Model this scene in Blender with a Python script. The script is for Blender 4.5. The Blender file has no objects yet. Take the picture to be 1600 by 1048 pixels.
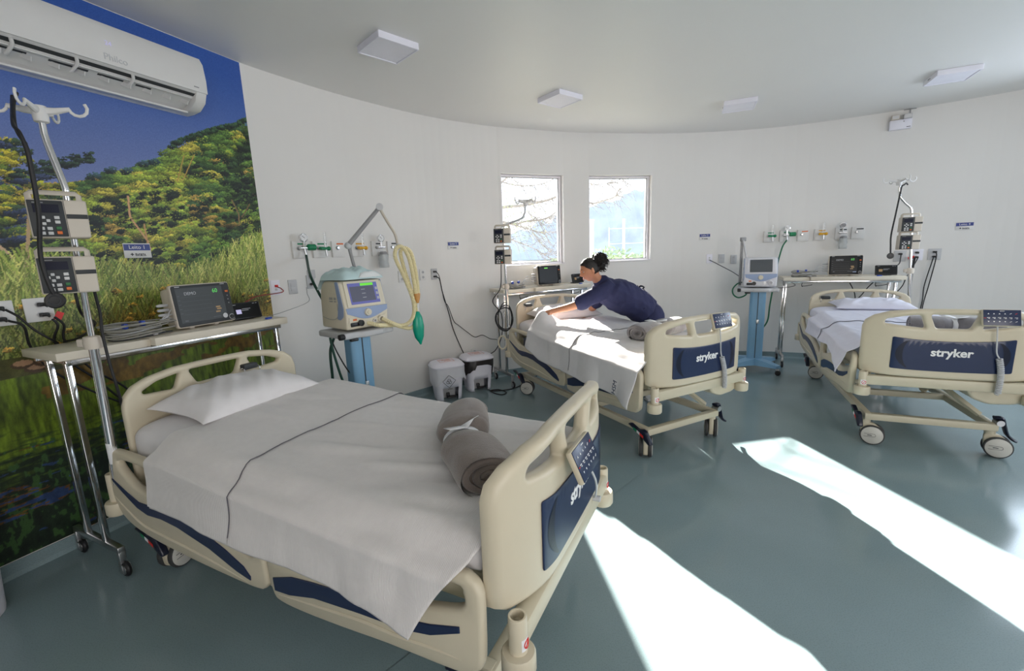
import bpy, bmesh, math, random
import numpy as np
from mathutils import Vector, Matrix, noise
from mathutils.geometry import tessellate_polygon

# ------------------------------------------------------------------ camera, sky, sun, exposure
S = bpy.context.scene
COL = S.collection
PI = math.pi
pitch, roll = math.radians(10.4596), math.radians(2.1192)
F = Vector((0, math.cos(pitch), -math.sin(pitch)))
U0 = Vector((0, math.sin(pitch), math.cos(pitch)))
R0 = Vector((1, 0, 0))
RR = R0 * math.cos(roll) - U0 * math.sin(roll)
UU = R0 * math.sin(roll) + U0 * math.cos(roll)
cam = bpy.data.cameras.new('camera')
cam.sensor_width = 36.0
cam.lens = 36.0 * 689.13 / 1600.0
cam.clip_start = 0.02
cam.clip_end = 2000
cam_o = bpy.data.objects.new('camera', cam)
COL.objects.link(cam_o)
M4 = Matrix((RR, UU, -F)).transposed().to_4x4()
M4.translation = Vector((0, 0, 1.55))
cam_o.matrix_world = M4
S.camera = cam_o

vs = S.view_settings
vs.view_transform = 'Standard'
vs.look = 'None'
vs.exposure = 0.0
vs.gamma = 1.0
vs.use_curve_mapping = False

W = bpy.data.worlds.new('world')
S.world = W
W.use_nodes = True
wn = W.node_tree.nodes
wn.clear()
w_out = wn.new('ShaderNodeOutputWorld')
w_bg = wn.new('ShaderNodeBackground')
w_tc = wn.new('ShaderNodeTexCoord')
w_sep = wn.new('ShaderNodeSeparateXYZ')
w_cr = wn.new('ShaderNodeValToRGB')
w_cr.color_ramp.elements[0].position = 0.0
w_cr.color_ramp.elements[0].color = (0.95, 0.97, 1.0, 1)
w_cr.color_ramp.elements[1].position = 0.8
w_cr.color_ramp.elements[1].color = (0.62, 0.78, 1.0, 1)
W.node_tree.links.new(w_tc.outputs['Generated'], w_sep.inputs[0])
W.node_tree.links.new(w_sep.outputs['Z'], w_cr.inputs[0])
W.node_tree.links.new(w_cr.outputs[0], w_bg.inputs[0])
w_bg.inputs[1].default_value = 2.2
W.node_tree.links.new(w_bg.outputs[0], w_out.inputs[0])

def lamp(name, kind, loc, direction, energy, color=(1, 1, 1), size=None):
    l = bpy.data.lights.new(name, kind)
    l.energy = energy
    l.color = color
    if kind == 'AREA':
        l.shape = 'RECTANGLE'
        l.size, l.size_y = size
    o = bpy.data.objects.new(name, l)
    COL.objects.link(o)
    o.location = loc
    o.rotation_euler = Vector(direction).to_track_quat('-Z', 'Y').to_euler()
    return o, l

SUN_AZ, SUN_EL = math.radians(-7.2), math.radians(27.3)
sd = Vector((math.sin(SUN_AZ) * math.cos(SUN_EL), math.cos(SUN_AZ) * math.cos(SUN_EL), math.sin(SUN_EL)))
so, sl = lamp('sun', 'SUN', (0, 30, 20), -sd, 37.0, (1.0, 0.93, 0.83))
sl.angle = math.radians(0.6)
# area lamps added for daylight at the right windows, with warm fill behind camera
lamp('daylight_right', 'AREA', (5.72, 4.05, 1.96), (-0.79, -0.61, -0.15), 32, (0.74, 0.86, 1.0), (0.95, 1.1))
lamp('daylight_right', 'AREA', (6.28, 2.2, 1.9), (-1, 0.05, -0.25), 38, (0.76, 0.87, 1.0), (1.3, 1.2))
lamp('rear_fill', 'AREA', (2.2, -2.85, 1.75), (-0.05, 1, 0.16), 80, (1.0, 0.89, 0.79), (4.2, 1.9))

# ------------------------------------------------------------------ helpers
def lin(c):
    return tuple((x / 12.92 if x <= 0.04045 else ((x + 0.055) / 1.055) ** 2.4) for x in c)

def srgb(r, g, b):
    return lin((r / 255, g / 255, b / 255))

MATS = {}
def mat(name, col, rough=0.5, metal=0.0, var=0.06, vscale=8.0, bump=0.0, bscale=200.0, emit=None, estr=1.0,
        trans=0.0, alpha=None, spec=0.5, coat=0.0, sheen=0.0, bkind='noise'):
    m = bpy.data.materials.new(name)
    m.use_nodes = True
    nt = m.node_tree
    b = nt.nodes['Principled BSDF']
    tc = nt.nodes.new('ShaderNodeTexCoord')
    n = nt.nodes.new('ShaderNodeTexNoise')
    n.inputs['Scale'].default_value = vscale
    n.inputs['Detail'].default_value = 4
    nt.links.new(tc.outputs['Object'], n.inputs['Vector'])
    mr = nt.nodes.new('ShaderNodeMapRange')
    mr.inputs[1].default_value = 0.3
    mr.inputs[2].default_value = 0.7
    mr.inputs[3].default_value = 1 - var
    mr.inputs[4].default_value = 1 + var
    nt.links.new(n.outputs[0], mr.inputs[0])
    mx = nt.nodes.new('ShaderNodeMix')
    mx.data_type = 'RGBA'
    mx.blend_type = 'MULTIPLY'
    mx.inputs[0].default_value = 1
    mx.inputs[6].default_value = (*col, 1)
    nt.links.new(mr.outputs[0], mx.inputs[7])
    nt.links.new(mx.outputs[2], b.inputs['Base Color'])
    b.inputs['Roughness'].default_value = rough
    b.inputs['Metallic'].default_value = metal
    b.inputs['Specular IOR Level'].default_value = spec
    b.inputs['Coat Weight'].default_value = coat
    b.inputs['Sheen Weight'].default_value = sheen
    b.inputs['Transmission Weight'].default_value = trans
    if alpha is not None:
        b.inputs['Alpha'].default_value = alpha
    if emit:
        b.inputs['Emission Color'].default_value = (*emit, 1)
        b.inputs['Emission Strength'].default_value = estr
    if bump:
        if bkind == 'noise':
            t = nt.nodes.new('ShaderNodeTexNoise')
            t.inputs['Scale'].default_value = bscale
            src = t.outputs[0]
        elif bkind == 'voronoi':
            t = nt.nodes.new('ShaderNodeTexVoronoi')
            t.inputs['Scale'].default_value = bscale
            src = t.outputs[0]
        else:
            t = nt.nodes.new('ShaderNodeTexWave')
            t.inputs['Scale'].default_value = bscale
            t.bands_direction = 'X'
            t.inputs['Distortion'].default_value = 1.5
            src = t.outputs[1]
        nt.links.new(tc.outputs['Object'], t.inputs['Vector'])
        bp = nt.nodes.new('ShaderNodeBump')
        bp.inputs['Strength'].default_value = bump
        bp.inputs['Distance'].default_value = 0.004
        nt.links.new(src, bp.inputs['Height'])
        nt.links.new(bp.outputs[0], b.inputs['Normal'])
    MATS[name] = m
    return m

class MB:
    def __init__(s):
        s.v = []
        s.f = []
    def add(s, vs, fs):
        o = len(s.v)
        s.v += [tuple(v) for v in vs]
        s.f += [tuple(i + o for i in f) for f in fs]
        return s
    def box(s, c, d, rot=None, bev=0.0, seg=2):
        bm = bmesh.new()
        bmesh.ops.create_cube(bm, size=1)
        for v in bm.verts:
            v.co = Vector((v.co.x * d[0], v.co.y * d[1], v.co.z * d[2]))
        if bev:
            bmesh.ops.bevel(bm, geom=bm.edges[:], offset=min(bev, min(d) * 0.49), segments=seg, affect='EDGES', profile=0.5)
        bm.verts.index_update()
        c = Vector(c)
        R = rot if isinstance(rot, Matrix) else (Matrix.Rotation(rot, 3, 'Z') if rot else Matrix.Identity(3))
        s.add([R @ v.co + c for v in bm.verts], [[v.index for v in f.verts] for f in bm.faces])
        bm.free()
        return s
    def tube(s, pts, r, n=8, closed=False, cap=True, flat=None):
        P = [Vector(p) for p in pts]
        m = len(P)
        rs = r if isinstance(r, (list, tuple)) else [r] * m
        T = []
        for i in range(m):
            a = P[(i - 1) % m] if closed or i > 0 else P[i]
            b = P[(i + 1) % m] if closed or i < m - 1 else P[i]
            t = b - a
            T.append(t.normalized() if t.length > 1e-9 else Vector((0, 0, 1)))
        u = T[0].orthogonal().normalized()
        if abs(T[0].z) < 0.9:
            u = T[0].cross(Vector((0, 0, 1))).normalized()
        o = len(s.v)
        for i in range(m):
            if i:
                q = T[i - 1].rotation_difference(T[i])
                u = q @ u
            w = T[i].cross(u)
            for k in range(n):
                a = 2 * PI * k / n
                fx, fy = (1, 1) if flat is None else flat
                s.v.append(tuple(P[i] + (u * math.cos(a) * fx + w * math.sin(a) * fy) * rs[i]))
        for i in range(m if closed else m - 1):
            j = (i + 1) % m
            for k in range(n):
                k2 = (k + 1) % n
                s.f.append((o + i * n + k, o + i * n + k2, o + j * n + k2, o + j * n + k))
        if cap and not closed:
            s.f.append(tuple(o + k for k in reversed(range(n))))
            s.f.append(tuple(o + (m - 1) * n + k for k in range(n)))
        return s
    def lathe(s, prof, c=(0, 0, 0), axis='Z', n=20, rot=None):
        c = Vector(c)
        R = {'Z': Matrix.Identity(3), 'X': Matrix.Rotation(PI / 2, 3, 'Y'), 'Y': Matrix.Rotation(-PI / 2, 3, 'X')}[axis]
        if rot is not None:
            R = rot
        o = len(s.v)
        for r, z in prof:
            for k in range(n):
                a = 2 * PI * k / n
                s.v.append(tuple(R @ Vector((max(r, 1e-5) * math.cos(a), max(r, 1e-5) * math.sin(a), z)) + c))
        for i in range(len(prof) - 1):
            for k in range(n):
                k2 = (k + 1) % n
                s.f.append((o + i * n + k, o + i * n + k2, o + (i + 1) * n + k2, o + (i + 1) * n + k))
        s.f.append(tuple(o + k for k in reversed(range(n))))
        s.f.append(tuple(o + (len(prof) - 1) * n + k for k in range(n)))
        return s
    def grid(s, nu, nv, fn, flip=False):
        o = len(s.v)
        for i in range(nu + 1):
            for j in range(nv + 1):
                s.v.append(tuple(fn(i / nu, j / nv)))
        for i in range(nu):
            for j in range(nv):
                q = (o + i * (nv + 1) + j, o + (i + 1) * (nv + 1) + j, o + (i + 1) * (nv + 1) + j + 1, o + i * (nv + 1) + j + 1)
                s.f.append(q[::-1] if flip else q)
        return s
    def ball(s, c, r, n=14, m=9, rot=None):
        r = r if isinstance(r, (tuple, list)) else (r, r, r)
        R = rot or Matrix.Identity(3)
        c = Vector(c)
        o = len(s.v)
        for i in range(m + 1):
            th = PI * i / m
            for k in range(n):
                a = 2 * PI * k / n
                v = Vector((r[0] * math.sin(th) * math.cos(a), r[1] * math.sin(th) * math.sin(a), r[2] * math.cos(th)))
                s.v.append(tuple(R @ v + c))
        for i in range(m):
            for k in range(n):
                k2 = (k + 1) % n
                s.f.append((o + i * n + k, o + (i + 1) * n + k, o + (i + 1) * n + k2, o + i * n + k2))
        return s
    def plate(s, outer, holes, th, rnd, fn, seg=3, cuts=None):
        """rounded plate: outer loop CCW in (u,v), holes any order; fn(u,v,w)->xyz; w from -th/2 to th/2"""
        if cuts:
            flat = MB().plate(outer, holes, th, rnd, lambda u, v, w: (u, v, w), seg)
            bm = bmesh.new()
            vs_ = [bm.verts.new(v) for v in flat.v]
            for f in flat.f:
                try:
                    bm.faces.new([vs_[i] for i in f])
                except ValueError:
                    pass
            for c in cuts:
                bmesh.ops.bisect_plane(bm, geom=bm.verts[:] + bm.edges[:] + bm.faces[:], plane_co=(c, 0, 0), plane_no=(1, 0, 0))
            bm.verts.index_update()
            s.add([fn(*v.co) for v in bm.verts], [[v.index for v in f.verts] for f in bm.faces])
            bm.free()
            return s
        def area(l):
            return sum(l[i][0] * l[(i + 1) % len(l)][1] - l[(i + 1) % len(l)][0] * l[i][1] for i in range(len(l)))
        loops = [outer if area(outer) > 0 else outer[::-1]] + [h if area(h) < 0 else h[::-1] for h in holes]
        def inset(l, d):
            out = []
            n = len(l)
            for i in range(n):
                p0, p1, p2 = Vector(l[i - 1]), Vector(l[i]), Vector(l[(i + 1) % n])
                a = (p1 - p0)
                b = (p2 - p1)
                a = a.normalized() if a.length > 1e-9 else b.normalized()
                b = b.normalized() if b.length > 1e-9 else a
                na, nb = Vector((-a.y, a.x)), Vector((-b.y, b.x))
                nn = (na + nb)
                nn = nn.normalized() if nn.length > 1e-6 else na
                k = max(0.5, nn.dot(na))
                q = p1 + nn * (d / k)
                out.append((q.x, q.y))
            return out
        steps = [(-th / 2 + rnd * (1 - math.cos(0)), rnd)]
        prof = []
        for i in range(seg + 1):
            a = PI / 2 * i / seg
            prof.append((-th / 2 + rnd * (1 - math.sin(a)), rnd * (1 - math.cos(a))))
        prof = [(w, d) for w, d in prof][::-1]
        full = prof + [(-w, d) for w, d in prof[::-1]]
        front, back = [], []
        for l in loops:
            n = len(l)
            o = len(s.v)
            rings = [inset(l, d) for w, d in full]
            for (w, d), rg in zip(full, rings):
                for p in rg:
                    s.v.append(tuple(fn(p[0], p[1], w)))
            for i in range(len(full) - 1):
                for k in range(n):
                    k2 = (k + 1) % n
                    s.f.append((o + i * n + k, o + i * n + k2, o + (i + 1) * n + k2, o + (i + 1) * n + k))
            back.append((o, rings[0]))
            front.append((o + (len(full) - 1) * n, rings[-1]))
        for side, rev in ((back, True), (front, False)):
            idx = []
            polys = []
            for o, rg in side:
                idx += [o + k for k in range(len(rg))]
                polys.append([Vector((p[0], p[1], 0)) for p in rg])
            for t in tessellate_polygon(polys):
                t = tuple(idx[i] for i in t)
                s.f.append(t)
        return s

def mesh_of(name, mb, smooth=40):
    me = bpy.data.meshes.new(name)
    me.from_pydata(mb.v, [], mb.f)
    me.validate()
    bm = bmesh.new()
    bm.from_mesh(me)
    bmesh.ops.recalc_face_normals(bm, faces=bm.faces[:])
    bm.to_mesh(me)
    bm.free()
    if smooth:
        me.polygons.foreach_set('use_smooth', [True] * len(me.polygons))
        try:
            me.set_sharp_from_angle(angle=math.radians(smooth))
        except Exception:
            pass
    return me

def obj(name, mb, m, parent=None, smooth=40, loc=None, rotz=0, label=None, kind=None):
    me = mb if isinstance(mb, bpy.types.Mesh) else mesh_of(name, mb, smooth)
    if m is not None and not me.materials:
        me.materials.append(m)
    o = bpy.data.objects.new(name, me)
    COL.objects.link(o)
    if parent is not None:
        o.parent = parent
    if loc is not None:
        o.location = loc
    if rotz:
        o.rotation_euler = (0, 0, rotz)
    if label:
        o['label'] = label
    if kind:
        o['kind'] = kind
    return o

def tag(o, label, cat, group=None):
    o['label'] = label
    o['category'] = cat
    if group:
        o['group'] = group
    return o

def thing(name, label, cat, loc=(0, 0, 0), rotz=0, group=None):
    o = bpy.data.objects.new(name, None)
    o.empty_display_size = 0.05
    COL.objects.link(o)
    o.location = loc
    o.rotation_euler = (0, 0, rotz)
    return tag(o, label, cat, group)

def struct(name, mb, m, smooth=30):
    o = obj(name, mb, m, None, smooth)
    o['kind'] = 'structure'
    return o

def copy_tree(root, loc, rotz, label, group=None):
    r = root.copy()
    COL.objects.link(r)
    r.location = loc
    r.rotation_euler = (0, 0, rotz)
    r['label'] = label
    if group:
        r['group'] = group
    out = {}
    for ch in list(root.children):
        c = ch.copy()
        COL.objects.link(c)
        c.parent = r
        out.setdefault(ch.name.split('.')[0], []).append(c)
        for g in list(ch.children):
            d = g.copy()
            COL.objects.link(d)
            d.parent = c
    return r, out

def cr(pts, k=8, closed=False):
    P = [Vector(p) for p in pts]
    n = len(P)
    out = []
    for i in range(n if closed else n - 1):
        p0 = P[(i - 1) % n] if closed or i > 0 else P[0] * 2 - P[1]
        p1, p2 = P[i], P[(i + 1) % n]
        p3 = P[(i + 2) % n] if closed or i + 2 < n else P[-1] * 2 - P[-2]
        for j in range(k):
            t = j / k
            out.append(0.5 * ((2 * p1) + (p2 - p0) * t + (2 * p0 - 5 * p1 + 4 * p2 - p3) * t * t + (3 * p1 - p0 - 3 * p2 + p3) * t ** 3))
    if not closed:
        out.append(P[-1])
    return out

def rounded(pts, r, k=4):
    """round the corners of a closed 2D polygon"""
    out = []
    n = len(pts)
    for i in range(n):
        p0, p1, p2 = Vector(pts[i - 1]), Vector(pts[i]), Vector(pts[(i + 1) % n])
        rr = r[i] if isinstance(r, (list, tuple)) else r
        d = min(rr, (p0 - p1).length * 0.48, (p2 - p1).length * 0.48)
        a = p1 + (p0 - p1).normalized() * d
        b = p1 + (p2 - p1).normalized() * d
        for j in range(k + 1):
            t = j / k
            q = a * (1 - t) ** 2 + p1 * 2 * t * (1 - t) + b * t * t
            out.append((q.x, q.y))
    return out

def text(name, body, size, m, parent, loc, xdir, ydir, extrude=0.0008, align='CENTER', bold=0.0):
    cu = bpy.data.curves.new(name, 'FONT')
    cu.body = body
    cu.size = size
    cu.extrude = extrude
    cu.offset = bold
    cu.align_x = align
    cu.align_y = 'CENTER'
    cu.resolution_u = 3
    to = bpy.data.objects.new(name, cu)
    COL.objects.link(to)
    bpy.context.view_layer.update()
    dg = bpy.context.evaluated_depsgraph_get()
    me = bpy.data.meshes.new_from_object(to.evaluated_get(dg))
    bpy.data.objects.remove(to)
    me.materials.clear()
    me.materials.append(m)
    x, y = Vector(xdir).normalized(), Vector(ydir).normalized()
    z = x.cross(y)
    R = Matrix((x, y, z)).transposed()
    for v in me.vertices:
        v.co = R @ v.co + Vector(loc)
    me.name = name
    o = bpy.data.objects.new(name, me)
    COL.objects.link(o)
    if parent is not None:
        o.parent = parent
    return o

def nz(x, y, z, s=1.0):
    return noise.noise(Vector((x * s, y * s, z * s)))

def sstep(a, b, x):
    t = min(1, max(0, (x - a) / (b - a)))
    return t * t * (3 - 2 * t)

# ------------------------------------------------------------------ materials
mat('wall_paint', (0.80, 0.785, 0.765), 0.55, var=0.012, vscale=1.5, bump=0.05, bscale=260)
mat('ceiling_paint', (0.80, 0.795, 0.78), 0.45, var=0.01, vscale=1.2)
mat('beige_plastic', srgb(210, 200, 177), 0.38, var=0.02, bump=0.05, bscale=500)
mat('beige_metal', srgb(205, 197, 174), 0.4, var=0.02)
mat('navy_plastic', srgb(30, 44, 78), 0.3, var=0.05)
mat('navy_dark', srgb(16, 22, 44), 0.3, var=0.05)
mat('white_letter', (0.85, 0.85, 0.85), 0.5)
mat('sheet_white', srgb(228, 224, 222), 0.9, var=0.02, vscale=30, bump=0.35, bscale=60, bkind='wave')
mat('sheet_plain', srgb(228, 225, 226), 0.9, var=0.02, vscale=20, bump=0.12, bscale=300)
mat('sheet_blue', srgb(222, 222, 236), 0.9, var=0.02, vscale=20, bump=0.1, bscale=300)
mat('blanket_taupe', srgb(120, 108, 101), 0.95, var=0.16, vscale=16, bump=0.5, bscale=220, sheen=0.5)
mat('blanket_grey', srgb(128, 124, 128), 0.95, var=0.16, vscale=16, bump=0.5, bscale=220, sheen=0.5)
mat('paper', (0.85, 0.85, 0.87), 0.6)
mat('chrome', (0.75, 0.75, 0.77), 0.12, 1.0, var=0.02)
mat('steel', (0.55, 0.55, 0.56), 0.3, 1.0, var=0.03)
mat('tire', srgb(62, 62, 62), 0.6)
mat('wheel_white', srgb(205, 203, 196), 0.4)
mat('black_plastic', (0.012, 0.012, 0.014), 0.35)
mat('black_rubber', (0.01, 0.01, 0.012), 0.5)
mat('charcoal', srgb(60, 63, 66), 0.5, spec=0.3)
mat('grey_plastic', srgb(150, 150, 152), 0.45)
mat('light_grey', srgb(196, 197, 200), 0.45)
mat('white_plastic', srgb(226, 225, 224), 0.4, var=0.015)
mat('lilac_white', srgb(238, 237, 248), 0.45, var=0.02)
mat('pump_beige', srgb(208, 199, 186), 0.5, var=0.02)
mat('vent_beige', srgb(220, 212, 192), 0.42, var=0.02)
mat('vent_white', srgb(220, 220, 226), 0.42, var=0.02)
mat('vent_blue', srgb(148, 166, 200), 0.42, var=0.02)
mat('trolley_blue', srgb(128, 174, 208), 0.35, var=0.03)
mat('screen_black', (0.012, 0.013, 0.014), 0.3, spec=0.18)
mat('screen_grey', (0.045, 0.05, 0.053), 0.35, spec=0.2, emit=(0.05, 0.055, 0.058), estr=0.4)
mat('screen_dim', (0.10, 0.11, 0.12), 0.35, spec=0.25)
mat('lcd_navy', (0.010, 0.012, 0.030), 0.4, spec=0.15)
mat('lcd_blue', (0.02, 0.02, 0.1), 0.3, emit=(0.13, 0.14, 0.38), estr=0.7)
mat('lcd_mid', (0.02, 0.02, 0.04), 0.3, emit=(0.10, 0.105, 0.14), estr=0.6)
mat('lcd_green', (0.02, 0.2, 0.01), 0.3, emit=(0.18, 0.75, 0.05), estr=0.8)
mat('digit_green', (0.05, 0.3, 0.05), 0.4, emit=(0.10, 0.55, 0.10), estr=0.8)
mat('digit_grey', (0.2, 0.2, 0.2), 0.4, emit=(0.28, 0.3, 0.33), estr=0.6)
mat('digit_amber', (0.2, 0.12, 0.05), 0.4, emit=(0.22, 0.15, 0.07), estr=0.6)
mat('display_violet', (0.5, 0.5, 0.6), 0.4, emit=(0.5, 0.45, 0.85), estr=0.5)
mat('green_plastic', srgb(16, 128, 84), 0.4)
mat('green_hose', srgb(14, 104, 72), 0.4)
mat('dark_green_hose', srgb(16, 66, 52), 0.4)
mat('bag_green', srgb(0, 156, 128), 0.35)
mat('yellow_plastic', srgb(224, 168, 30), 0.4)
mat('orange_plastic', srgb(220, 110, 40), 0.4)
mat('red_plastic', srgb(215, 40, 34), 0.4)
mat('blue_plastic', srgb(44, 76, 180), 0.4)
mat('red_wire', srgb(150, 30, 30), 0.4)
mat('key_white', srgb(214, 214, 214), 0.5)
mat('key_green', srgb(40, 110, 60), 0.5)
mat('tubing', srgb(232, 220, 176), 0.35, var=0.04)
mat('amber_plastic', srgb(206, 150, 84), 0.3)
mat('glass_clear', (0.92, 0.94, 0.95), 0.05, trans=0.9, spec=0.5)
mat('film_clear', (0.85, 0.88, 0.88), 0.3, trans=0.6, alpha=0.55)
mat('pad_blue', srgb(198, 222, 224), 0.7, var=0.05)
mat('pad_white', srgb(226, 230, 230), 0.8, var=0.05, bump=0.4, bscale=60)
mat('pad_film', srgb(196, 204, 176), 0.4, var=0.06, alpha=0.8)
mat('sign_blue', srgb(50, 66, 140), 0.4)
mat('grey_cable', srgb(150, 148, 140), 0.5)
mat('bag_white', srgb(236, 236, 244), 0.4, var=0.04, alpha=0.9)
mat('bag_black', srgb(44, 40, 40), 0.35, var=0.1)
mat('frame_white', srgb(232, 229, 234), 0.4)
mat('gauge_face', (0.8, 0.8, 0.8), 0.4)
mat('fold_shadow_grey', srgb(96, 94, 102), 0.9)
mat('laminate_cream', srgb(224, 216, 200), 0.5, var=0.02)
mat('brown_strap', srgb(150, 112, 76), 0.6)
G = MATS
# ------------------------------------------------------------------ room shell
CEIL = 3.025
T1 = Vector((0.394, 0.919, 0)).normalized()     # direction of the straight mural wall
N1 = Vector((T1.y, -T1.x, 0))                   # into the room
P1 = Vector((-1.938, 3.645, 0))
AZ = [-28, -18, -8, 2, 12, 22, 32, 45]
RD = [4.1281, 4.625, 5.1807, 5.6857, 6.1339, 6.6323, 7.0209, 7.2383]
curve = [Vector((r * math.sin(math.radians(a)), r * math.cos(math.radians(a)), 0)) for a, r in zip(AZ, RD)]
ext = [(5.75, 4.32), (6.2, 3.4), (6.45, 2.4), (6.5, 1.2), (6.4, -0.4), (6.15, -3.0)]
curve = [P1] + curve[1:] + [Vector((x, y, 0)) for x, y in ext]
dense = cr([P1 - T1 * 0.6] + curve, 10)[10:]
left_pts = [P1 - T1 * 7.2, P1]
WIN = {1: ((-0.066, 5.55), (0.724, 5.867)), 2: ((1.065, 5.956), (1.93, 6.114)), 3: ((5.60, 4.52), (6.02, 3.80)), 4: ((6.32, 2.95), (6.49, 1.60))}
WZ = (1.40, 2.51)

def insert_windows(pts):
    out = [Vector(p) for p in pts]
    for k, (a, b) in WIN.items():
        a, b = Vector((*a, 0)), Vector((*b, 0))
        res = []
        d = (b - a).normalized()
        L = (b - a).length
        placed = False
        for p in out:
            s_ = (p - a).dot(d)
            near = abs((p - a).dot(Vector((-d.y, d.x, 0)))) < 0.5
            if near and -0.02 < s_ < L + 0.02:
                continue
            if near and s_ >= L + 0.02 and not placed:
                res += [a, b]
                placed = True
            res.append(p)
        out = res
    return out
dense = insert_windows(dense)

def wall_mesh(pts, flip=False, thick=0.2):
    mb = MB()
    n = len(pts)
    nor = []
    for i in range(n):
        d = (pts[min(i + 1, n - 1)] - pts[max(i - 1, 0)]).normalized()
        nor.append(Vector((-d.y, d.x, 0)))        # outward (left of travel)
    def q(a, b, z0, z1, na, nb):
        mb.add([a + Vector((0, 0, z0)), b + Vector((0, 0, z0)), b + Vector((0, 0, z1)), a + Vector((0, 0, z1))], [(0, 1, 2, 3)])
        mb.add([a + na + Vector((0, 0, z0)), b + nb + Vector((0, 0, z0)), b + nb + Vector((0, 0, z1)), a + na + Vector((0, 0, z1))], [(3, 2, 1, 0)])
    for i in range(n - 1):
        a, b = pts[i], pts[i + 1]
        na, nb = nor[i] * thick, nor[i + 1] * thick
        w = None
        for k, (p, r) in WIN.items():
            if (a - Vector((*p, 0))).length < 1e-4 and (b - Vector((*r, 0))).length < 1e-4:
                w = k
        if w:
            d = (b - a).normalized()
            nn = Vector((-d.y, d.x, 0)) * thick
            q(a, b, -0.02, WZ[0], na, nb)
            q(a, b, WZ[1], CEIL + 0.02, na, nb)
            z0, z1 = Vector((0, 0, WZ[0])), Vector((0, 0, WZ[1]))
            for c, cn in ((a, na), (b, nb)):
                mb.add([c + z0, c + cn + z0, c + cn + z1, c + z1], [(0, 1, 2, 3)])
            for z in (z0, z1):
                mb.add([a + z, b + z, b + nb + z, a + na + z], [(0, 1, 2, 3)])
        else:
            q(a, b, -0.02, CEIL + 0.02, na, nb)
    return mb

def plain_material(name, base, rough, speck=None):
    return G[base]

# floor: speckled teal grey resin with a glossy coat
fm = bpy.data.materials.new('resin_floor')
fm.use_nodes = True
nt = fm.node_tree
b = nt.nodes['Principled BSDF']
tc = nt.nodes.new('ShaderNodeTexCoord')
n1 = nt.nodes.new('ShaderNodeTexNoise'); n1.inputs['Scale'].default_value = 1.3; n1.inputs['Detail'].default_value = 5
n2 = nt.nodes.new('ShaderNodeTexNoise'); n2.inputs['Scale'].default_value = 190; n2.inputs['Detail'].default_value = 2
v1 = nt.nodes.new('ShaderNodeTexVoronoi'); v1.inputs['Scale'].default_value = 120
for t in (n1, n2, v1):
    nt.links.new(tc.outputs['Object'], t.inputs['Vector'])
c1 = nt.nodes.new('ShaderNodeValToRGB')
c1.color_ramp.elements[0].position = 0.3; c1.color_ramp.elements[0].color = (*srgb(129, 148, 152), 1)
c1.color_ramp.elements[1].position = 0.7; c1.color_ramp.elements[1].color = (*srgb(139, 159, 164), 1)
nt.links.new(n1.outputs[0], c1.inputs[0])
c2 = nt.nodes.new('ShaderNodeValToRGB')
c2.color_ramp.elements[0].position = 0.30; c2.color_ramp.elements[0].color = (0.72, 0.74, 0.74, 1)
c2.color_ramp.elements[1].position = 0.5; c2.color_ramp.elements[1].color = (1, 1, 1, 1)
nt.links.new(n2.outputs[0], c2.inputs[0])
mx = nt.nodes.new('ShaderNodeMix'); mx.data_type = 'RGBA'; mx.blend_type = 'MULTIPLY'; mx.inputs[0].default_value = 0.6
nt.links.new(c1.outputs[0], mx.inputs[6]); nt.links.new(c2.outputs[0], mx.inputs[7])
nt.links.new(mx.outputs[2], b.inputs['Base Color'])
b.inputs['Roughness'].default_value = 0.16
b.inputs['Specular IOR Level'].default_value = 0.42
bp = nt.nodes.new('ShaderNodeBump'); bp.inputs['Strength'].default_value = 0.05; bp.inputs['Distance'].default_value = 0.01
n3 = nt.nodes.new('ShaderNodeTexNoise'); n3.inputs['Scale'].default_value = 7
nt.links.new(tc.outputs['Object'], n3.inputs['Vector'])
nt.links.new(n3.outputs[0], bp.inputs['Height']); nt.links.new(bp.outputs[0], b.inputs['Normal'])

# room outline for floor and ceiling
outline = [left_pts[0]] + dense + [Vector((-4.78, -2.97, 0))]
def slab(z, th):
    mb = MB()
    c = Vector((1.2, 1.2, 0))
    pts = [c + (p - c) * (1 + 0.12 / (p - c).length) for p in outline]
    n = len(pts)
    top = [p + Vector((0, 0, z)) for p in pts]
    bot = [p + Vector((0, 0, z + th)) for p in pts]
    mb.add(top + bot, [tuple(range(n)), tuple(range(n, 2 * n))[::-1]] + [(i, (i + 1) % n, n + (i + 1) % n, n + i) for i in range(n)])
    return mb
struct('floor', slab(0.0, -0.1), fm, smooth=0)
struct('ceiling', slab(CEIL, 0.12), G['ceiling_paint'], smooth=0)
k48 = next(i for i, p in enumerate(dense) if math.degrees(math.atan2(p.x, p.y)) > 45.5)
struct('wall_left', wall_mesh(left_pts), G['wall_paint'], 0)
struct('wall_back', wall_mesh(dense[:k48 + 1]), G['wall_paint'], 25)
struct('wall_right', wall_mesh(dense[k48:]), G['wall_paint'], 25)
# rear wall behind the camera, with a wide opening put in for light
rb = MB()
y0, y1 = -3.2, -3.0
for x0, x1, z0, z1 in ((-5.2, -0.2, 0, CEIL), (4.6, 6.4, 0, CEIL), (-0.2, 4.6, 0, 0.75), (-0.2, 4.6, 2.72, CEIL)):
    rb.box(((x0 + x1) / 2, -3.1, (z0 + z1) / 2), (x1 - x0, 0.2, z1 - z0))
struct('wall_rear', rb, G['wall_paint'], 0)

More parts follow.
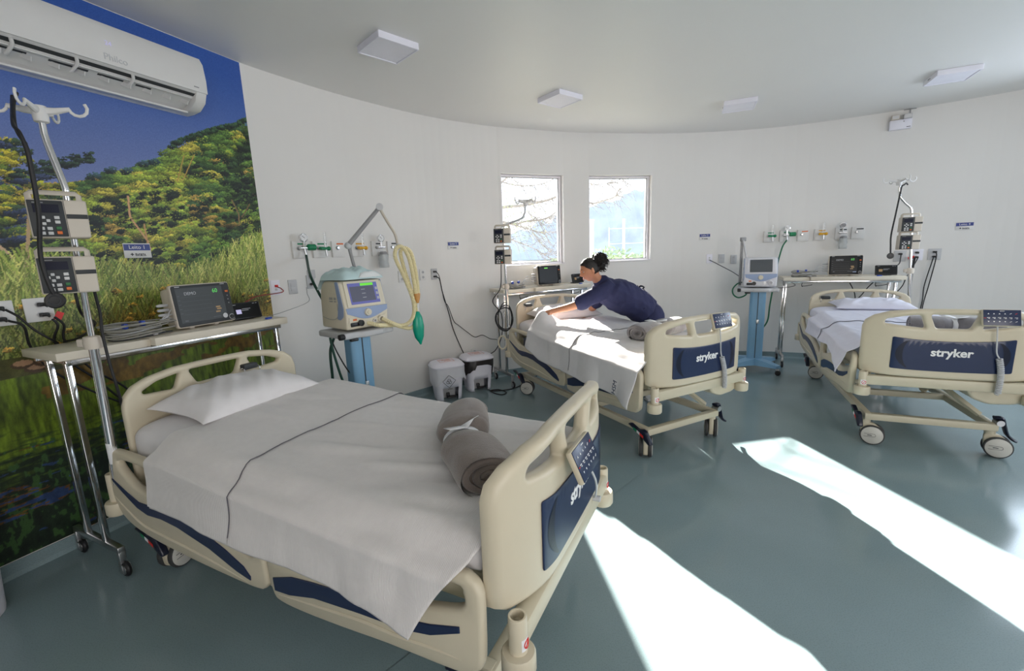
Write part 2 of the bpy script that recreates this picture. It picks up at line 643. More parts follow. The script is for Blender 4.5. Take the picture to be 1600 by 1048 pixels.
# coved skirting, same resin as the floor
def strip(pts, z, off):
    mb = MB()
    n = len(pts)
    for i in range(n - 1):
        d = (pts[i + 1] - pts[i]).normalized()
        nn = Vector((d.y, -d.x, 0))
        a, b = pts[i], pts[i + 1]
        prof = [(0.002, z), (off, z - 0.004), (off, 0.02), (off + 0.012, 0.004), (off + 0.014, 0.0)]
        for (o0, z0), (o1, z1) in zip(prof[:-1], prof[1:]):
            mb.add([a + nn * o0 + Vector((0, 0, z0)), b + nn * o0 + Vector((0, 0, z0)), b + nn * o1 + Vector((0, 0, z1)), a + nn * o1 + Vector((0, 0, z1))], [(0, 1, 2, 3)])
    return mb
struct('baseboard_left', strip(left_pts, 0.08, 0.008), fm, 0)
struct('baseboard_back', strip(dense[:k48 + 1], 0.08, 0.008), fm, 25)
struct('baseboard_right', strip(dense[k48:], 0.08, 0.008), fm, 25)

# windows: aluminium frame, glass pane, sill
gm = bpy.data.materials.new('window_glass')
gm.use_nodes = True
nt = gm.node_tree
nt.nodes.remove(nt.nodes['Principled BSDF'])
tr = nt.nodes.new('ShaderNodeBsdfTransparent'); tr.inputs[0].default_value = (0.95, 0.97, 0.98, 1)
gl = nt.nodes.new('ShaderNodeBsdfGlossy'); gl.inputs['Roughness'].default_value = 0.02
fr = nt.nodes.new('ShaderNodeFresnel'); fr.inputs[0].default_value = 1.35
ms = nt.nodes.new('ShaderNodeMixShader')
nt.links.new(fr.outputs[0], ms.inputs[0]); nt.links.new(tr.outputs[0], ms.inputs[1]); nt.links.new(gl.outputs[0], ms.inputs[2])
nt.links.new(ms.outputs[0], nt.nodes['Material Output'].inputs[0])

for k, (a, b_) in WIN.items():
    a, b_ = Vector((*a, 0)), Vector((*b_, 0))
    d = (b_ - a).normalized()
    L = (b_ - a).length
    out = Vector((-d.y, d.x, 0))
    def fn(u, v, w, a=a, d=d, out=out):
        return a + d * u + out * (0.085 + w) + Vector((0, 0, v))
    z0, z1 = WZ
    fw = 0.03
    mb = MB().plate([(0.004, z0 + .004), (L - .004, z0 + .004), (L - .004, z1 - .004), (0.004, z1 - .004)], [[(fw, z0 + fw), (L - fw, z0 + fw), (L - fw, z1 - fw), (fw, z1 - fw)]], 0.06, 0.004, fn, 1)
    o = struct('window_%d' % k, mb, G['frame_white'], 30)
    pm = MB()
    pm.add([fn(fw - .005, z0 + fw - .005, 0), fn(L - fw + .005, z0 + fw - .005, 0), fn(L - fw + .005, z1 - fw + .005, 0), fn(fw - .005, z1 - fw + .005, 0)], [(0, 1, 2, 3)])
    obj('pane', pm, gm, o, 0)
    gk = MB().plate([(fw - .002, z0 + fw - .002), (L - fw + .002, z0 + fw - .002), (L - fw + .002, z1 - fw + .002), (fw - .002, z1 - fw + .002)], [[(fw + .006, z0 + fw + .006), (L - fw - .006, z0 + fw + .006), (L - fw - .006, z1 - fw - .006), (fw + .006, z1 - fw - .006)]], 0.012, 0.002, fn, 1)
    obj('gasket', gk, G['charcoal'], o, 0)
    sm = MB()
    c = a + d * (L / 2) + out * 0.03 + Vector((0, 0, z0 + 0.006))
    sm.box(c, (L - 0.01, 0.11, 0.012), Matrix((d, out, Vector((0, 0, 1)))).transposed(), 0.003)
    obj('sill', sm, G['frame_white'], o)

# ------------------------------------------------------------------ photo mural printed on the left wall
def build_mural():
    rng = np.random.default_rng(7)
    t0, t1 = -2.45, -0.045
    z0, z1 = 0.085, 3.02
    nx, ny = 620, 760
    TT, ZZ = np.meshgrid(np.linspace(t0, t1, nx), np.linspace(z0, z1, ny))
    img = np.zeros((ny, nx, 3))
    def fbm(fx, fy, octv=4, seed=0):
        r = np.random.default_rng(seed)
        out = np.zeros((ny, nx)); amp = 1; tot = 0
        for o in range(octv):
            gx, gy = int(fx * 2 ** o) + 3, int(fy * 2 ** o) + 3
            g = r.random((gy, gx))
            x = np.linspace(0, gx - 1.001, nx); y = np.linspace(0, gy - 1.001, ny)
            xi, yi = x.astype(int), y.astype(int)
            xf, yf = x - xi, y - yi
            xf = xf * xf * (3 - 2 * xf); yf = (yf * yf * (3 - 2 * yf))[:, None]
            a = g[np.ix_(yi, xi)] * (1 - xf) + g[np.ix_(yi, xi + 1)] * xf
            c = g[np.ix_(yi + 1, xi)] * (1 - xf) + g[np.ix_(yi + 1, xi + 1)] * xf
            out += amp * (a * (1 - yf) + c * yf); tot += amp; amp *= 0.55
        return out / tot
    def put(mask, col):
        img[mask] = col
    # sky
    s = np.clip((ZZ - 1.9) / 1.0, 0, 1)[..., None]
    img[:] = np.array([118, 126, 170]) * (1 - s) + np.array([46, 82, 156]) * s
    def px(t, z):
        return int((t - t0) / (t1 - t0) * (nx - 1)), int((z - z0) / (z1 - z0) * (ny - 1))
    sx, sy = (nx - 1) / (t1 - t0), (ny - 1) / (z1 - z0)
    yy, xx = np.mgrid[0:ny, 0:nx]
    def splat(t, z, rx, rz, col, ang=0.0, soft=False):
        cx, cy = px(t, z)
        R = int(max(rx, rz) * sx) + 2
        xa, xb, ya, yb = max(0, cx - R), min(nx, cx + R + 1), max(0, cy - R), min(ny, cy + R + 1)
        if xa >= xb or ya >= yb:
            return
        X = (xx[ya:yb, xa:xb] - cx) / sx; Y = (yy[ya:yb, xa:xb] - cy) / sy
        ca, sa = math.cos(ang), math.sin(ang)
        u = (X * ca + Y * sa) / rx; v = (-X * sa + Y * ca) / rz
        m = u * u + v * v < 1
        img[ya:yb, xa:xb][m] = col
    def line(ta, za, tb, zb, w, col):
        n = max(2, int(max(abs(tb - ta) * sx, abs(zb - za) * sy)))
        for i in range(n + 1):
            f = i / n
            cx, cy = px(ta + (tb - ta) * f, za + (zb - za) * f)
            k = w
            if 0 <= cx < nx and 0 <= cy < ny:
                img[cy, cx:cx + k] = col
    # forest band
    sk_t = [-2.45, -1.45, -1.3, -1.16, -1.06, -0.98, -0.89, -0.75, -0.66, -0.60, -0.52, -0.4, -0.28, -0.15, -0.03]
    sk_z = [2.05, 2.0, 2.0, 2.02, 2.08, 2.11, 2.13, 2.20, 2.25, 2.33, 2.38, 2.44, 2.50, 2.55, 2.63]
    def sky(t):
        return np.interp(t, sk_t, sk_z)
    base = sky(TT) - 0.03 + 0.05 * (fbm(40, 40, 3, 3) - 0.5) * 2
    grass_top = 1.52 + 0.05 * np.sin(TT * 4 + 1) + 0.05 * (fbm(40, 4, 3, 51) - .5) + 0.20 * np.clip((TT + 0.65) / 0.6, 0, 1)
    m = (ZZ < base)
    f1 = fbm(30, 40, 4, 5)[..., None]
    dark = np.array([26, 40, 26]); mid = np.array([60, 80, 38])
    forest = dark * (1 - f1) + mid * f1
    img[m] = forest[m]
    # leaf clusters, painted from the skyline down so nearer crowns overlap; each lit on top, dark below
    def cluster(tc, zc, rt, rz, tint, n, hi=1.0):
        a = rng.random(n) * 2 * PI
        r_ = rng.random(n) ** 0.5
        dt, dz = rt * r_ * np.cos(a), rz * r_ * np.sin(a)
        dz += 0.35 * rz * np.sin(dt / rt * 2.2)
        lum = np.clip(0.62 + 0.50 * dz / rz + 0.5 * (rng.random(n) - 0.5), 0.10, 1.3) * hi
        cx = ((tc + dt - t0) * sx).astype(int)
        cy = ((zc + dz - z0) * sy).astype(int)
        c = np.clip(tint * lum[:, None] + np.array([2, 5, 10]) * (1.2 - lum[:, None]), 6, 240)
        od = np.argsort(-dz)
        for ox, oy in ((0, 0), (1, 0), (2, 0), (0, 1), (1, 1), (-1, 0)):
            if (ox, oy) != (0, 0):
                keep = od[rng.random(n)[od] < 0.62]
            else:
                keep = od
            x_, y_ = cx[keep] + ox, cy[keep] + oy
            ok = (x_ >= 0) & (x_ < nx) & (y_ >= 0) & (y_ < ny)
            img[y_[ok], x_[ok]] = c[keep][ok]
    pal = np.array([[84, 114, 50], [112, 136, 56], [140, 154, 58], [170, 160, 66], [70, 98, 48], [160, 132, 64], [58, 84, 50], [98, 130, 56]], float)
    cl = []
    for i in range(1750):
        t = t0 + rng.random() * (t1 - t0)
        top = float(sky(t))
        z = 1.54 + rng.random() ** 0.9 * (top - 1.54)
        k = nz(t * 3.1, z * 4.2, 1.3)
        p_ = pal[int(np.clip(3.5 + 7 * k, 0, 7))]
        if -1.0 < t < -0.6 and z < 2.12:
            p_ = pal[[2, 3, 1, 2][rng.integers(0, 4)]]
        if t > -0.5 and rng.random() < 0.5:
            p_ = pal[[0, 4, 7, 6][rng.integers(0, 4)]]
        cl.append((z, t, p_))
    for z, t, p_ in sorted(cl, key=lambda q: -q[0]):
        rr = 0.03 + 0.045 * rng.random()
        cluster(t, min(z, float(sky(t)) - 0.012), rr, rr * (0.36 + 0.2 * rng.random()), p_, int(60 + 1400 * rr), 0.75 + 0.4 * rng.random())
    # dark gaps between the crowns
    for i in range(330):
        t = t0 + rng.random() * (t1 - t0)
        z = 1.56 + rng.random() * (float(sky(t)) - 1.7)
        rr = 0.02 + 0.03 * rng.random()
        cluster(t, z, rr, rr * .5, np.array([34., 46., 34.]), 50)
    # blue-green far trees on the skyline
    for t, dz in ((-1.07, .02), (-0.98, .03), (-0.90, .02), (-0.80, .03), (-0.74, .02)):
        cluster(t, float(sky(t)) + dz - .02, .035, .02, np.array([64., 92., 96.]), 90)
    # ragged fronds along the top right skyline
    for i in range(120):
        t = -0.62 + 0.58 * rng.random()
        cluster(t, float(sky(t)) + 0.02 * rng.random(), .022, .012, np.array([58., 86., 56.]), 26)
    # the near tree on the left
    nt_ = []
    for i in range(230):
        a = rng.random() * 2 * PI; r_ = rng.random() ** 0.6
        nt_.append((1.97 + 0.29 * r_ * math.sin(a), -1.64 + 0.44 * r_ * math.cos(a)))
    for z, t in sorted(nt_, key=lambda q: -q[0]):
        c = np.array([[96, 116, 44], [150, 150, 48], [58, 78, 50], [182, 168, 54], [56, 66, 96]], float)[rng.integers(0, 5)]
        cluster(t, z, .055, .02, c, 130)
    for i in range(46):
        f_ = rng.random()
        cluster(-1.40 + 0.33 * f_, 2.02 + 0.13 * f_ + .05 * rng.random(), .024, .010, np.array([56., 76., 58.]), 26)
    # trunks and bare branches
    for (pts_, w, col) in [([(-1.62, 1.95), (-1.57, 1.75), (-1.46, 1.6), (-1.42, 1.5)], 5, (190, 160, 128)), ([(-1.36, 1.95), (-1.4, 1.75), (-1.43, 1.6), (-1.43, 1.5)], 4, (176, 148, 112)),
                           ([(-0.92, 1.98), (-0.93, 1.86), (-0.86, 1.72), (-0.85, 1.66)], 3, (196, 152, 110)), ([(-0.86, 1.82), (-0.86, 1.7)], 2, (186, 140, 96)),
                           ([(-0.26, 2.02), (-0.22, 1.92), (-0.23, 1.84)], 3, (126, 104, 66)), ([(-0.12, 2.0), (-0.2, 1.9)], 3, (116, 92, 58)), ([(-0.55, 2.28), (-0.62, 2.1)], 2, (170, 140, 70)), ([(-0.48, 2.3), (-0.58, 2.12)], 2, (170, 140, 70))]:
        for (a, b) in zip(pts_[:-1], pts_[1:]):
            line(a[0], a[1], b[0], b[1], w, col)
    # reed bed
    m = (ZZ < grass_top) & (ZZ > 1.08)
    g = fbm(60, 26, 4, 9)[..., None]
    gc = np.array([92, 108, 44]) * (1 - g) + np.array([162, 166, 92]) * g
    img[m] = gc[m]
    for i in range(11000):
        t = t0 + rng.random() * (t1 - t0)
        zb = 1.08 + rng.random() ** 0.8 * 0.66
        top = 1.52 + 0.05 * math.sin(t * 4 + 1) + 0.20 * min(1, max(0, (t + 0.65) / 0.6)) + .05 * nz(t * 9, 2, 3)
        h = 0.035 + 0.085 * rng.random()
        if zb + h > top + 0.10:
            continue
        lum = 0.66 + 0.42 * (zb - 1.1) / 0.6 + 0.5 * (rng.random() - 0.5)
        c = np.array([[148, 160, 74], [168, 176, 96], [108, 128, 50], [184, 182, 104], [120, 142, 70]], float)[rng.integers(0, 5)]
        if zb < 1.25 and t > -1.2:
            c = c * 0.6 + np.array([170, 120, 40]) * 0.4
        if zb < 1.3:
            lum *= 0.8
        line(t, zb, t + (rng.random() - 0.40) * h * 1.3, zb + h, 1 if rng.random() < 0.7 else 2, np.clip(c * lum, 10, 240))
    for i in range(90):
        t = t0 + rng.random() * (t1 - t0)
        cluster(t, 1.12 + rng.random() * .30, .022, .014, np.array([176., 136., 58.]), 16, 1.2)
    # rocks on the bank
    m = (ZZ <= 1.12) & (ZZ > 1.0)
    img[m] = np.array([84, 84, 44]) * (0.55 + 0.6 * fbm(60, 60, 3, 21)[m][:, None])
    for i in range(60):
        t = t0 + rng.random() * (t1 - t0)
        if t > -0.8 and rng.random() < 0.93:
            continue
        z = 1.04 + 0.09 * rng.random()
        r_ = 0.03 + 0.06 * rng.random()
        splat(t, z, r_, r_ * 0.5, (74, 58, 44)); splat(t + .004, z + .008, r_ * 0.85, r_ * 0.36, np.array([150, 118, 92]) * (0.75 + 0.3 * rng.random()))
    for i in range(900):
        t = -0.75 + rng.random() * 0.72
        z = 1.0 + rng.random() * 0.16
        line(t, z, t + (rng.random() - .4) * .06, z + .07, 1, np.array([150, 128, 56]) * (0.6 + 0.5 * rng.random()))
    # water: reflection of reeds, then dark, then patches of sky
    w = fbm(26, 200, 3, 11); w2 = fbm(90, 60, 3, 12); w3 = fbm(9, 22, 4, 13)
    d = np.clip((1.02 - ZZ) / 0.9, 0, 1)
    refl = np.array([96, 116, 34]) * (0.35 + 1.0 * fbm(150, 34, 3, 31)[..., None])
    refl = np.where((w3 > 0.56)[..., None] & (d < 0.16)[..., None], np.array([112, 88, 36]) * (0.5 + 0.7 * w2[..., None]), refl)
    drk = np.array([14, 22, 16]) + np.array([26, 36, 22]) * w2[..., None]
    k = np.clip((d - 0.36 + 0.5 * (w - 0.5)) / 0.2, 0, 1)[..., None]
    wat = refl * (1 - k) + drk * k
    blue = ((w + w3) > 1.25) & (d > 0.42)
    wat[blue] = np.array([54, 76, 120]) * (0.5 + 0.6 * w2[blue][:, None])
    ora = (w3 > 0.60) & (d > 0.42) & (w > 0.5) & ~blue
    wat[ora] = np.array([104, 72, 34]) * (0.5 + 0.7 * w2[ora][:, None])
    grn = (w2 > 0.62) & (d > 0.4) & ~blue & ~ora
    wat[grn] = np.array([52, 78, 42])
    m = ZZ <= 1.02
    img[m] = wat[m]
    for (pts_, w_, col) in [([(-1.05, 0.66), (-0.98, 0.52), (-0.97, 0.36)], 3, (120, 84, 40)), ([(-1.09, 0.66), (-1.05, 0.45), (-1.04, 0.3)], 2, (110, 80, 40))]:
        for (a, b) in zip(pts_[:-1], pts_[1:]):
            line(a[0], a[1], b[0], b[1], w_, col)
    img += (rng.random((ny, nx, 1)) - 0.5) * 10
    lin_ = (np.clip(img * 1.10, 0, 255) / 255.0) ** 2.2
    # mesh
    P = np.zeros((ny, nx, 3))
    org = P1 + N1 * 0.004
    P[..., 0] = org.x + T1.x * TT; P[..., 1] = org.y + T1.y * TT; P[..., 2] = ZZ
    nv = nx * ny
    idx = np.arange(nv).reshape(ny, nx)
    quads = np.stack([idx[:-1, :-1], idx[:-1, 1:], idx[1:, 1:], idx[1:, :-1]], -1).reshape(-1, 4)
    nf = len(quads)
    me = bpy.data.meshes.new('wall_mural')
    me.vertices.add(nv); me.vertices.foreach_set('co', P.reshape(-1))
    me.loops.add(nf * 4); me.loops.foreach_set('vertex_index', quads.reshape(-1).astype(np.int32))
    me.polygons.add(nf); me.polygons.foreach_set('loop_start', np.arange(0, nf * 4, 4, dtype=np.int32))
    me.update(calc_edges=True)
    ca = me.color_attributes.new('print', 'FLOAT_COLOR', 'POINT')
    ca.data.foreach_set('color', np.concatenate([lin_.reshape(-1, 3), np.ones((nv, 1))], 1).reshape(-1).astype(np.float32))
    m_ = bpy.data.materials.new('mural_print')
    m_.use_nodes = True
    nt = m_.node_tree
    at = nt.nodes.new('ShaderNodeVertexColor'); at.layer_name = 'print'
    nt.links.new(at.outputs[0], nt.nodes['Principled BSDF'].inputs['Base Color'])
    nt.nodes['Principled BSDF'].inputs['Roughness'].default_value = 0.45
    me.materials.append(m_)
    o = bpy.data.objects.new('wall_mural', me)
    COL.objects.link(o)
    tag(o, 'wall-high printed photo of a riverbank with trees, reeds and blue sky', 'mural')
build_mural()
# ------------------------------------------------------------------ hospital beds (local X: head -> foot, Y: across, Z up)
BEDS = [(-1.6407, 2.3666, -0.4574), (0.4384, 4.9143, -1.096), (3.8048, 4.8089, -1.9802)]
BDZ = [0.0, 0.042, 0.04]
def b2w(i, X, Y, Z):
    x, y, a = BEDS[i]
    return Vector((x + math.cos(a) * X - math.sin(a) * Y, y + math.sin(a) * X + math.cos(a) * Y, Z))

def xf(y):
    k = max(0.0, (abs(y) - 0.22) / 0.255)
    return 2.045 - 0.085 * k * k

def densify(l, d=0.03):
    out = []
    n = len(l)
    for i in range(n):
        a, b = Vector(l[i]), Vector(l[(i + 1) % n])
        m = max(1, int((b - a).length / d))
        for j in range(m):
            q = a.lerp(b, j / m)
            out.append((q.x, q.y))
    return out

def mir(p):
    return p + [(-x, y) for x, y in p[::-1] if abs(x) > 1e-6]

def make_bed():
    t = thing('hospital_bed', 'hospital bed nearest the camera, beside the river photo mural, with beige ends', 'bed')
    # --- headboard
    half = [(0.0, 1.052), (0.2, 1.048), (0.33, 1.028), (0.40, 1.003), (0.44, 0.965), (0.452, 0.91), (0.452, 0.56), (0.43, 0.50), (0.0, 0.50)]
    outer = rounded(densify(mir(half[::-1]) if False else [(x, y) for x, y in half] + [(-x, y) for x, y in half[::-1] if x > 0], 0.05), 0.012, 2)
    hm = rounded([(-0.137, 1.018), (0.137, 1.018), (0.10, 0.938), (-0.10, 0.938)], 0.018)
    hs = rounded([(0.178, 1.014), (0.29, 0.998), (0.362, 0.968), (0.35, 0.95), (0.21, 0.936)], 0.016)
    hs2 = [(-x, y) for x, y in hs]
    fn = lambda u, v, w: (w + 0.05 * (abs(u) / 0.45) ** 3 - 0.01, u, v)
    hb = obj('headboard', MB().plate(outer, [densify(hm, .04), densify(hs, .04), densify(hs2, .04)], 0.045, 0.017, fn, cuts=[-.4, -.36, -.3, -.22, -.1, 0, .1, .22, .3, .36, .4]), G['beige_plastic'], t)
    # --- footboard
    half = [(0.0, 1.038), (0.2, 1.035), (0.34, 1.018), (0.42, 0.985), (0.462, 0.945), (0.475, 0.90), (0.475, 0.62), (0.468, 0.575), (0.44, 0.556), (0.0, 0.55)]
    outer = densify([(x, y) for x, y in half] + [(-x, y) for x, y in half[::-1] if x > 0], 0.04)
    hm = rounded([(-0.128, 0.998), (0.128, 0.998), (0.092, 0.902), (-0.092, 0.902)], 0.02)
    hs = rounded([(0.176, 0.996), (0.27, 0.985), (0.362, 0.962), (0.368, 0.93), (0.145, 0.902)], 0.02)
    hs2 = [(-x, y) for x, y in hs]
    fn = lambda u, v, w: (xf(u) + w, u, v)
    fb = obj('footboard', MB().plate(outer, [densify(hm, .04), densify(hs, .04), densify(hs2, .04)], 0.056, 0.02, fn, cuts=[k * .025 for k in range(-17, 18)]), G['beige_plastic'], t)
    top = [(0.322 * (1 - 2 * i / 16), 0.842 - 0.024 * (1 - (1 - 2 * i / 16) ** 2)) for i in range(17)]
    bot = [(-0.322 * (1 - 2 * i / 16), 0.614 - 0.008 * (1 - (1 - 2 * i / 16) ** 2)) for i in range(17)]
    pl = rounded(top + bot, 0.01, 2)
    fn2 = lambda u, v, w: (xf(u) + 0.0315 + w, u, v)
    obj('navy_panel', MB().plate(pl, [], 0.006, 0.0025, fn2, 2, cuts=[k * .03 for k in range(-10, 11)]), G['navy_plastic'], fb, label='glossy navy blue panel with white lettering')
    for sg in (-1, 1):
        am = MB()
        k = 18
        vs_, fs_ = [], []
        for i in range(k + 1):
            a = math.radians(-52 + 104 * i / k)
            wd = 0.034 * math.cos(math.radians(-80 + 160 * i / k)) + 0.004
            for ww in (0, -wd):
                y = sg * ((0.30 + ww) - 0.16 * (1 - math.cos(a)) * 1.0)
                z = 0.724 + 0.125 * math.sin(a)
                z = min(z, 0.835 - 0.018)
                vs_.append((xf(y) + 0.0352, y, z))
        for i in range(k):
            fs_.append((2 * i, 2 * i + 2, 2 * i + 3, 2 * i + 1))
        am.add(vs_, fs_)
        obj('panel_arc', am, G['navy_dark'], fb, 0)
    text('lettering', 'stryker', 0.076, G['white_letter'], fb, (xf(0) + 0.0350, 0.0, 0.738), (0, 1, 0), (0, 0, 1), 0.001, bold=0.0022)
    # --- deck and beams
    dm = MB()
    dm.box((0.98, 0, 0.605), (1.86, 0.82, 0.04), bev=0.008)
    for sy in (-1, 1):
        dm.box((0.98, sy * 0.40, 0.555), (1.9, 0.04, 0.07), bev=0.006)
    for x in (0.2, 0.75, 1.3, 1.85):
        dm.box((x, 0, 0.55), (0.05, 0.78, 0.05), bev=0.005)
    obj('deck_frame', dm, G['beige_metal'], t)
    fbm_ = MB()
    fbm_.box((2.035, 0, 0.512), (0.06, 0.90, 0.072), bev=0.012)
    for y in (-0.3, 0.3):
        fbm_.box((1.93, y, 0.525), (0.2, 0.05, 0.05), bev=0.006)
    obj('foot_beam', fbm_, G['beige_metal'], t)
    hbm = MB()
    hbm.box((-0.045, 0, 0.52), (0.05, 0.92, 0.06), bev=0.01)
    for y in (-0.3, 0.3):
        hbm.box((0.06, y, 0.53), (0.2, 0.05, 0.05), bev=0.006)
    obj('head_beam', hbm, G['beige_metal'], t)
    for (x, y) in ((2.038, -0.458), (2.038, 0.458), (-0.065, -0.497), (-0.065, 0.497)):
        head = x < 0
        sm = MB()
        zt = 0.60 if head else 0.572
        sm.lathe([(0.020, 0.46), (0.027, 0.462), (0.027, zt - 0.004), (0.025, zt), (0.020, zt), (0.0185, zt - 0.05), (0.001, zt - 0.052)], (x, y, 0), n=18)
        so_ = obj('pole_socket', sm, G['beige_plastic'], t)
        obj('bumper_roller', MB().lathe([(0.02, 0.395), (0.045, 0.397), (0.05, 0.405), (0.05, 0.452), (0.046, 0.46), (0.02, 0.462)], (x, y, 0), n=20), G['beige_plastic'], t)
        if not head:
            lm = MB()
            for k in range(5):
                a0, a1 = -0.75 + 0.3 * k, -0.75 + 0.3 * (k + 1)
                lm.add([(x + 0.0275 * math.cos(a), y + 0.0275 * math.sin(a), z) for a, z in ((a0, .475), (a1, .475), (a1, .512), (a0, .512))], [(0, 1, 2, 3)])
            obj('warning_label', lm, G['paper'], so_, 0)
            rm = MB()
            rm.tube([(x + 0.0285 * math.cos(a * .5), y + 0.0285 * math.sin(a * .5), 0.493 + b_) for a, b_ in [(0.9 * math.cos(2 * PI * i / 16), 0.0125 * math.sin(2 * PI * i / 16)) for i in range(16)]], 0.0015, 5, closed=True)
            rm.tube([(x + 0.0285 * math.cos(a), y + 0.0285 * math.sin(a), z) for a, z in ((-0.3, .484), (0, .493), (0.3, .502))], 0.0015, 5)
            obj('warning_symbol', rm, G['red_plastic'], so_, 0)
    # --- base
    bm_ = MB()
    for sy in (-1, 1):
        bm_.box((0.94, sy * 0.36, 0.225), (1.92, 0.045, 0.05), bev=0.006)
    bm_.box((1.885, 0, 0.222), (0.05, 0.765, 0.05), bev=0.006)
    bm_.box((-0.005, 0, 0.222), (0.05, 0.765, 0.05), bev=0.006)
    bm_.box((1.2, 0, 0.225), (0.05, 0.70, 0.05), bev=0.006)
    obj('base_frame', bm_, G['beige_metal'], t)
    for (xa, xb) in ((1.18, 1.72), (0.22, 0.72)):
        for sy in (-1, 1):
            am = MB()
            a, b_ = Vector((xa, sy * 0.22, 0.24)), Vector((xb, sy * 0.2, 0.53))
            am.tube([a, b_], 0.026, 4, flat=(1, 1))
            am.ball(a, 0.032, 10, 6)
            am.ball(b_, 0.03, 10, 6)
            obj('lift_arm', am, G['beige_metal'], t)
        obj('torsion_rod', MB().tube([(xa + 0.1, -0.30, 0.29), (xa + 0.1, 0.30, 0.29)], 0.019, 12), G['beige_metal'], t)
    obj('diagonal_strut', MB().tube([(1.72, 0.02, 0.50), (1.84, 0.30, 0.25)], 0.02, 4), G['beige_metal'], t)
    obj('actuator', MB().tube([(0.85, 0.0, 0.33), (1.15, 0.0, 0.36), (1.152, 0, 0.36), (1.55, 0.0, 0.46)], [0.035, 0.035, 0.016, 0.016], 12), G['steel'], t)
    mm = MB()
    mm.plate(rounded([(0.12, 0.49), (0.44, 0.49), (0.46, 0.42), (0.40, 0.385), (0.26, 0.375), (0.17, 0.41)], 0.03), [], 0.34, 0.02, lambda u, v, w: (1.84 + w, u, v))
    obj('motor_cover', mm, G['beige_plastic'], t)
    # --- side rails
    for sy in (-1, 1):
        def rf(u, v, w, sy=sy):
            bulge = 0.014 * (1 - ((v - 0.52) / 0.22) ** 2)
            return (u, sy * (0.482 + bulge + w), v)
        head_o = [(-0.052, .52), (-0.032, .44), (.02, .385), (.12, .348), (.3, .325), (.6, .314), (.93, .317), (1.0, .345), (1.025, .40), (1.022, .58), (1.0, .655), (.93, .695), (.6, .712), (.3, .722), (.03, .728), (-.02, .716), (-.047, .68)]
        head_h = [(.03, .668), (.10, .618), (.20, .578), (.36, .567), (.55, .556), (.72, .53), (.86, .485), (.94, .462), (.975, .50), (.968, .58), (.93, .645), (.6, .668), (.3, .685), (.07, .69)]
        head_n = [(-.02, .592), (.10, .548), (.19, .52), (.35, .524), (.485, .523), (.60, .512), (.69, .493), (.80, .458), (.90, .412), (.93, .375), (.925, .356), (.85, .372), (.69, .428), (.48, .468), (.36, .476), (.25, .468), (.17, .485), (.06, .54), (-.015, .58)]
        foot_o = [(1.043, .337), (1.08, .307), (1.2, .304), (1.4, .318), (1.6, .338), (1.86, .352), (1.925, .38), (1.952, .43), (1.958, .60), (1.95, .655), (1.92, .682), (1.86, .69), (1.5, .678), (1.14, .662), (1.07, .64), (1.045, .59), (1.04, .45)]
        foot_h = [(1.10, .50), (1.30, .545), (1.5, .56), (1.68, .535), (1.8, .555), (1.89, .585), (1.895, .63), (1.85, .65), (1.5, .638), (1.15, .622), (1.09, .585)]
        foot_n = [(1.072, .42), (1.18, .458), (1.295, .473), (1.42, .484), (1.52, .48), (1.644, .470), (1.78, .496), (1.885, .527), (1.885, .506), (1.78, .458), (1.68, .436), (1.5, .426), (1.284, .406), (1.15, .37), (1.068, .362)]
        for o_, h_, n_, nm in ((head_o, head_h, head_n, 'h'), (foot_o, foot_h, foot_n, 'f')):
            o2 = [(p.x, p.y) for p in cr([(x, y, 0) for x, y in o_], 3, True)]
            h2 = [(p.x, p.y) for p in cr([(x, y, 0) for x, y in h_], 3, True)]
            r = obj('side_rail', MB().plate(o2, [h2], 0.04, 0.015, rf), G['beige_plastic'], t)
            n2 = densify(n_, 0.04)
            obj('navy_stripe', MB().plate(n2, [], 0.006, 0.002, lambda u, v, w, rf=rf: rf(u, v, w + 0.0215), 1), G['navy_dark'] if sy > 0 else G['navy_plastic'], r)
            gv = [(-0.03, .50), (.06, .45), (.18, .40), (.33, .387), (.48, .381), (.60, .372), (.72, .36), (.90, .336)] if nm == 'h' else [(1.08, .345), (1.3, .372), (1.5, .395), (1.65, .398), (1.78, .408), (1.88, .41)]
            gp = [rf(p.x, p.y, 0.018) for p in cr([(x, y, 0) for x, y in gv], 5)]
            obj('raised_rib', MB().tube(gp, [0.003 + 0.006 * math.sin(PI * i / (len(gp) - 1)) for i in range(len(gp))], 6), G['beige_plastic'], r)
    # --- casters
    for k, (x, y) in enumerate(((-0.02, -0.36), (-0.02, 0.36), (1.862, -0.36), (1.862, 0.36))):
        cm = MB()
        cm.lathe([(0.018, 0.165), (0.03, 0.166), (0.03, 0.205), (0.02, 0.206)], (0, 0, 0), n=14)
        cm.plate(rounded([(-0.02, 0.03), (0.085, 0.02), (0.108, 0.06), (0.10, 0.12), (0.05, 0.165), (-0.012, 0.172), (-0.03, 0.16), (-0.03, 0.12)], 0.02), [], 0.034, 0.008, lambda u, v, w: (w, u, v))
        c = obj('caster', cm, G['beige_plastic'], t, loc=(x, y, 0))
        for sx in (-1, 1):
            obj('wheel', MB().lathe([(0.05, -0.013), (0.069, -0.013), (0.0755, -0.009), (0.0775, 0), (0.0755, 0.009), (0.069, 0.013), (0.05, 0.013)], (sx * 0.033, 0.045, 0.0775), 'X', 28), G['tire'], c)
            cap = MB().lathe([(0.0, -0.003), (0.066, -0.003), (0.068, 0.0), (0.062, 0.004), (0.0, 0.006)], (sx * 0.046, 0.045, 0.0775), 'X', 28)
            if sx < 0:
                cap = MB().lathe([(0.0, -0.006), (0.062, -0.004), (0.068, 0.0), (0.066, 0.003), (0.0, 0.003)], (sx * 0.046, 0.045, 0.0775), 'X', 28)
            obj('hub_cap', cap, G['wheel_white'], c)
            pm = MB()
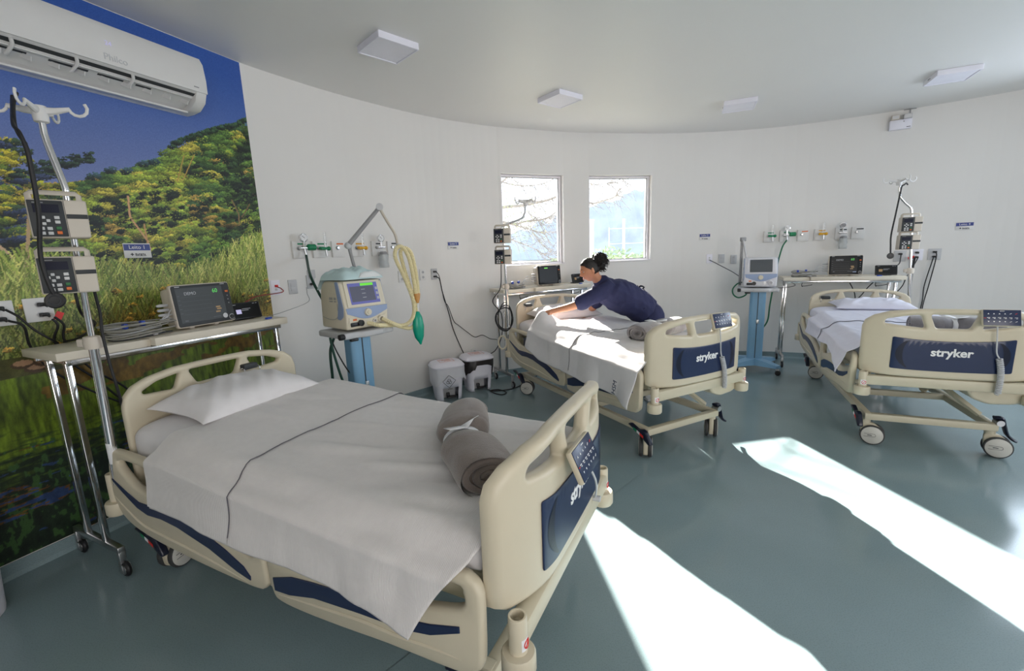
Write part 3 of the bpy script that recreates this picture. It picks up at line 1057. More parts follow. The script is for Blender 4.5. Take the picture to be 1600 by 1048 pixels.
            pp = [(0.045 - 0.05, 0.0), (0.045 + 0.012, 0.0)]
            path = [(-0.005, 0.065), (0.05, 0.068)] + [(0.055 + 0.012 * math.cos(a), 0.08 + 0.012 * math.sin(a)) for a in (-1.2, -.6, 0, .6, 1.2)] + [(0.05, 0.092), (-0.005, 0.089)]
            pm.tube([(sx * 0.0525, u, v) for u, v in path], 0.0012, 5)
            pm.box((sx * 0.0525, 0.03, 0.0785), (0.001, 0.028, 0.005))
            obj('hub_mark', pm, G['charcoal'], c)
    # --- brake pedals
    for sx, x in ((-1, 0.0), (1, 1.875)):
        pm = MB()
        prof = [(-0.115, 0.262), (-0.09, 0.272), (-0.02, 0.248), (0.03, 0.262), (0.06, 0.25), (0.10, 0.19), (0.108, 0.165), (0.09, 0.158), (0.05, 0.182), (0.0, 0.215), (-0.08, 0.246)]
        pm.plate(rounded(prof, 0.012), [], 0.035, 0.009, lambda u, v, w, x=x: (x + u * 1.05, -0.425 + w, v))
        p = obj('brake_pedal', pm, G['navy_dark'], t, label='navy brake pedal with green and red marks')
        for nm, mt, u0, u1 in (('green_mark', 'green_plastic', -.055, -.02), ('white_mark', 'paper', -.02, .008), ('red_mark', 'red_plastic', .008, .045)):
            qm = MB()
            z = lambda u: 0.232 - 0.42 * u * (1 if u > 0 else 0.75)
            qm.add([(x + u0 * 1.05, -0.4435, z(u0) - .014), (x + u1 * 1.05, -0.4435, z(u1) - .014), (x + u1 * 1.05, -0.4435, z(u1) + .006), (x + u0 * 1.05, -0.4435, z(u0) + .006)], [(0, 1, 2, 3)])
            obj(nm, qm, G[mt], p, 0)
        pm = MB()
        pm.tube(cr([(x + .01, 0.36, 0.29), (x + .01, 0.40, 0.288), (x + .012, 0.415, 0.24), (x + .012, 0.435, 0.18), (x + .012, 0.465, 0.145), (x + .012, 0.495, 0.125)], 5), [0.022] * 6 + [0.02] * 10 + [0.016] * 9 + [0.008], 8, flat=(1.2, .6))
        obj('brake_pedal', pm, G['navy_dark'], t)
        obj('pedal_hub', MB().lathe([(0.0, -.03), (0.022, -.03), (0.022, .03), (0, .03)], (x + .01, 0.385, 0.258), 'X', 14), G['steel'], t)
    # --- rail keypad on the inside of the near head rail
    rk = MB().box((0.27, -0.462, 0.60), (0.13, 0.012, 0.10), bev=0.004)
    rk.box((0.27, -0.468, 0.54), (0.14, 0.01, 0.03), bev=0.003)
    obj('rail_keypad', rk, G['navy_plastic'], t)
    return t

def pad_parts(t, pad_loc, tilt, yaw, cord):
    p = MB().box((0, 0, 0), (0.022, 0.19, 0.112), bev=0.008)
    p.box((-0.03, 0, 0.035), (0.05, 0.07, 0.03), bev=0.008)
    p.tube([(-0.05, 0, 0.05), (-0.062, 0, 0.03), (-0.062, 0, -0.01)], 0.008, 8)
    pad = obj('control_pad', p, G['beige_plastic'], t)
    pad.location = pad_loc
    pad.rotation_euler = (0, tilt, yaw)
    obj('pad_face', MB().box((0.0115, 0, 0), (0.003, 0.18, 0.102), bev=0.001), G['navy_plastic'], pad)
    km = MB()
    rm = MB()
    for r in range(3):
        for c in range(6):
            y, z = -0.066 + 0.0265 * c, 0.026 - 0.026 * r
            if r == 1:
                km.box((0.0138, y, z), (0.001, 0.015, 0.003))
                km.box((0.0138, y + .003, z - .006), (0.001, 0.008, 0.0025))
            else:
                s_ = 0.0045
                up = 1 if r == 0 else -1
                tgt = rm if (c == 5 and r == 0) else km
                if c < 4:
                    tgt.add([(0.0139, y - s_, z - up * s_ * .8), (0.0139, y + s_, z - up * s_ * .8), (0.0139, y, z + up * s_)], [(0, 1, 2)])
                else:
                    tgt.box((0.0138, y, z), (0.001, 0.011, 0.003), Matrix.Rotation(0.5, 3, 'X'))
    rm.box((0.0138, -0.095 + .012, -0.003), (0.001, 0.01, 0.003))
    km.box((0.0138, 0, 0.043), (0.001, 0.022, 0.003))
    obj('key_symbols', km, G['white_letter'], pad, 0, kind='stuff')
    obj('red_key_symbols', rm, G['red_plastic'], pad, 0, kind='stuff')
    cp = cr(cord, 8)
    obj('pad_cord', MB().tube(cp, 0.0042, 8), G['light_grey'], t)

def coil_cord(t, a, b, turns=20, r=0.0135):
    a, b = Vector(a), Vector(b)
    pts = []
    n = turns * 9
    for i in range(n + 1):
        f = i / n
        c = a.lerp(b, f) + Vector((0.006 * math.sin(f * PI), 0.006 * math.sin(f * PI * 1.3), 0))
        an = 2 * PI * turns * f
        pts.append(c + Vector((math.cos(an) * r, math.sin(an) * r, 0)))
    obj('coiled_cord', MB().tube(pts, 0.0052, 6), G['light_grey'], t)

bed1 = make_bed()
LOWER = ('base_frame', 'caster', 'brake_pedal', 'pedal_hub')
GB = 'hospital beds along the curved wall'
bed2, ch2 = copy_tree(bed1, (*BEDS[1][:2], 0), BEDS[1][2], 'hospital bed in the middle, the one the woman in navy leans over', GB)
bed3, ch3 = copy_tree(bed1, (*BEDS[2][:2], 0), BEDS[2][2], 'hospital bed on the right side, its footboard cut by the frame edge', GB)
bed1.location = (*BEDS[0][:2], 0)
bed1.rotation_euler = (0, 0, BEDS[0][2])
bed1['group'] = GB
for i, b_ in enumerate((bed1, bed2, bed3)):
    for c in b_.children:
        nm = c.name.split('.')[0]
        if nm not in LOWER:
            c.location.z += BDZ[i]
        if i == 2 and nm == 'headboard':
            c.location.z -= 0.055
# caster swivel (a caster rolls along its own Y axis) and pads
def swivel(b_, angs):
    cs = [c for c in b_.children if c.name.split('.')[0] == 'caster']
    cs.sort(key=lambda c: (round(c.location.x, 2), round(c.location.y, 2)))
    for c, a in zip(cs, angs):
        c.rotation_euler = (0, 0, math.radians(a))
swivel(bed1, (15, 30, 60, 90))
for c in bed1.children:
    if c.name.split('.')[0] == 'caster' and c.location.x > 1 and c.location.y > 0:
        c.location.x = 1.77
swivel(bed2, (-42, -20, 46, 40))
swivel(bed3, (-17, 35, -15, -14))
pad_parts(bed1, (2.115, -0.082, 0.883), -0.42, 0.0, [(2.11, -0.02, 0.83), (2.125, 0.02, 0.76), (2.115, 0.08, 0.69), (2.095, 0.14, 0.62), (2.08, 0.18, 0.585)])
obj('cord_clip', MB().lathe([(0.0, -.02), (0.012, -.02), (0.012, .02), (0.0, .02)], (2.082, 0.185, 0.58), 'X', 12), G['light_grey'], bed1)
for b_, dz, y0 in ((bed2, .042, .112), (bed3, .04, .21)):
    pad_parts(b_, (2.095, y0, 0.988 + dz), -0.3, 0.0, [(2.095, y0 - .01, 0.935 + dz), (2.10, y0 - .005, 0.86 + dz), (2.10, y0 + .005, 0.76 + dz), (2.095, y0 + .025, 0.72 + dz)])
    coil_cord(b_, (2.095, y0 + .025, 0.72 + dz), (2.085, y0 + (.09 if b_ is bed2 else .055), 0.475 + dz))
# cable holder hooked over each headboard opening
def clip(b_, y, z):
    c = MB().box((0.03, y, z), (0.045, 0.085, 0.032), bev=0.008)
    o = obj('cable_holder', c, G['charcoal'], b_)
    hm = MB()
    for s_ in (-0.045, 0.045):
        hm.tube(cr([(0.01, y + s_, z - 0.008), (0.05, y + s_, z - 0.006), (0.058, y + s_, z - .03), (0.045, y + s_, z - .05)], 4), 0.003, 6)
    obj('wire_hook', hm, G['chrome'], o)
clip(bed1, 0.17, 0.965)
clip(bed2, -0.30, 1.0)
clip(bed3, -0.30, 0.945)

# ------------------------------------------------------------------ mattresses, sheets, pillows, rolled blankets
def ztop(x, i):
    pts = [(-1, .845), (.05, .845), (.5, .835), (.95, .80), (1.4, .775), (1.95, .755)] if i == 0 else [(-1, .86), (.1, .86), (.5, .855), (1.0, .83), (1.5, .815), (1.95, .80)]
    return float(np.interp(x, [p[0] for p in pts], [p[1] for p in pts]))

def make_mattress(i):
    def fn(u, v):
        x = 0.035 + 1.925 * u
        a = v * 2 * PI
        e = 0.35
        zt, zb = ztop(x, i), 0.628 + BDZ[i]
        cz, hz = (zt + zb) / 2, (zt + zb) / 2 - zb
        end = min(1, (min(u, 1 - u) * 1.925 / 0.07)) ** 0.5 if min(u, 1 - u) * 1.925 < 0.07 else 1
        c, s_ = math.cos(a), math.sin(a)
        y = math.copysign(abs(c) ** e, c) * (0.452 - 0.04 * (1 - end))
        z = cz + math.copysign(abs(s_) ** 0.5, s_) * hz * (0.6 + 0.4 * end)
        k = 0.004 * nz(x * 6, y * 6 + 7 * i, z * 6)
        return (x, y + k, z + k)
    mb = MB().grid(40, 48, fn)
    n = 49
    mb.f.append(tuple(range(n - 1)))
    mb.f.append(tuple(range(40 * n, 40 * n + n - 1))[::-1])
    return mb
ML = ['mattress in a white fitted sheet on the bed by the mural', 'mattress in a white fitted sheet on the middle bed', 'mattress in a bluish white fitted sheet on the right bed']
for i in range(3):
    o = obj('mattress', make_mattress(i), G[('sheet_plain', 'sheet_plain', 'sheet_blue')[i]], None, 60, (*BEDS[i][:2], 0), BEDS[i][2])
    tag(o, ML[i], 'mattress', 'mattresses on the beds')

SH = [dict(x0=.40, h0=.385, x1=1.985, h1=1.765, hem=[(.38, .56), (.70, .56), (.965, .55), (1.39, .535), (1.65, .52), (1.77, .505), (2, .505)], fold=0.905),
      dict(x0=.48, h0=.435, x1=1.985, h1=1.94, hem=[(.43, .63), (.69, .556), (1.25, .518), (1.56, .51), (1.76, .505), (1.95, .455), (2, .455)], fold=1.12),
      dict(x0=.60, h0=.57, x1=1.985, h1=1.89, hem=[(.57, .635), (1.0, .66), (1.42, .68), (1.65, .62), (1.9, .55), (2, .55)], fold=1.12)]
def sheet_fn(i, x, v, off=0.0, h0f=None):
    """x runs along the bed at mattress level, v in [0,1] from near hem over the top to the far hem"""
    d = SH[i]
    zt = ztop(x, i) + 0.006 + off
    vn, vf = 0.30, 0.82
    x_ = x
    ed = 0.462 + off
    if v < vn:
        f = 1 - v / vn                      # 0 at the crest, 1 at the hem
        xs = (x - d['x0']) / (d['x1'] - d['x0'])
        xh = x + (d['h0'] - d['x0']) * max(0, 1 - xs) + (d['h1'] - d['x1']) * sstep(.45, 1, xs) + .02 * math.sin(PI * min(1, max(0, xs))) ** 2
        x_ = x + (xh - x) * f ** (1 - 0.5 * sstep(.75, 1, xs)) + .045 * math.sin(PI * min(1, max(0, xs))) ** 2 * sstep(0, .25, f)
        hem = float(np.interp(x_, [p[0] for p in d['hem']], [p[1] for p in d['hem']]))
        foot = max(0, (xs - 0.93) / 0.07)
        z = zt - 0.035 + (hem - zt + 0.035) * f
        arc = min(1, f / 0.12)
        z = zt - 0.05 * (1 - math.cos(arc * PI / 2)) + (hem - (zt - 0.05)) * max(0, (f - 0.12) / 0.88)
        y = -(ed - 0.05 + 0.05 * math.sin(arc * PI / 2)) - 0.085 * sstep(0.03, 0.26, f) - 0.012 * sstep(.5, 1, f)
        wv = 0.014 * math.sin(x_ * 9 + i * 2 + 1.3 * math.sin(x_ * 4)) + 0.02 * nz(x_ * 2.6, i * 3.1, z * 1.5)
        y -= max(-0.002, wv) * sstep(0.15, 0.9, f)
        y -= 0.035 * sstep(0.86, 1.0, xs) * sstep(0.2, 1, f)
    elif v <= vf:
        y = -(ed - 0.05) + (2 * (ed - 0.05)) * (v - vn) / (vf - vn)
        z = zt
    else:
        f = (v - vf) / (1 - vf)
        arc = min(1, f / 0.2)
        y = (ed - 0.05) + 0.05 * math.sin(arc * PI / 2)
        z = zt - 0.05 * (1 - math.cos(arc * PI / 2)) - 0.14 * max(0, (f - 0.2) / 0.8)
    w = 0.010 * nz(x_ * 5, y * 5 + i * 9, z * 3) + 0.006 * nz(x_ * 3 + y * 9, y * 2.0 + i * 5, 1.7)
    rid = 0.013 * max(0, nz(x_ * 2.2 + y * 1.2 + 3 * i, y * 13 - x_ * 4, 4.4)) if v > vn * 0.8 else 0
    z += w * 0.6 + rid
    y -= abs(w) * (1 if v < vn else 0)
    if i == 1:       # the corner the woman is lifting
        g = math.exp(-((x_ - 0.50) ** 2 / 0.014 + (y + 0.40) ** 2 / 0.012))
        z += 0.105 * g
        g2 = math.exp(-((x_ - 0.55) ** 2 / 0.05 + (y + 0.30) ** 2 / 0.05))
        z += 0.022 * g2 + 0.012 * nz(x_ * 9, y * 9, 2) * g2
    return (x_, y, z)

SL = ['white ribbed top sheet hanging to the rails of the bed by the mural', 'sunlit white top sheet that the woman is straightening', 'bluish white top sheet on the right bed']
for i in range(3):
    d = SH[i]
    fn = lambda u, v, i=i, d=d: sheet_fn(i, d['x0'] + (d['x1'] - d['x0']) * u, v)
    o = obj('bed_sheet', MB().grid(150, 120, fn), G[('sheet_white', 'sheet_plain', 'sheet_blue')[i]], None, 0, (*BEDS[i][:2], 0), BEDS[i][2])
    o.data.polygons.foreach_set('use_smooth', [True] * len(o.data.polygons))
    so_ = o.modifiers.new('solid', 'SOLIDIFY'); so_.thickness = 0.003; so_.offset = 1
    tag(o, SL[i], 'sheet', 'top sheets on the beds')
    xe = d['fold']
    fn = lambda u, v, i=i, d=d, xe=xe: sheet_fn(i, d['x0'] - 0.004 + (xe - d['x0'] + 0.012 * math.sin(v * 9)) * u, 0.012 + v * 0.98, 0.007)
    f = obj('turned_down_fold', MB().grid(60, 110, fn), o.data.materials[0], o, 0)
    f.data.polygons.foreach_set('use_smooth', [True] * len(f.data.polygons))
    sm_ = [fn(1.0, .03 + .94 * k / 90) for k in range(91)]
    obj('fold_shadow_line', MB().tube([(p[0] + .002, p[1], p[2] + (.001 if abs(p[1]) < .42 else -.001)) for p in sm_], .0019, 5), G['fold_shadow_grey'], f, 60)  # dark grey line standing in for the shadow under the fold edge
    if i == 1:
        text('lettering', 'HSM', 0.055, G['navy_plastic'], o, (1.80, -0.612, 0.585), (0.22, 0, 1), (-1, 0, 0.22), 0.0008)

def pillow_mesh(L, Wd, Hh, seed, wr=1.0):
    def fn(u, v, sg):
        a, b_ = u * 2 - 1, v * 2 - 1
        pin = 1 - 0.07 * (1 - abs(a) ** 2) * abs(b_) ** 3 - 0.0
        pin2 = 1 - 0.10 * (1 - abs(b_) ** 2) * abs(a) ** 3
        y = a * L / 2 * pin2
        x = b_ * Wd / 2 * pin
        h = (max(0, 1 - abs(a) ** 3.6) ** 0.6) * (max(0, 1 - abs(b_) ** 3.0) ** 0.55)
        z = sg * Hh * h * (0.72 if sg > 0 else 0.28)
        if sg > 0:
            z += wr * h * (0.010 * nz(x * 7 + seed, y * 12, 1) + 0.026 * max(0, nz(x * 3.2, y * 13 + x * 9 + seed, 6)))
        return (x, y, z + Hh * 0.28)
    mb = MB()
    mb.grid(46, 34, lambda u, v: fn(u, v, 1))
    mb.grid(46, 34, lambda u, v: fn(u, v, -1), True)
    return mb
PL = [('plump white pillow against the headboard of the bed by the mural', (0.235, -0.025, 0.836), 0.05, .66, .42, .125),
      ('white pillow on the middle bed, under the outstretched arm', (0.24, 0.02, 0.858), -0.04, .72, .42, .13),
      ('bluish white pillow lying flat on the right bed', (0.26, 0.05, 0.858), 0.0, .68, .36, .10)]
for i in range(3):
    lb, lc, rz, L, Wd, Hh = PL[i]
    p = b2w(i, *lc)
    o = obj('pillow', pillow_mesh(L, Wd, Hh, i * 7.3), G[('sheet_plain', 'sheet_plain', 'sheet_blue')[i]], None, 60, p, BEDS[i][2] + rz)
    o.rotation_euler = (0, 0.06, BEDS[i][2] + rz)
    tag(o, lb, 'pillow', 'pillows on the beds')

def blanket_roll(label, i, a, b_, bend, R, mt, z0):
    """rolled blanket tied in the middle: axis from a to b_ (bed-local xy)"""
    a, b_ = Vector((*a, 0)), Vector((*b_, 0))
    L = (b_ - a).length
    ang = math.atan2((b_ - a).y, (b_ - a).x)
    c = (a + b_) / 2
    p = b2w(i, c.x, c.y, z0)
    t = thing('rolled_blanket', label, 'blanket', p, BEDS[i][2] + ang, 'rolled blankets on the beds')
    def prof(s_):
        w = 1 - 0.34 * math.exp(-((s_) / 0.16) ** 2)
        return R * w * (1 - 0.10 * abs(s_) ** 6)
    def ctr(s_):
        return Vector((s_ * L / 2, bend * (1 - abs(s_)) - bend / 2, 0))
    def fn(u, v):
        s_ = u * 2 - 1
        th = v * 2 * PI
        r = prof(s_) * (1 + 0.05 * nz(s_ * 3, math.cos(th) * 1.5, math.sin(th) * 1.5) + 0.03 * math.sin(3 * th + s_ * 2))
        r *= 1 + 0.05 * nz(s_ * 16, th * 1.2, 3) * math.exp(-(s_ / 0.4) ** 2)
        k = ctr(s_)
        zz = math.sin(th) * r * 0.74
        return (k.x, k.y + math.cos(th) * r * 1.04, max(0.003, zz + R * 0.66))
    mb = MB().grid(54, 40, fn)
    obj('body', mb, mt, t, 70)
    for e in (0, 1):
        s_ = e * 2 - 1
        em = MB()
        k = ctr(s_)
        # recessed end disc and a spiral lip showing the layers
        rr = prof(s_)
        em.add([(k.x - s_ * 0.018, k.y + math.cos(q) * rr * 0.99, max(.004, math.sin(q) * rr * .72 + R * .66)) for q in [2 * PI * j / 24 for j in range(24)]], [tuple(range(24))])
        sp = []
        n = 70
        for j in range(n + 1):
            f = j / n
            th = -0.6 + f * 2 * PI * 2.6
            r = rr * (0.90 - 0.70 * f)
            sp.append((k.x - s_ * (0.006 + 0.01 * f), k.y + math.cos(th) * r * (1.05 + .1 * math.sin(f * 9)), max(.012, math.sin(th) * r * 0.74 + R * .66)))
        em.tube(sp, 0.0125, 8)
        obj('rolled_end', em, mt, t, 70)
    rb = MB()
    k = ctr(0)
    ring = [(math.cos(2 * PI * j / 28) * prof(0) * 1.12, max(.004, math.sin(2 * PI * j / 28) * prof(0) * .82 + R * .66)) for j in range(28)]
    vs_, fs_ = [], []
    for y, z in ring:
        vs_ += [(-0.016, k.y + y, z), (0.016, k.y + y, z)]
    for j in range(28):
        q = (j + 1) % 28
        fs_.append((2 * j, 2 * q, 2 * q + 1, 2 * j + 1))
    rb.add(vs_, fs_)
    zt = prof(0) * .8 + R * .66
    for sg in (-1, 1):
        rb.add([(-0.012, k.y - .01, zt + .002), (0.022, k.y + 0.018, zt + 0.006), (0.022 + 0.05 * sg, k.y - 0.05 * sg, zt + 0.024), (-0.022 + 0.05 * sg, k.y - 0.075 * sg, zt + 0.016)], [(0, 1, 2, 3)])
    ro = obj('paper_band', rb, G['paper'], t, 30, label='white paper band tied around the waist')
    sm_ = ro.modifiers.new('solid', 'SOLIDIFY'); sm_.thickness = 0.002
    return t
blanket_roll('taupe rolled blanket tied with white paper on the bed by the mural', 0, (1.43, 0.24), (1.83, -0.26), -0.05, 0.105, G['blanket_taupe'], 0.765)
blanket_roll('grey rolled blanket at the foot of the bed the woman leans over', 1, (1.53, -0.16), (1.42, 0.42), 0.01, 0.10, G['blanket_grey'], 0.822)
blanket_roll('grey rolled blanket half hidden behind the right bed footboard', 2, (1.42, -0.02), (1.50, 0.50), 0.03, 0.095, G['blanket_grey'], 0.815)
# ------------------------------------------------------------------ monitor carts behind the headboards (bed-local frame, front = +X)
CART = [dict(y0=-.52, y1=.685, xf=-.275, xb=-.715, step=-.13, z=1.170, fwd=.06, lab='cream topped chrome cart standing before the river mural'),
        dict(y0=-.40, y1=.80, xf=-.30, xb=-.74, step=0.0, z=1.152, lab='cream topped chrome cart under the left window'),
        dict(y0=-.64, y1=.56, xf=-.46, xb=-.90, step=-.36, z=1.142, lab='cream topped chrome cart behind the right bed')]
for i, c in enumerate(CART):
    x, y, a = BEDS[i]
    t = thing('monitor_cart', c['lab'], 'cart', (x, y, 0), a, 'monitor carts behind the beds')
    xm, dx = (c['xf'] + c['xb']) / 2, c['xf'] - c['xb']
    L = c['y1'] - c['y0']
    ym = (c['y0'] + c['y1']) / 2
    tb = MB().box((xm, (c['step'] + c['y1']) / 2, c['z'] - 0.022), (dx, c['y1'] - c['step'], 0.044), bev=0.003)
    obj('tabletop', tb, G['laminate_cream'], t)
    tb = MB().box((xm - 0.02, (c['y0'] + c['step']) / 2, c['z'] - 0.026), (dx - 0.05, c['step'] - c['y0'] - 0.004, 0.04), bev=0.003)
    obj('side_leaf', tb, G['laminate_cream'], t)
    fr = MB()
    zt = c['z'] - 0.06
    for xx in (c['xf'] - 0.05, c['xb'] + 0.05):
        fr.box((xx, ym, zt), (0.026, L - 0.06, 0.026), bev=0.002)
    for yy in (c['y0'] + 0.05, c['y1'] - 0.05):
        fr.box((xm, yy, zt), (dx - 0.1, 0.026, 0.026), bev=0.002)
    obj('top_frame', fr, G['chrome'], t)
    xm += c.get('fwd', 0)
    for yy in (c['y0'] + 0.04, c['y1'] - 0.06):
        for xx in (xm - 0.10, xm + 0.10):
            lg = MB().box((xx, yy, (zt + 0.135) / 2), (0.034, 0.026, zt - 0.135), bev=0.003)
            obj('leg', lg, G['chrome'], t)
        fb = MB().box((xm, yy, 0.145), (dx + 0.05, 0.03, 0.03), bev=0.003)
        for s_ in (-1, 1):
            fb.box((xm + s_ * (dx / 2 + 0.012), yy, 0.10), (0.026, 0.03, 0.085), bev=0.003)
        obj('foot_bar', fb, G['steel'], t)
        for s_ in (-1, 1):
            cx = xm + s_ * (dx / 2 + 0.012)
            cm = MB().lathe([(0.0, -.010), (0.032, -.012), (0.039, -.006), (0.041, 0), (0.039, .006), (0.032, .012), (0, .010)], (cx + 0.02, yy, 0.041), 'Y', 20)
            w = obj('caster', cm, G['black_rubber'], t)
            hm = MB().lathe([(0.0, -.016), (0.026, -.014), (0.028, .014), (0, .016)], (cx + 0.02, yy, 0.041), 'Y', 14)
            hm.tube([(cx, yy, 0.06), (cx + .002, yy, 0.075)], 0.018, 12)
            hm.box((cx + 0.012, yy + 0.017, 0.045), (0.03, 0.003, 0.045), bev=0.001)
            hm.box((cx + 0.012, yy - 0.017, 0.045), (0.03, 0.003, 0.045), bev=0.001)
            obj('hub', hm, G['steel'], w)
    if i:
        km = MB()
        for yy in (c['y0'] + 0.25, c['y1'] - 0.22):
            km.tube(cr([(c['xf'] - .04, yy - .05, zt - .012), (c['xf'] - .02, yy - .05, zt - .05), (c['xf'] - .02, yy + .04, zt - .038), (c['xf'] - .02, yy + .05, zt - .03)], 4), 0.004, 6)
            km.ball((c['xf'] - .02, yy - .05, zt - .052), 0.008, 8, 5)
        obj('hook', km, G['black_plastic'], t)

# ------------------------------------------------------------------ patient monitors (front = +X)
def monitor(i, loc, yaw, lab, w=0.345, h=0.235, mode='on'):
    p = b2w(i, *loc)
    t = thing('patient_monitor', lab, 'monitor', p, BEDS[i][2] + yaw, 'patient monitors on the carts')
    tilt = -0.10
    R = Matrix.Rotation(tilt, 3, 'Y')
    Z = Vector((0, 0, h / 2 + 0.012))
    def tr(mb):
        mb.v = [tuple(R @ Vector(v) + Z) for v in mb.v]
        return mb
    b = tr(MB().plate(rounded([(-w / 2, -h / 2), (w / 2, -h / 2), (w / 2, h / 2), (-w / 2, h / 2)], 0.018), [], 0.03, 0.008, lambda u, v, q: (q, u, v)))
    b2 = tr(MB().box((-0.065, 0, 0.0), (0.11, w * 0.9, h * 0.9), bev=0.025))
    b.add(b2.v, b2.f)
    b.box((-0.06, -0.08, 0.012), (0.1, 0.03, 0.024), bev=0.004)
    b.box((-0.06, 0.08, 0.012), (0.1, 0.03, 0.024), bev=0.004)
    obj('housing', b, G['pump_beige'], t)
    bz = obj('bezel', tr(MB().plate(rounded([(-w / 2 + .006, -h / 2 + .006), (w / 2 - .006, -h / 2 + .006), (w / 2 - .006, h / 2 - .006), (-w / 2 + .006, h / 2 - .006)], 0.014), [], 0.006, 0.002, lambda u, v, q: (0.0155 + q, u, v), 2)), G['charcoal'] if mode == 'grey' else G['screen_black'], t)
    sx0, sx1, sz0, sz1 = -w / 2 + .024, w / 2 - .058, -h / 2 + .028, h / 2 - .022
    obj('screen', tr(MB().box((0.0192, (sx0 + sx1) / 2, (sz0 + sz1) / 2), (0.002, sx1 - sx0, sz1 - sz0))), G['screen_grey'] if mode == 'grey' else G['screen_black'], bz)
    X = 0.0208
    def tx(nm, body, size, m, y, z):
        o = text(nm, body, size, m, bz, (X, y, z), (0, 1, 0), (0, 0, 1), 0.0004)
        for v in o.data.vertices:
            v.co = R @ v.co + Z
    if mode != 'off':
        tx('reading', '60', 0.036, G['digit_green'], sx1 - 0.05, sz1 - 0.03)
        tx('caption', 'DEMO', 0.026, G['digit_grey'], sx0 + 0.085, sz1 - 0.035)
    tm = MB()
    am = MB()
    if mode != 'off':
        for r in range(5):
            z = sz1 - 0.055 - r * 0.026
            tm.box((X, (sx0 + sx1) / 2 - 0.03, z), (0.0004, (sx1 - sx0) * 0.62, 0.0012))
            tm.box((X, sx0 + 0.012, z + 0.009), (0.0004, 0.014, 0.004))
        for y, z in ((sx1 - .05, sz0 + .075), (sx1 - .045, sz0 + .062), (sx1 - .055, sz0 + .045)):
            am.box((X, y, z), (0.0004, 0.03, 0.009))
        tm.box((X, sx0 + .03, sz0 + .012), (0.0004, .02, .01))
        tm.box((X, sx1 - .07, sz0 + .014), (0.0004, .05, .005))
        obj('traces', tr(tm), G['screen_dim'], bz, 0)
        obj('amber_reading', tr(am), G['digit_amber'], bz, 0)
        if mode == 'grey':
            obj('bell_icon', tr(MB().lathe([(0, -.0004), (0.016, -.0004), (0.016, .0004), (0, .0004)], (X, sx1 - .014, sz0 + .013), 'X', 16)), G['light_grey'], bz, 0)
        else:
            obj('soft_key', tr(MB().box((X, sx1 - .025, sz0 + .008), (0.0006, .034, .008))), G['vent_blue'], bz, 0)
    else:
        obj('message', tr(MB().box((X, sx0 + .1, sz1 - .012), (0.0005, .05, .012))), G['lcd_green'], bz, 0)
    obj('maker_mark', tr(MB().box((X, -w / 2 + 0.04, h / 2 - 0.013), (0.0006, 0.028, 0.004)).box((X, w / 2 - 0.05, h / 2 - 0.013), (0.0006, 0.03, 0.004))), G['light_grey'], bz, 0)
    obj('alarm_key', tr(MB().box((X, w / 2 - .03, h / 2 - .062), (.003, .02, .012), bev=.001)), G['orange_plastic'], bz)
    km = MB()
    for k in range(3):
        km.box((X, w / 2 - .03, h / 2 - .09 - .024 * k), (.002, .007, .007), bev=.001)
    obj('key', tr(km), G['grey_plastic'], bz)
    obj('knob', tr(MB().lathe([(0, -.004), (0.014, -.004), (0.015, 0), (0.013, .008), (0.0, .008)], (X, w / 2 - .03, -h / 2 + .028), 'X', 18)), G['black_plastic'], bz)
    obj('knob_ring', tr(MB().tube([(X + .001, w / 2 - .03 + .0165 * math.cos(q), -h / 2 + .028 + .0165 * math.sin(q)) for q in [2 * PI * k / 20 for k in range(20)]], .0016, 6, closed=True)), G['light_grey'], bz)
    for k in range(4):
        obj('plug', tr(MB().tube([(-0.05, -w / 2 + .01, .02 - .028 * k), (-0.05, -w / 2 - .035, .02 - .028 * k), (-0.05, -w / 2 - .05, .02 - .028 * k)], [.009, .009, .006], 8)), G['light_grey'], t)
    return t
monitor(0, (-.44, .235, CART[0]['z']), .12, 'patient monitor reading DEMO and 60 before the river mural', .375, .258, 'grey')
monitor(1, (-.46, .28, CART[1]['z']), .05, 'dark patient monitor on the cart under the left window', .345, .235, 'off')
monitor(2, (-.60, .005, CART[2]['z']), .04, 'black patient monitor reading 60 behind the right bed', .345, .235, 'on')

# cable bundles left of every monitor
def cable_bundle(i, loc, lab, n=9, s=1.0):
    t = thing('cable_bundle', lab, 'cables', b2w(i, *loc), BEDS[i][2], 'coiled sensor cables on the carts')
    rng = random.Random(11 + i)
    for k in range(n):
        rx, ry = (0.075 + 0.035 * rng.random()) * s, (0.12 + 0.05 * rng.random()) * s
        oy, ox = 0.05 * (rng.random() - .5), 0.03 * (rng.random() - .5)
        z0 = 0.0065 + 0.0075 * k
        pts = []
        ph = rng.random() * 0.6
        for q in range(26):
            a = 2 * PI * q / 26
            pts.append((ox + rx * math.cos(a), oy + ry * math.sin(a), z0 + 0.006 * math.sin(2 * a + ph) + 0.012 * math.sin(a + k) ** 2 * (k / n)))
        m = 'grey_cable' if k % 4 else ('charcoal' if k % 3 == 0 else 'light_grey')
        obj('cable', MB().tube(cr(pts, 2, True), 0.0042, 6, closed=True), G[m], t, 70)
    for k in range(3):
        z = .11 + .02 - .028 * k
        obj('lead', MB().tube(cr([(0.03 * k - .03, 0.10 * s, 0.05), (0.0, 0.15 * s, 0.075 + .01 * k), (-0.0, 0.19 * s, z), (0.0, .24 * s, z)], 6), 0.0035, 6), G['light_grey'], t)
    for k, (yy, zz) in enumerate(((-.06, .078), (.03, .082))):
        obj('cable_tie', MB().box((0.03 - .02 * k, yy, zz * .9), (.035, .022, .03), bev=.006), G['blue_plastic'], t)
    obj('cuff_tail', MB().box((0.05, 0.04, 0.012), (0.09, 0.05, 0.012), Matrix.Rotation(.5, 3, 'Z'), .004), G['grey_plastic'], t)
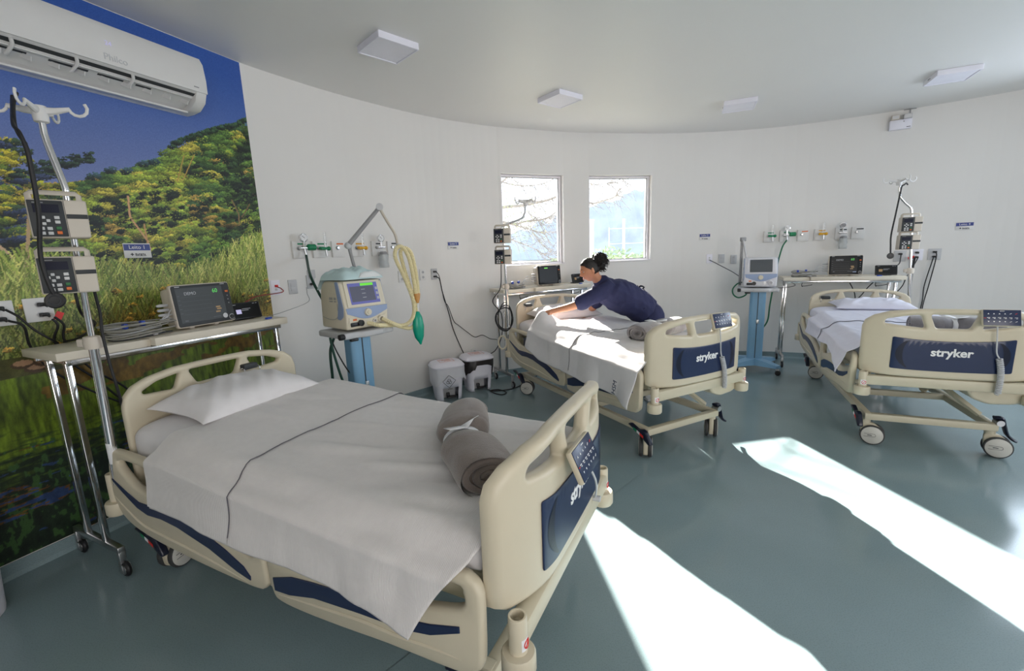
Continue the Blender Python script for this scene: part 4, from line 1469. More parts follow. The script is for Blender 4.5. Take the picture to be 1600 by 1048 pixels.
cable_bundle(0, (-.44, -.135, CART[0]['z']), 'coil of grey sensor cables with blue ties on the cart by the mural', 10)
cable_bundle(1, (-.46, -.18, CART[1]['z'] - .004), 'small coil of sensor cables on the cart under the window', 7, .75)
cable_bundle(2, (-.62, -.42, CART[2]['z'] - .004), 'coil of dark grey sensor cables on the right cart', 8, .85)

# small black displays and blue pens at the right ends of the carts
def small_display(i, loc, yaw, lab):
    t = thing('small_display', lab, 'display', b2w(i, *loc), BEDS[i][2] + yaw, 'small black displays on the carts')
    R = Matrix.Rotation(-0.22, 3, 'Y')
    Z = Vector((0, 0, 0.062))
    def tr(mb):
        mb.v = [tuple(R @ Vector(v) + Z) for v in mb.v]
        return mb
    b = tr(MB().plate(rounded([(-.105, -.058), (.105, -.058), (.105, .058), (-.105, .058)], .01), [], .022, .005, lambda u, v, q: (q, u, v)))
    b.box((-.04, 0, .006), (.06, .12, .012), bev=.003)
    obj('housing', b, G['black_plastic'], t)
    obj('screen', tr(MB().box((.0115, 0, 0), (.001, .19, .098))), G['screen_black'], t)
    im = MB().box((.0125, -.055, -.005), (.0006, .035, .03))
    obj('picture', tr(im), G['display_violet'] if i == 0 else G['digit_amber'], t, 0)
    lm = MB()
    for y, z, w in ((.0, .012, .06), (-.01, .002, .05), (.06, .044, .015), (.08, .044, .01), (-.075, .044, .02)):
        lm.box((.0125, y, z), (.0006, w, .003))
    obj('text_line', tr(lm), G['digit_grey'], t, 0)
    obj('stand', tr(MB().box((-.03, 0, -.03), (.05, .1, .02), bev=.004)), G['black_plastic'], t)
small_display(0, (-.48, .525, CART[0]['z']), .0, 'small black display with violet picture beside the red cable')
small_display(1, (-.50, .74, CART[1]['z']), .25, 'small black display partly behind the woman’s chin')
small_display(2, (-.62, .41, CART[2]['z']), .0, 'small black display at the right end of the right cart')
for i, yy in ((0, .58), (1, .68), (2, .32)):
    c = CART[i]
    o = obj('blue_clip', MB().box((0, 0, .006), (.022, .05, .012), bev=.004), G['blue_plastic'], None, loc=b2w(i, c['xf'] - .05, yy, c['z']), rotz=BEDS[i][2] + .3)
    tag(o, ['small blue clip on the cart by the mural', 'small blue clip on the cart under the window', 'small blue clip on the right cart'][i], 'clip', 'blue clips on the carts')

# ------------------------------------------------------------------ drip poles, infusion pumps, stethoscopes
def drip_pole(base, lab, path, ztop, yaw, label_z=None, r=0.0125):
    """path: list of world points; yaw: direction of the hook bar"""
    t = thing('drip_pole', lab, 'drip pole', base, 0, 'chrome drip poles on the beds')
    B = Vector(base)
    P = [Vector(p) - B for p in path]
    sp = [P[0], P[1]] + cr(P[1:-1], 5)[1:] + [P[-1]]
    obj('pole', MB().tube(sp, r, 14), G['chrome'], t)
    low = MB().tube([P[0], P[0].lerp(P[1], 0.52)], r * 1.45, 14)
    obj('outer_tube', low, G['chrome'], t)
    jc = P[0].lerp(P[1], 0.52)
    obj('height_clamp', MB().lathe([(r * 1.4, -.03), (r * 2.5, -.028), (r * 2.7, .0), (r * 2.3, .026), (r * 1.1, .03)], jc, n=18).box(jc + Vector((-.035 * math.cos(yaw), -.035 * math.sin(yaw), 0)), (.04, .03, .035), yaw, .006), G['pump_beige'], t)
    lab_c = P[0].lerp(P[1], 0.12)
    obj('pole_label', MB().lathe([(r * 1.47, -.05), (r * 1.5, -.049), (r * 1.5, .049), (r * 1.47, .05)], lab_c, n=18), G['paper'], t)
    hd = P[-1]
    obj('crown', MB().lathe([(r * 1.2, -.045), (r * 1.9, -.04), (r * 2.1, .0), (r * 1.8, .02), (.001, .022)], hd, n=18), G['white_plastic'], t)
    for k in range(4):
        a = yaw + PI / 2 * k + .25
        d = Vector((math.cos(a), math.sin(a), 0))
        s_ = 1.0
        arm = [hd, hd + d * .05 + Vector((0, 0, .004)), hd + d * .095 + Vector((0, 0, .014))]
        hk = [hd + d * (.095 + .028 - .03 * math.cos(q)) + Vector((0, 0, .02 - .030 * math.sin(q))) for q in (0.1, .6, 1.1, 1.6, 2.1, 2.6, 3.2, 3.8)]
        obj('hook', MB().tube(arm + hk[1:], [.017, .013, .009] + [.0062] * 7, 8, flat=(.75, 1.0)), G['white_plastic'], t)
    return t

def pump(loc, yaw, lab):
    t = thing('infusion_pump', lab, 'pump', loc, yaw, 'infusion pumps clamped to the drip poles')
    w, h, d = .168, .148, .10       # front = -Y
    b = MB().plate(rounded([(-w / 2, -h / 2), (w / 2, -h / 2), (w / 2 + .004, h / 2), (-w / 2 + .002, h / 2)], .008), [], d, .007, lambda u, v, q: (u, q, v))
    obj('housing', b, G['pump_beige'], t)
    obj('handle', MB().tube([(-w / 2 + .012, 0, h / 2 - .004), (-w / 2 + .012, 0, h / 2 + .022), (-w / 2 + .02, 0, h / 2 + .03), (w / 2 - .02, 0, h / 2 + .03), (w / 2 - .012, 0, h / 2 + .022), (w / 2 - .012, 0, h / 2 - .004)], .006, 8, flat=(1, 2.2)), G['pump_beige'], t)
    f = -d / 2 - .002
    x0, x1 = -w / 2 + .004, .018
    fp = obj('control_panel', MB().box(((x0 + x1) / 2, f, 0), (x1 - x0, .006, h - .01), bev=.003), G['charcoal'], t)
    xc = (x0 + x1) / 2
    obj('display', MB().box((xc, f - .004, h / 2 - .036), (.072, .002, .032)), G['lcd_navy'], fp)
    obj('maker_mark', MB().box((xc - .02, f - .0036, h / 2 - .014), (.03, .001, .003)), G['grey_plastic'], fp, 0)
    cx, cz = xc - .013, -.008
    for dx_, dz_ in ((0, .012), (0, -.012), (.013, 0), (-.013, 0)):
        obj('arrow_key', MB().box((cx + dx_, f - .0045, cz + dz_), (.011, .003, .011), bev=.002), G['key_white'], fp)
    for (kx, kz, m) in ((.025, .004, 'key_white'), (.025, -.013, 'key_white'), (-.022, -.038, 'key_white'), (0, -.038, 'key_white'), (-.022, -.056, 'key_white'), (0, -.056, 'key_white'), (.025, -.036, 'key_green'), (.025, -.054, 'orange_plastic')):
        obj('key', MB().box((xc + kx, f - .0045, kz), (.015, .003, .012), bev=.002), G[m], fp)
    obj('door_band', MB().box((w / 2 - .03, f + .001, .01), (.062, .004, .017), bev=.001), G['charcoal'], t)
    obj('door_seam', MB().box((.021, f + .0015, 0), (.0015, .002, h - .006)), G['charcoal'], t, 0)
    obj('pole_clamp', MB().box((0.05, d / 2 + .02, 0), (.05, .045, .05), bev=.008), G['charcoal'], t)

def face(n):
    return math.atan2(n[0], -n[1])

# by the mural (measured in the room)
pole1 = [(-1.877, 1.927, .555), (-1.853, 1.927, 1.445), (-1.834, 1.927, 1.88), (-1.842, 1.927, 1.93), (-1.866, 1.927, 2.05), (-1.873, 1.927, 2.10), (-1.872, 1.927, 2.185)]
pole1 = [pole1[0], (-1.838, 1.927, 1.86)] + pole1[2:]
drip_pole(pole1[0], 'tall chrome drip pole beside the river mural at the left frame edge', pole1, 2.2, 0.15)
f1 = face((math.cos(math.radians(-43)), math.sin(math.radians(-43))))
pump((-1.812, 1.848, 1.752), f1, 'upper infusion pump of the two nearest the camera, before the mural')
pump((-1.822, 1.846, 1.532), f1, 'lower infusion pump of the two nearest the camera, before the mural')
def polepath(i, base, zt, jog, yz):
    return None
def bp(i, X, Y, Z):
    return tuple(b2w(i, X, Y, Z))
pole2 = [bp(1, -.065, -.497, .597), bp(1, -.05, -.525, 1.78), bp(1, -.05, -.535, 1.83), bp(1, -.04, -.44, 1.87), bp(1, -.03, -.30, 1.925), bp(1, -.03, -.265, 1.98), bp(1, -.03, -.26, 2.085)]
drip_pole(pole2[0], 'chrome drip pole whose hook stands before the left window', pole2, 2.1, BEDS[1][2] + PI / 2)
f2 = face((-.02, -1))
for z, nm in ((1.735, 'upper'), (1.525, 'lower')):
    q = b2w(1, .045, -.585, z)
    pump(q, f2 - .1, nm + ' infusion pump of the pair left of the left window')
pole3 = [bp(2, -.065, .497, .597), bp(2, -.06, .40, 1.80), bp(2, -.06, .385, 1.87), bp(2, -.06, .34, 1.92), bp(2, -.06, .29, 1.985), bp(2, -.06, .275, 2.04), bp(2, -.06, .265, 2.145)]
drip_pole(pole3[0], 'chrome drip pole behind the right bed with a stethoscope on its hook', pole3, 2.15, BEDS[2][2] + PI / 2)
f3 = face((-.42, -.91))
for z, nm in ((1.70, 'upper'), (1.52, 'lower')):
    q = b2w(2, .03, .365, z)
    pump(q, f3, nm + ' infusion pump of the pair on the right wall side')

def stethoscope(pts, lab, ear, disc_n):
    B = Vector(pts[0])
    t = thing('stethoscope', lab, 'stethoscope', B, 0, 'black stethoscopes hung on drip poles')
    P = [Vector(p) - B for p in pts]
    obj('tube', MB().tube(cr(P, 8), .0075, 10), G['black_rubber'], t, 70)
    for e in ear:
        obj('ear_tube', MB().tube(cr([P[0]] + [Vector(q) - B for q in e], 8), .0062, 8), G['black_rubber'], t, 70)
    dn = Vector(disc_n).normalized()
    R = dn.to_track_quat('Z', 'Y').to_matrix()
    obj('chest_piece', MB().lathe([(0, -.014), (.016, -.014), (.024, -.006), (.030, -.002), (.031, .004), (.027, .009), (0, .008)], P[-1] + Vector((0, 0, -.024)), rot=R, n=24), G['black_plastic'], t)
    obj('diaphragm_ring', MB().tube([P[-1] + Vector((0, 0, -.024)) + R @ Vector((.018 * math.cos(q), .018 * math.sin(q), .0095)) for q in [2 * PI * k / 20 for k in range(20)]], .002, 6, closed=True), G['charcoal'], t)
y_ = 1.70
st = [(-1.73, y_, 2.01), (-1.725, y_, 1.95), (-1.735, y_, 1.76), (-1.762, y_, 1.62), (-1.762, y_, 1.54), (-1.752, y_, 1.485), (-1.745, y_, 1.462)]
stethoscope(st, 'black stethoscope hanging from the pole by the river mural', [[(-1.755, y_ + .01, 2.045), (-1.79, y_ + .04, 2.09), (-1.86, y_ + .12, 2.18), (-1.92, 1.90, 2.245)], [(-1.74, y_, 2.045), (-1.775, y_ + .02, 2.075), (-1.85, y_ + .10, 2.15), (-1.94, 1.90, 2.235)]], (.5, -.8, .2))
s3 = [bp(2, .02, .285, 2.10), bp(2, .03, .262, 2.08), bp(2, .03, .255, 2.0), bp(2, .04, .235, 1.8), bp(2, .05, .215, 1.6), bp(2, .05, .222, 1.48), bp(2, .05, .228, 1.41)]
stethoscope(s3, 'black stethoscope hanging from the pole behind the right bed', [[bp(2, .0, .305, 2.115), bp(2, -.02, .325, 2.10)]], (-.42, -.91, .1))

# ------------------------------------------------------------------ lung ventilators on blue trolleys (front = -Y)
def trolley(loc, yaw, lab, zt=1.045):
    t = thing('ventilator_trolley', lab, 'trolley', loc, yaw, 'blue ventilator trolleys')
    cm = MB().plate(rounded([(-.085, -.045), (-.06, -.06), (.06, -.06), (.085, -.045), (.085, .05), (-.085, .05)], .012), [], zt - .14, .004, lambda u, v, q: (u, v, q + (zt - .14) / 2 + .105), 1)
    obj('column', cm, G['trolley_blue'], t)
    obj('column_slot', MB().box((0, -.0605, zt / 2 + .05), (.008, .004, zt - .22)), G['charcoal'], t, 0)
    obj('column_clip', MB().box((.006, -.066, .62), (.03, .012, .05), bev=.003), G['steel'], t)
    tr_ = MB().plate(rounded([(-.21, -.19), (-.10, -.19), (-.07, -.215), (.09, -.215), (.12, -.19), (.20, -.19), (.20, .17), (-.21, .17)], .02), [], .045, .012, lambda u, v, q: (u, v, q + zt - .022))
    obj('tray', tr_, G['light_grey'], t)
    obj('rail_knob', MB().lathe([(0, -.02), (.02, -.018), (.022, 0), (.02, .018), (0, .02)], (-.222, -.17, zt - .022), 'X', 14), G['black_rubber'], t)
    obj('tray_lever', MB().box((-.13, -.17, zt - .055), (.06, .03, .02), bev=.006), G['black_plastic'], t)
    for k in range(4):
        a = PI / 4 + PI / 2 * k
        ca, sa = math.cos(a), math.sin(a)
        R = Matrix.Rotation(a, 3, 'Z')
        lg = MB()
        vs_ = []
        for (x, wd, z0, z1) in ((.03, .085, .075, .155), (.16, .07, .08, .145), (.34, .045, .085, .115)):
            vs_ += [R @ Vector((x, -wd, z0)), R @ Vector((x, wd, z0)), R @ Vector((x, wd * .75, z1)), R @ Vector((x, -wd * .75, z1))]
        fs_ = [(0, 1, 2, 3), (8, 11, 10, 9)]
        for s_ in (0, 4):
            fs_ += [(s_ + j, s_ + (j + 1) % 4, s_ + 4 + (j + 1) % 4, s_ + 4 + j) for j in range(4)]
        lg.add(vs_, fs_)
        obj('base_leg', lg, G['trolley_blue'], t, 50)
        cx, cy = ca * .315, sa * .315
        c = obj('caster', MB().tube([(cx, cy, .06), (cx, cy, .088)], .012, 8).box((cx + .012, cy - .012, .05), (.03, .018, .045), a + .6, .004), G['light_grey'], t)
        for s_ in (-1, 1):
            dx_ = Vector((math.cos(a + .6 + PI / 2), math.sin(a + .6 + PI / 2), 0)) * .017 * s_
            obj('wheel', MB().lathe([(0, -.009), (.024, -.009), (.030, -.004), (.030, .004), (.024, .009), (0, .009)], Vector((cx + .015, cy - .015, .0305)) + dx_, rot=Matrix.Rotation(a + .6 + PI / 2, 3, 'Z') @ Matrix.Rotation(PI / 2, 3, 'Y'), n=18), G['black_rubber'], c)
    return t

def ventilator(loc, yaw, lab, mcol, on):
    t = thing('ventilator', lab, 'ventilator', loc, yaw, 'lung ventilators on blue trolleys')
    w, d = .345, .33
    # side profile (y, z), front slopes back
    prof = rounded([(-.165, .015), (-.17, .13), (-.165, .165), (-.115, .355), (.10, .36), (.15, .28), (.165, .02)], [.02, .03, .02, .025, .05, .06, .02])
    obj('housing', MB().plate(prof, [], w, .016, lambda u, v, q: (q, u, v)), mcol, t)
    def fr(u, v, q=0.0):     # on the sloping front: v = 0 at z .165, 1 at z .355
        y = -.165 + .05 * v
        z = .165 + .19 * v
        return (u, y - .004 - q, z + .001)
    bz = obj('screen_bezel', MB().plate(rounded([(-.15, .04), (.15, .04), (.145, .98), (-.145, .98)], .02), [], .006, .002, lambda u, v, q: fr(u, v, q), 1), mcol, t)
    sc = obj('screen', MB().plate(rounded([(-.118, .13), (.118, .13), (.118, .90), (-.118, .90)], .006), [], .003, .001, lambda u, v, q: fr(u, v, q + .005), 1), G['lcd_blue'] if on else G['screen_dim'], bz)
    if on:
        obj('wave_area', MB().plate([(-.108, .22), (.085, .22), (.085, .78), (-.108, .78)], [], .001, .0004, lambda u, v, q: fr(u, v, q + .0072), 1), G['lcd_mid'], sc, 0)
        obj('alarm_bar', MB().plate([(-.02, .79), (.085, .79), (.085, .885), (-.02, .885)], [], .001, .0004, lambda u, v, q: fr(u, v, q + .0076), 1), G['lcd_green'], sc, 0)
        vm = MB()
        for r in range(3):
            vm.plate([(-.02, .35 + .15 * r), (.01, .35 + .15 * r), (.01, .37 + .15 * r), (-.02, .37 + .15 * r)], [], .001, .0003, lambda u, v, q: fr(u, v, q + .008), 1)
            vm.plate([(.095, .25 + .18 * r), (.113, .25 + .18 * r), (.113, .35 + .18 * r), (.095, .35 + .18 * r)], [], .001, .0003, lambda u, v, q: fr(u, v, q + .008), 1)
        obj('readings', vm, G['digit_grey'], sc, 0)
    # blue swoosh with the dial, side band
    sw = [(-.168, .168), (.168, .168), (.168, .135)] + [(.16 - .32 * k / 12, .128 - .046 * math.sin(PI * k / 12) ** 1.2) for k in range(13)]
    obj('blue_band', MB().plate(sw, [], .005, .0015, lambda u, v, q: (u, -.1695 - .05 * (v - .13) * (-.1) - q, v), 1), G['vent_blue'], t)
    for s_ in (-1, 1):
        sb = [(-.150, .17), (-.105, .352), (-.065, .352), (-.09, .20), (-.06, .09), (-.10, .085), (-.14, .11)]
        obj('side_band', MB().plate(rounded(sb, .01, 2), [], .004, .0012, lambda u, v, q, s_=s_: (s_ * (w / 2 + .0015) + q, u, v), 1), G['vent_blue'], t)
    obj('dial', MB().lathe([(0, -.012), (.026, -.012), (.028, .0), (.024, .014), (.013, .014), (.012, .02), (0, .02)], (.0, -.172, .128), 'Y', 22, rot=Matrix.Rotation(PI / 2, 3, 'X')), G['vent_beige'], t)
    pl = rounded([(-.155, .035), (.155, .035), (.155, .105), (.09, .078), (-.09, .078), (-.155, .105)], .012)
    lp = obj('lower_panel', MB().plate(pl, [], .006, .002, lambda u, v, q: (u, -.171 - q, v), 1), mcol, t)
    obj('dark_port', MB().box((-.11, -.174, .052), (.075, .012, .03), bev=.006).lathe([(0, -.01), (.022, -.01), (.022, .014), (.0, .014)], (-.068, -.176, .058), rot=Matrix.Rotation(PI / 2, 3, 'X'), n=18), G['black_plastic'], lp)
    obj('port', MB().lathe([(0, -.01), (.014, -.01), (.014, .01), (.009, .01), (.009, 0), (0, 0)], (.045, -.174, .06), rot=Matrix.Rotation(PI / 2, 3, 'X'), n=16), G['steel'], lp)
    obj('large_port', MB().lathe([(0, -.01), (.028, -.01), (.029, .006), (.024, .012), (.016, .012), (.015, 0), (0, 0)], (.105, -.174, .066), rot=Matrix.Rotation(PI / 2, 3, 'X'), n=20), mcol, lp)
    obj('warning_print', MB().box((-.11, -.1745, .085), (.03, .001, .014)), G['orange_plastic'], lp, 0)
    obj('maker_mark', MB().box((0, -.122, .35), (.03, .002, .004)), G['grey_plastic'], bz, 0)
    sm = MB()
    for k in range(5):
        sm.box((-w / 2 - .0008, .02 - .016 * k - (.012 if k > 2 else 0), .235), (.001, .010, .018))
        sm.box((-w / 2 - .0008, .02 - .016 * k - (.012 if k > 2 else 0), .215), (.001, .012, .008))
    obj('side_print', sm, G['grey_plastic'], t, 0)
    sg = MB().tube([(-w / 2 - .001, q.x, q.y) for q in cr([(.14, .10, 0), (.05, .085, 0), (-.03, .09, 0), (-.07, .12, 0), (-.075, .2, 0)], 5)], .0015, 5)
    obj('side_seam', sg, G['grey_plastic'], t)
    return t

# ventilator by the mural
v1 = Vector((-1.165, 3.27, 0))
yaw1 = face((.78, -.63))
trolley(v1, yaw1, 'blue trolley with the lit ventilator, partly hidden by the near bed', 1.05)
ventilator(v1 + Vector((0, 0, 1.05)), yaw1, 'cream ventilator with a lit blue screen and ribbed tubing', G['vent_beige'], True)
def v1w(x, y, z):
    return v1 + Matrix.Rotation(yaw1, 3, 'Z') @ Vector((x, y, z))
# absorbent pad lying on top
pm = MB()
def padf(u, v):
    a, b_ = u * 2 - 1, v * 2 - 1
    x = a * .185 * (1 - .06 * b_ * b_)
    y = b_ * .16
    edge = (1 - abs(a) ** 3) * (1 - abs(b_) ** 3)
    z = .075 * edge ** .5 + .035 * nz(a * 2.2, b_ * 2.2, 5) * edge + .012 * nz(a * 7, b_ * 7, 2) * edge
    if y > .10:
        z -= (y - .10) * 1.1
    return (x, y, z + .002)
pm.grid(34, 28, padf)
pm.grid(34, 28, lambda u, v: (lambda q: (q[0], q[1], min(q[2], .002) if q[1] < .1 else q[2] - .004))(padf(u, v)), True)
pt = obj('absorbent_pad', pm, G['pad_blue'], None, 60, v1w(.0, .01, 1.05 + .362), yaw1 + .1)
tag(pt, 'folded pale blue absorbent pad lying on the lit ventilator', 'pad')
wm = MB().grid(20, 10, lambda u, v: (-.05 + .2 * u + .0, -.155 + .035 * v - .008, .012 + .04 * (1 - (2 * v - 1) ** 2) ** .5 * (1 - abs(2 * u - 1) ** 4) + .004 * nz(u * 9, v * 9, 1)))
obj('quilted_edge', wm, G['pad_white'], pt, 60)
# support arm and breathing circuit (world space, behind the machine)
d1 = Vector((v1.x, v1.y, 0)).normalized()
Rr1 = Vector((d1.y, -d1.x, 0))
Pv = Vector((-1.165, 3.27, 0))
def V(s, z, dep=0.0):          # s: metres to the right seen from the room centre, dep: further away
    p = Pv + Rr1 * s + d1 * dep
    return Vector((p.x, p.y, z))
t = thing('support_arm', 'jointed grey arm above the lit ventilator carrying its tubing', 'arm', V(.045, 1.40, .12))
B = V(.045, 1.40, .12)
def L(p):
    return p - B
obj('post', MB().tube([L(V(.045, 1.06, .19)), L(V(.045, 1.40, .12)), L(V(0.005, 1.655, .1))], .012, 10), G['grey_plastic'], t)
obj('elbow', MB().ball(L(V(.0, 1.655, .1)), .026, 14, 9), G['light_grey'], t)
obj('boom', MB().tube([L(V(.0, 1.655, .1)), L(V(.245, 1.925, .08))], [.018, .014], 8), G['grey_plastic'], t)
obj('elbow', MB().lathe([(0, -.022), (.026, -.022), (.026, .022), (0, .022)], L(V(.25, 1.932, .08)), rot=Matrix.Rotation(0.3, 3, 'Z') @ Matrix.Rotation(PI / 2, 3, 'X'), n=18), G['light_grey'], t)
obj('gooseneck', MB().tube(cr([L(V(.25, 1.925, .08)), L(V(.275, 1.87, .075)), L(V(.31, 1.80, .07)), L(V(.345, 1.73, .06)), L(V(.358, 1.65, .05))], 6), .0105, 10), G['pump_beige'], t)
obj('tube_holder', MB().tube([L(V(.33, 1.625, .05)), L(V(.385, 1.63, .05))], .012, 8).tube([L(V(.358, 1.66, .05)), L(V(.36, 1.61, .05))], .014, 8), G['light_grey'], t)
def ribbed(pts, r=.0165, pitch_=.011):
    c = cr(pts, 10)
    Ls = [0]
    for a, b_ in zip(c[:-1], c[1:]):
        Ls.append(Ls[-1] + (b_ - a).length)
    n = int(Ls[-1] / pitch_ * 2)
    out, rs = [], []
    j = 0
    for k in range(n + 1):
        s_ = Ls[-1] * k / n
        while j < len(Ls) - 2 and Ls[j + 1] < s_:
            j += 1
        f = (s_ - Ls[j]) / max(1e-9, Ls[j + 1] - Ls[j])
        out.append(c[j].lerp(c[j + 1], f))
        rs.append(r if k % 2 else r * .78)
    return MB().tube(out, rs, 9)
t = thing('breathing_circuit', 'cream ribbed breathing tubes looped over the grey arm', 'tubing', V(.36, 1.2, .0))
B = V(.36, 1.2, .0)
portA = v1w(-.03, -.20, 1.05 + .055)
portB = v1w(.105, -.19, 1.05 + .066)
obj('inspiratory_tube', ribbed([L(portA), L(v1w(.02, -.27, 1.085)), L(V(.26, 1.055, -.06)), L(V(.36, 1.045, -.03)), L(V(.425, 1.10, 0)), L(V(.435, 1.22, 0)), L(V(.385, 1.40, .01)), L(V(.33, 1.55, .02)), L(V(.345, 1.625, .03)), L(V(.39, 1.632, .04)), L(V(.43, 1.55, .03)), L(V(.452, 1.40, .02)), L(V(.462, 1.27, .02))]), G['tubing'], t, 25)
obj('expiratory_tube', ribbed([L(portB), L(v1w(.14, -.26, 1.08)), L(V(.33, 1.03, -.02)), L(V(.41, 1.01, .02)), L(V(.462, 1.09, .03)), L(V(.455, 1.20, .03)), L(V(.42, 1.34, .04)), L(V(.385, 1.50, .05)), L(V(.375, 1.60, .06)), L(V(.41, 1.625, .05)), L(V(.455, 1.58, .05)), L(V(.478, 1.42, .04)), L(V(.482, 1.27, .03))]), G['tubing'], t, 25)
obj('y_piece', MB().tube([L(V(.462, 1.275, .02)), L(V(.464, 1.24, .022)), L(V(.47, 1.20, .025))], [.016, .015, .011], 10).tube([L(V(.482, 1.275, .03)), L(V(.478, 1.24, .027)), L(V(.47, 1.20, .025))], [.016, .015, .011], 10), G['amber_plastic'], t)
obj('connector', MB().tube([L(V(.47, 1.20, .025)), L(V(.468, 1.13, .025))], .009, 10).tube([L(V(.469, 1.175, .025)), L(V(.469, 1.165, .025))], .013, 10), G['white_plastic'], t)
gp = [V(.468, 1.135, .025), V(.466, 1.12, .025), V(.463, 1.09, .025), V(.462, 1.04, .025), V(.463, .98, .025), V(.466, .93, .025), V(.47, .89, .025), V(.472, .868, .025)]
obj('reservoir_bag', MB().tube([L(p) for p in cr(gp, 4)], [np.interp(k, [0, 4, 8, 14, 20, 24, 28], [.012, .02, .038, .05, .038, .016, .007]) for k in range(29)], 16, flat=(1, .7)), G['bag_green'], t, 70, label='green breathing bag hanging from the tubes')

# ventilator by the right bed
v2 = Vector((3.05, 5.42, 0))
yaw2 = face((-.40, -.917))
trolley(v2, yaw2, 'blue trolley with the ventilator left of the right bed', 1.04)
ventilator(v2 + Vector((0, 0, 1.04)), yaw2, 'white ventilator with a dark screen left of the right bed', G['vent_white'], False)
def v2w(x, y, z):
    return v2 + Matrix.Rotation(yaw2, 3, 'Z') @ Vector((x, y, z))
t = thing('support_arm', 'folded grey arm standing behind the dark ventilator', 'arm', v2w(-.20, .12, 1.05))
B = v2w(-.20, .12, 1.05)
obj('post', MB().tube([L(v2w(-.20, .12, 1.05)), L(v2w(-.20, .12, 1.62))], .017, 8), G['grey_plastic'], t)
obj('boom', MB().tube([L(v2w(-.19, .10, 1.62)), L(v2w(-.135, .10, 1.36))], .012, 8), G['light_grey'], t)
obj('elbow', MB().box(L(v2w(-.19, .115, 1.625)), (.06, .05, .05), bev=.008), G['grey_plastic'], t)
obj('clamp', MB().box(L(v2w(-.14, .10, 1.36)), (.06, .05, .06), bev=.01), G['light_grey'], t)
# ------------------------------------------------------------------ wall equipment
def polywall():
    return dense
def wall_at(az):
    """point on the inner wall face and inward normal at azimuth (degrees) seen from the room centre line"""
    d = Vector((math.sin(math.radians(az)), math.cos(math.radians(az)), 0))
    pts = left_pts[:1] + dense
    best = None
    for a, b_ in zip(pts[:-1], pts[1:]):
        e = b_ - a
        den = d.x * e.y - d.y * e.x
        if abs(den) < 1e-9:
            continue
        s_ = (a.x * e.y - a.y * e.x) / den
        u = (a.x * d.y - a.y * d.x) / den
        if s_ > 0 and -1e-6 <= u <= 1 + 1e-6:
            if best is None or s_ < best[0]:
                n = Vector((e.y, -e.x, 0)).normalized()
                best = (s_, d * s_, n)
    return best[1], best[2]
def on_mural(t, z):
    p = P1 + T1 * t
    return Vector((p.x, p.y, z)) + N1 * .005, N1
def wthing(name, label, cat, az, z, group=None, at=None):
    p, n = (on_mural(*at) if at else wall_at(az))
    return thing(name, label, cat, (p.x, p.y, at[1] if at else z), face(n), group)

# bed number signs
def sign(lab, num, az=None, z=1.67, at=None, s=1.0):
    t = wthing('bed_sign', lab, 'sign', az, z, 'bed number signs', at)
    w, h = .146 * s, .088 * s
    obj('plate', MB().box((0, -.003, 0), (w, .006, h), bev=.0015), G['white_plastic'], t)
    obj('blue_field', MB().box((0, -.0065, h * .22), (w * .96, .001, h * .42)), G['sign_blue'], t, 0)
    text('lettering', 'Leito %s' % num, h * .36, G['white_letter'], t, (0, -.0075, h * .22), (1, 0, 0), (0, 0, 1), .0003)
    em = MB().box((-w * .22, -.0068, -h * .26), (h * .20, .0006, h * .06)).box((-w * .22, -.0068, -h * .26), (h * .06, .0006, h * .20))
    for k in range(6):
        em.box((-w * .08 + k * w * .065, -.0068, -h * (.25 + .02 * (k % 2))), (w * .045, .0006, h * (.09 if k % 3 else .13)))
    em.box((w * .09, -.0068, -h * .36), (w * .4, .0006, h * .04))
    obj('emblem', em, G['charcoal'], t, 0)
sign('Leito 1 sign on the river mural', '1', at=(-.925, 1.655))
sign('Leito 2 sign left of the left window', '2', -7.03)
sign('Leito 3 sign right of the right window', '3', 23.54, 1.683)
sign('Leito 4 sign at the right end of the wall', '4', 45.36, 1.674)

# sockets and switches
def faceplate(lab, az=None, z=1.36, at=None, w=.075, h=.118, kind='socket', col='white_plastic', grp='wall sockets'):
    t = wthing('wall_socket' if kind != 'switch' else 'wall_switch', lab, 'socket' if kind != 'switch' else 'switch', az, z, grp, at)
    obj('plate', MB().box((0, -.005, 0), (w, .01, h), bev=.003), G[col], t)
    if kind == 'switch':
        for s_ in (-1, 1):
            obj('rocker', MB().box((0, -.0115, s_ * .018), (w * .55, .004, .03), bev=.001), G['light_grey'], t)
    elif kind == 'socket':
        for s_ in (-1, 1):
            o = obj('outlet', MB().lathe([(0, 0), (.016, 0), (.017, .003), (.012, .004), (.011, .001), (0, .001)], (0, -.010, s_ * .027), rot=Matrix.Rotation(PI / 2, 3, 'X'), n=6), G['light_grey'], t)
            obj('pin_hole', MB().box((-.005, -.0135, s_ * .027), (.003, .002, .003)).box((.005, -.0135, s_ * .027), (.003, .002, .003)), G['black_plastic'], o, 0)
    elif kind == 'data':
        obj('jack', MB().box((0, -.011, .012), (.02, .004, .018), bev=.001), G['light_grey'], t)
        obj('jack', MB().box((0, -.011, -.016), (.02, .004, .018), bev=.001), G['light_grey'], t)
    return t
def plug(t, x, z):
    obj('plug', MB().box((x, -.024, z), (.036, .03, .02), bev=.006).tube([(x, -.036, z), (x + .012, -.046, z - .012)], .006, 8), G['black_plastic'], t)
s1 = faceplate('white double socket on the river mural with two plugs and red tag', at=(-1.425, 1.352), w=.115, h=.125)
plug(s1, .01, .027); plug(s1, .01, -.027)
obj('red_tag', MB().box((.055, -.05, -.04), (.03, .004, .045), Matrix.Rotation(.5, 3, 'Y')), G['red_plastic'], s1)
s0 = faceplate('white double socket at the left frame edge on the mural', at=(-1.575, 1.35), w=.115, h=.125)
plug(s0, .0, .027); plug(s0, .0, -.027)
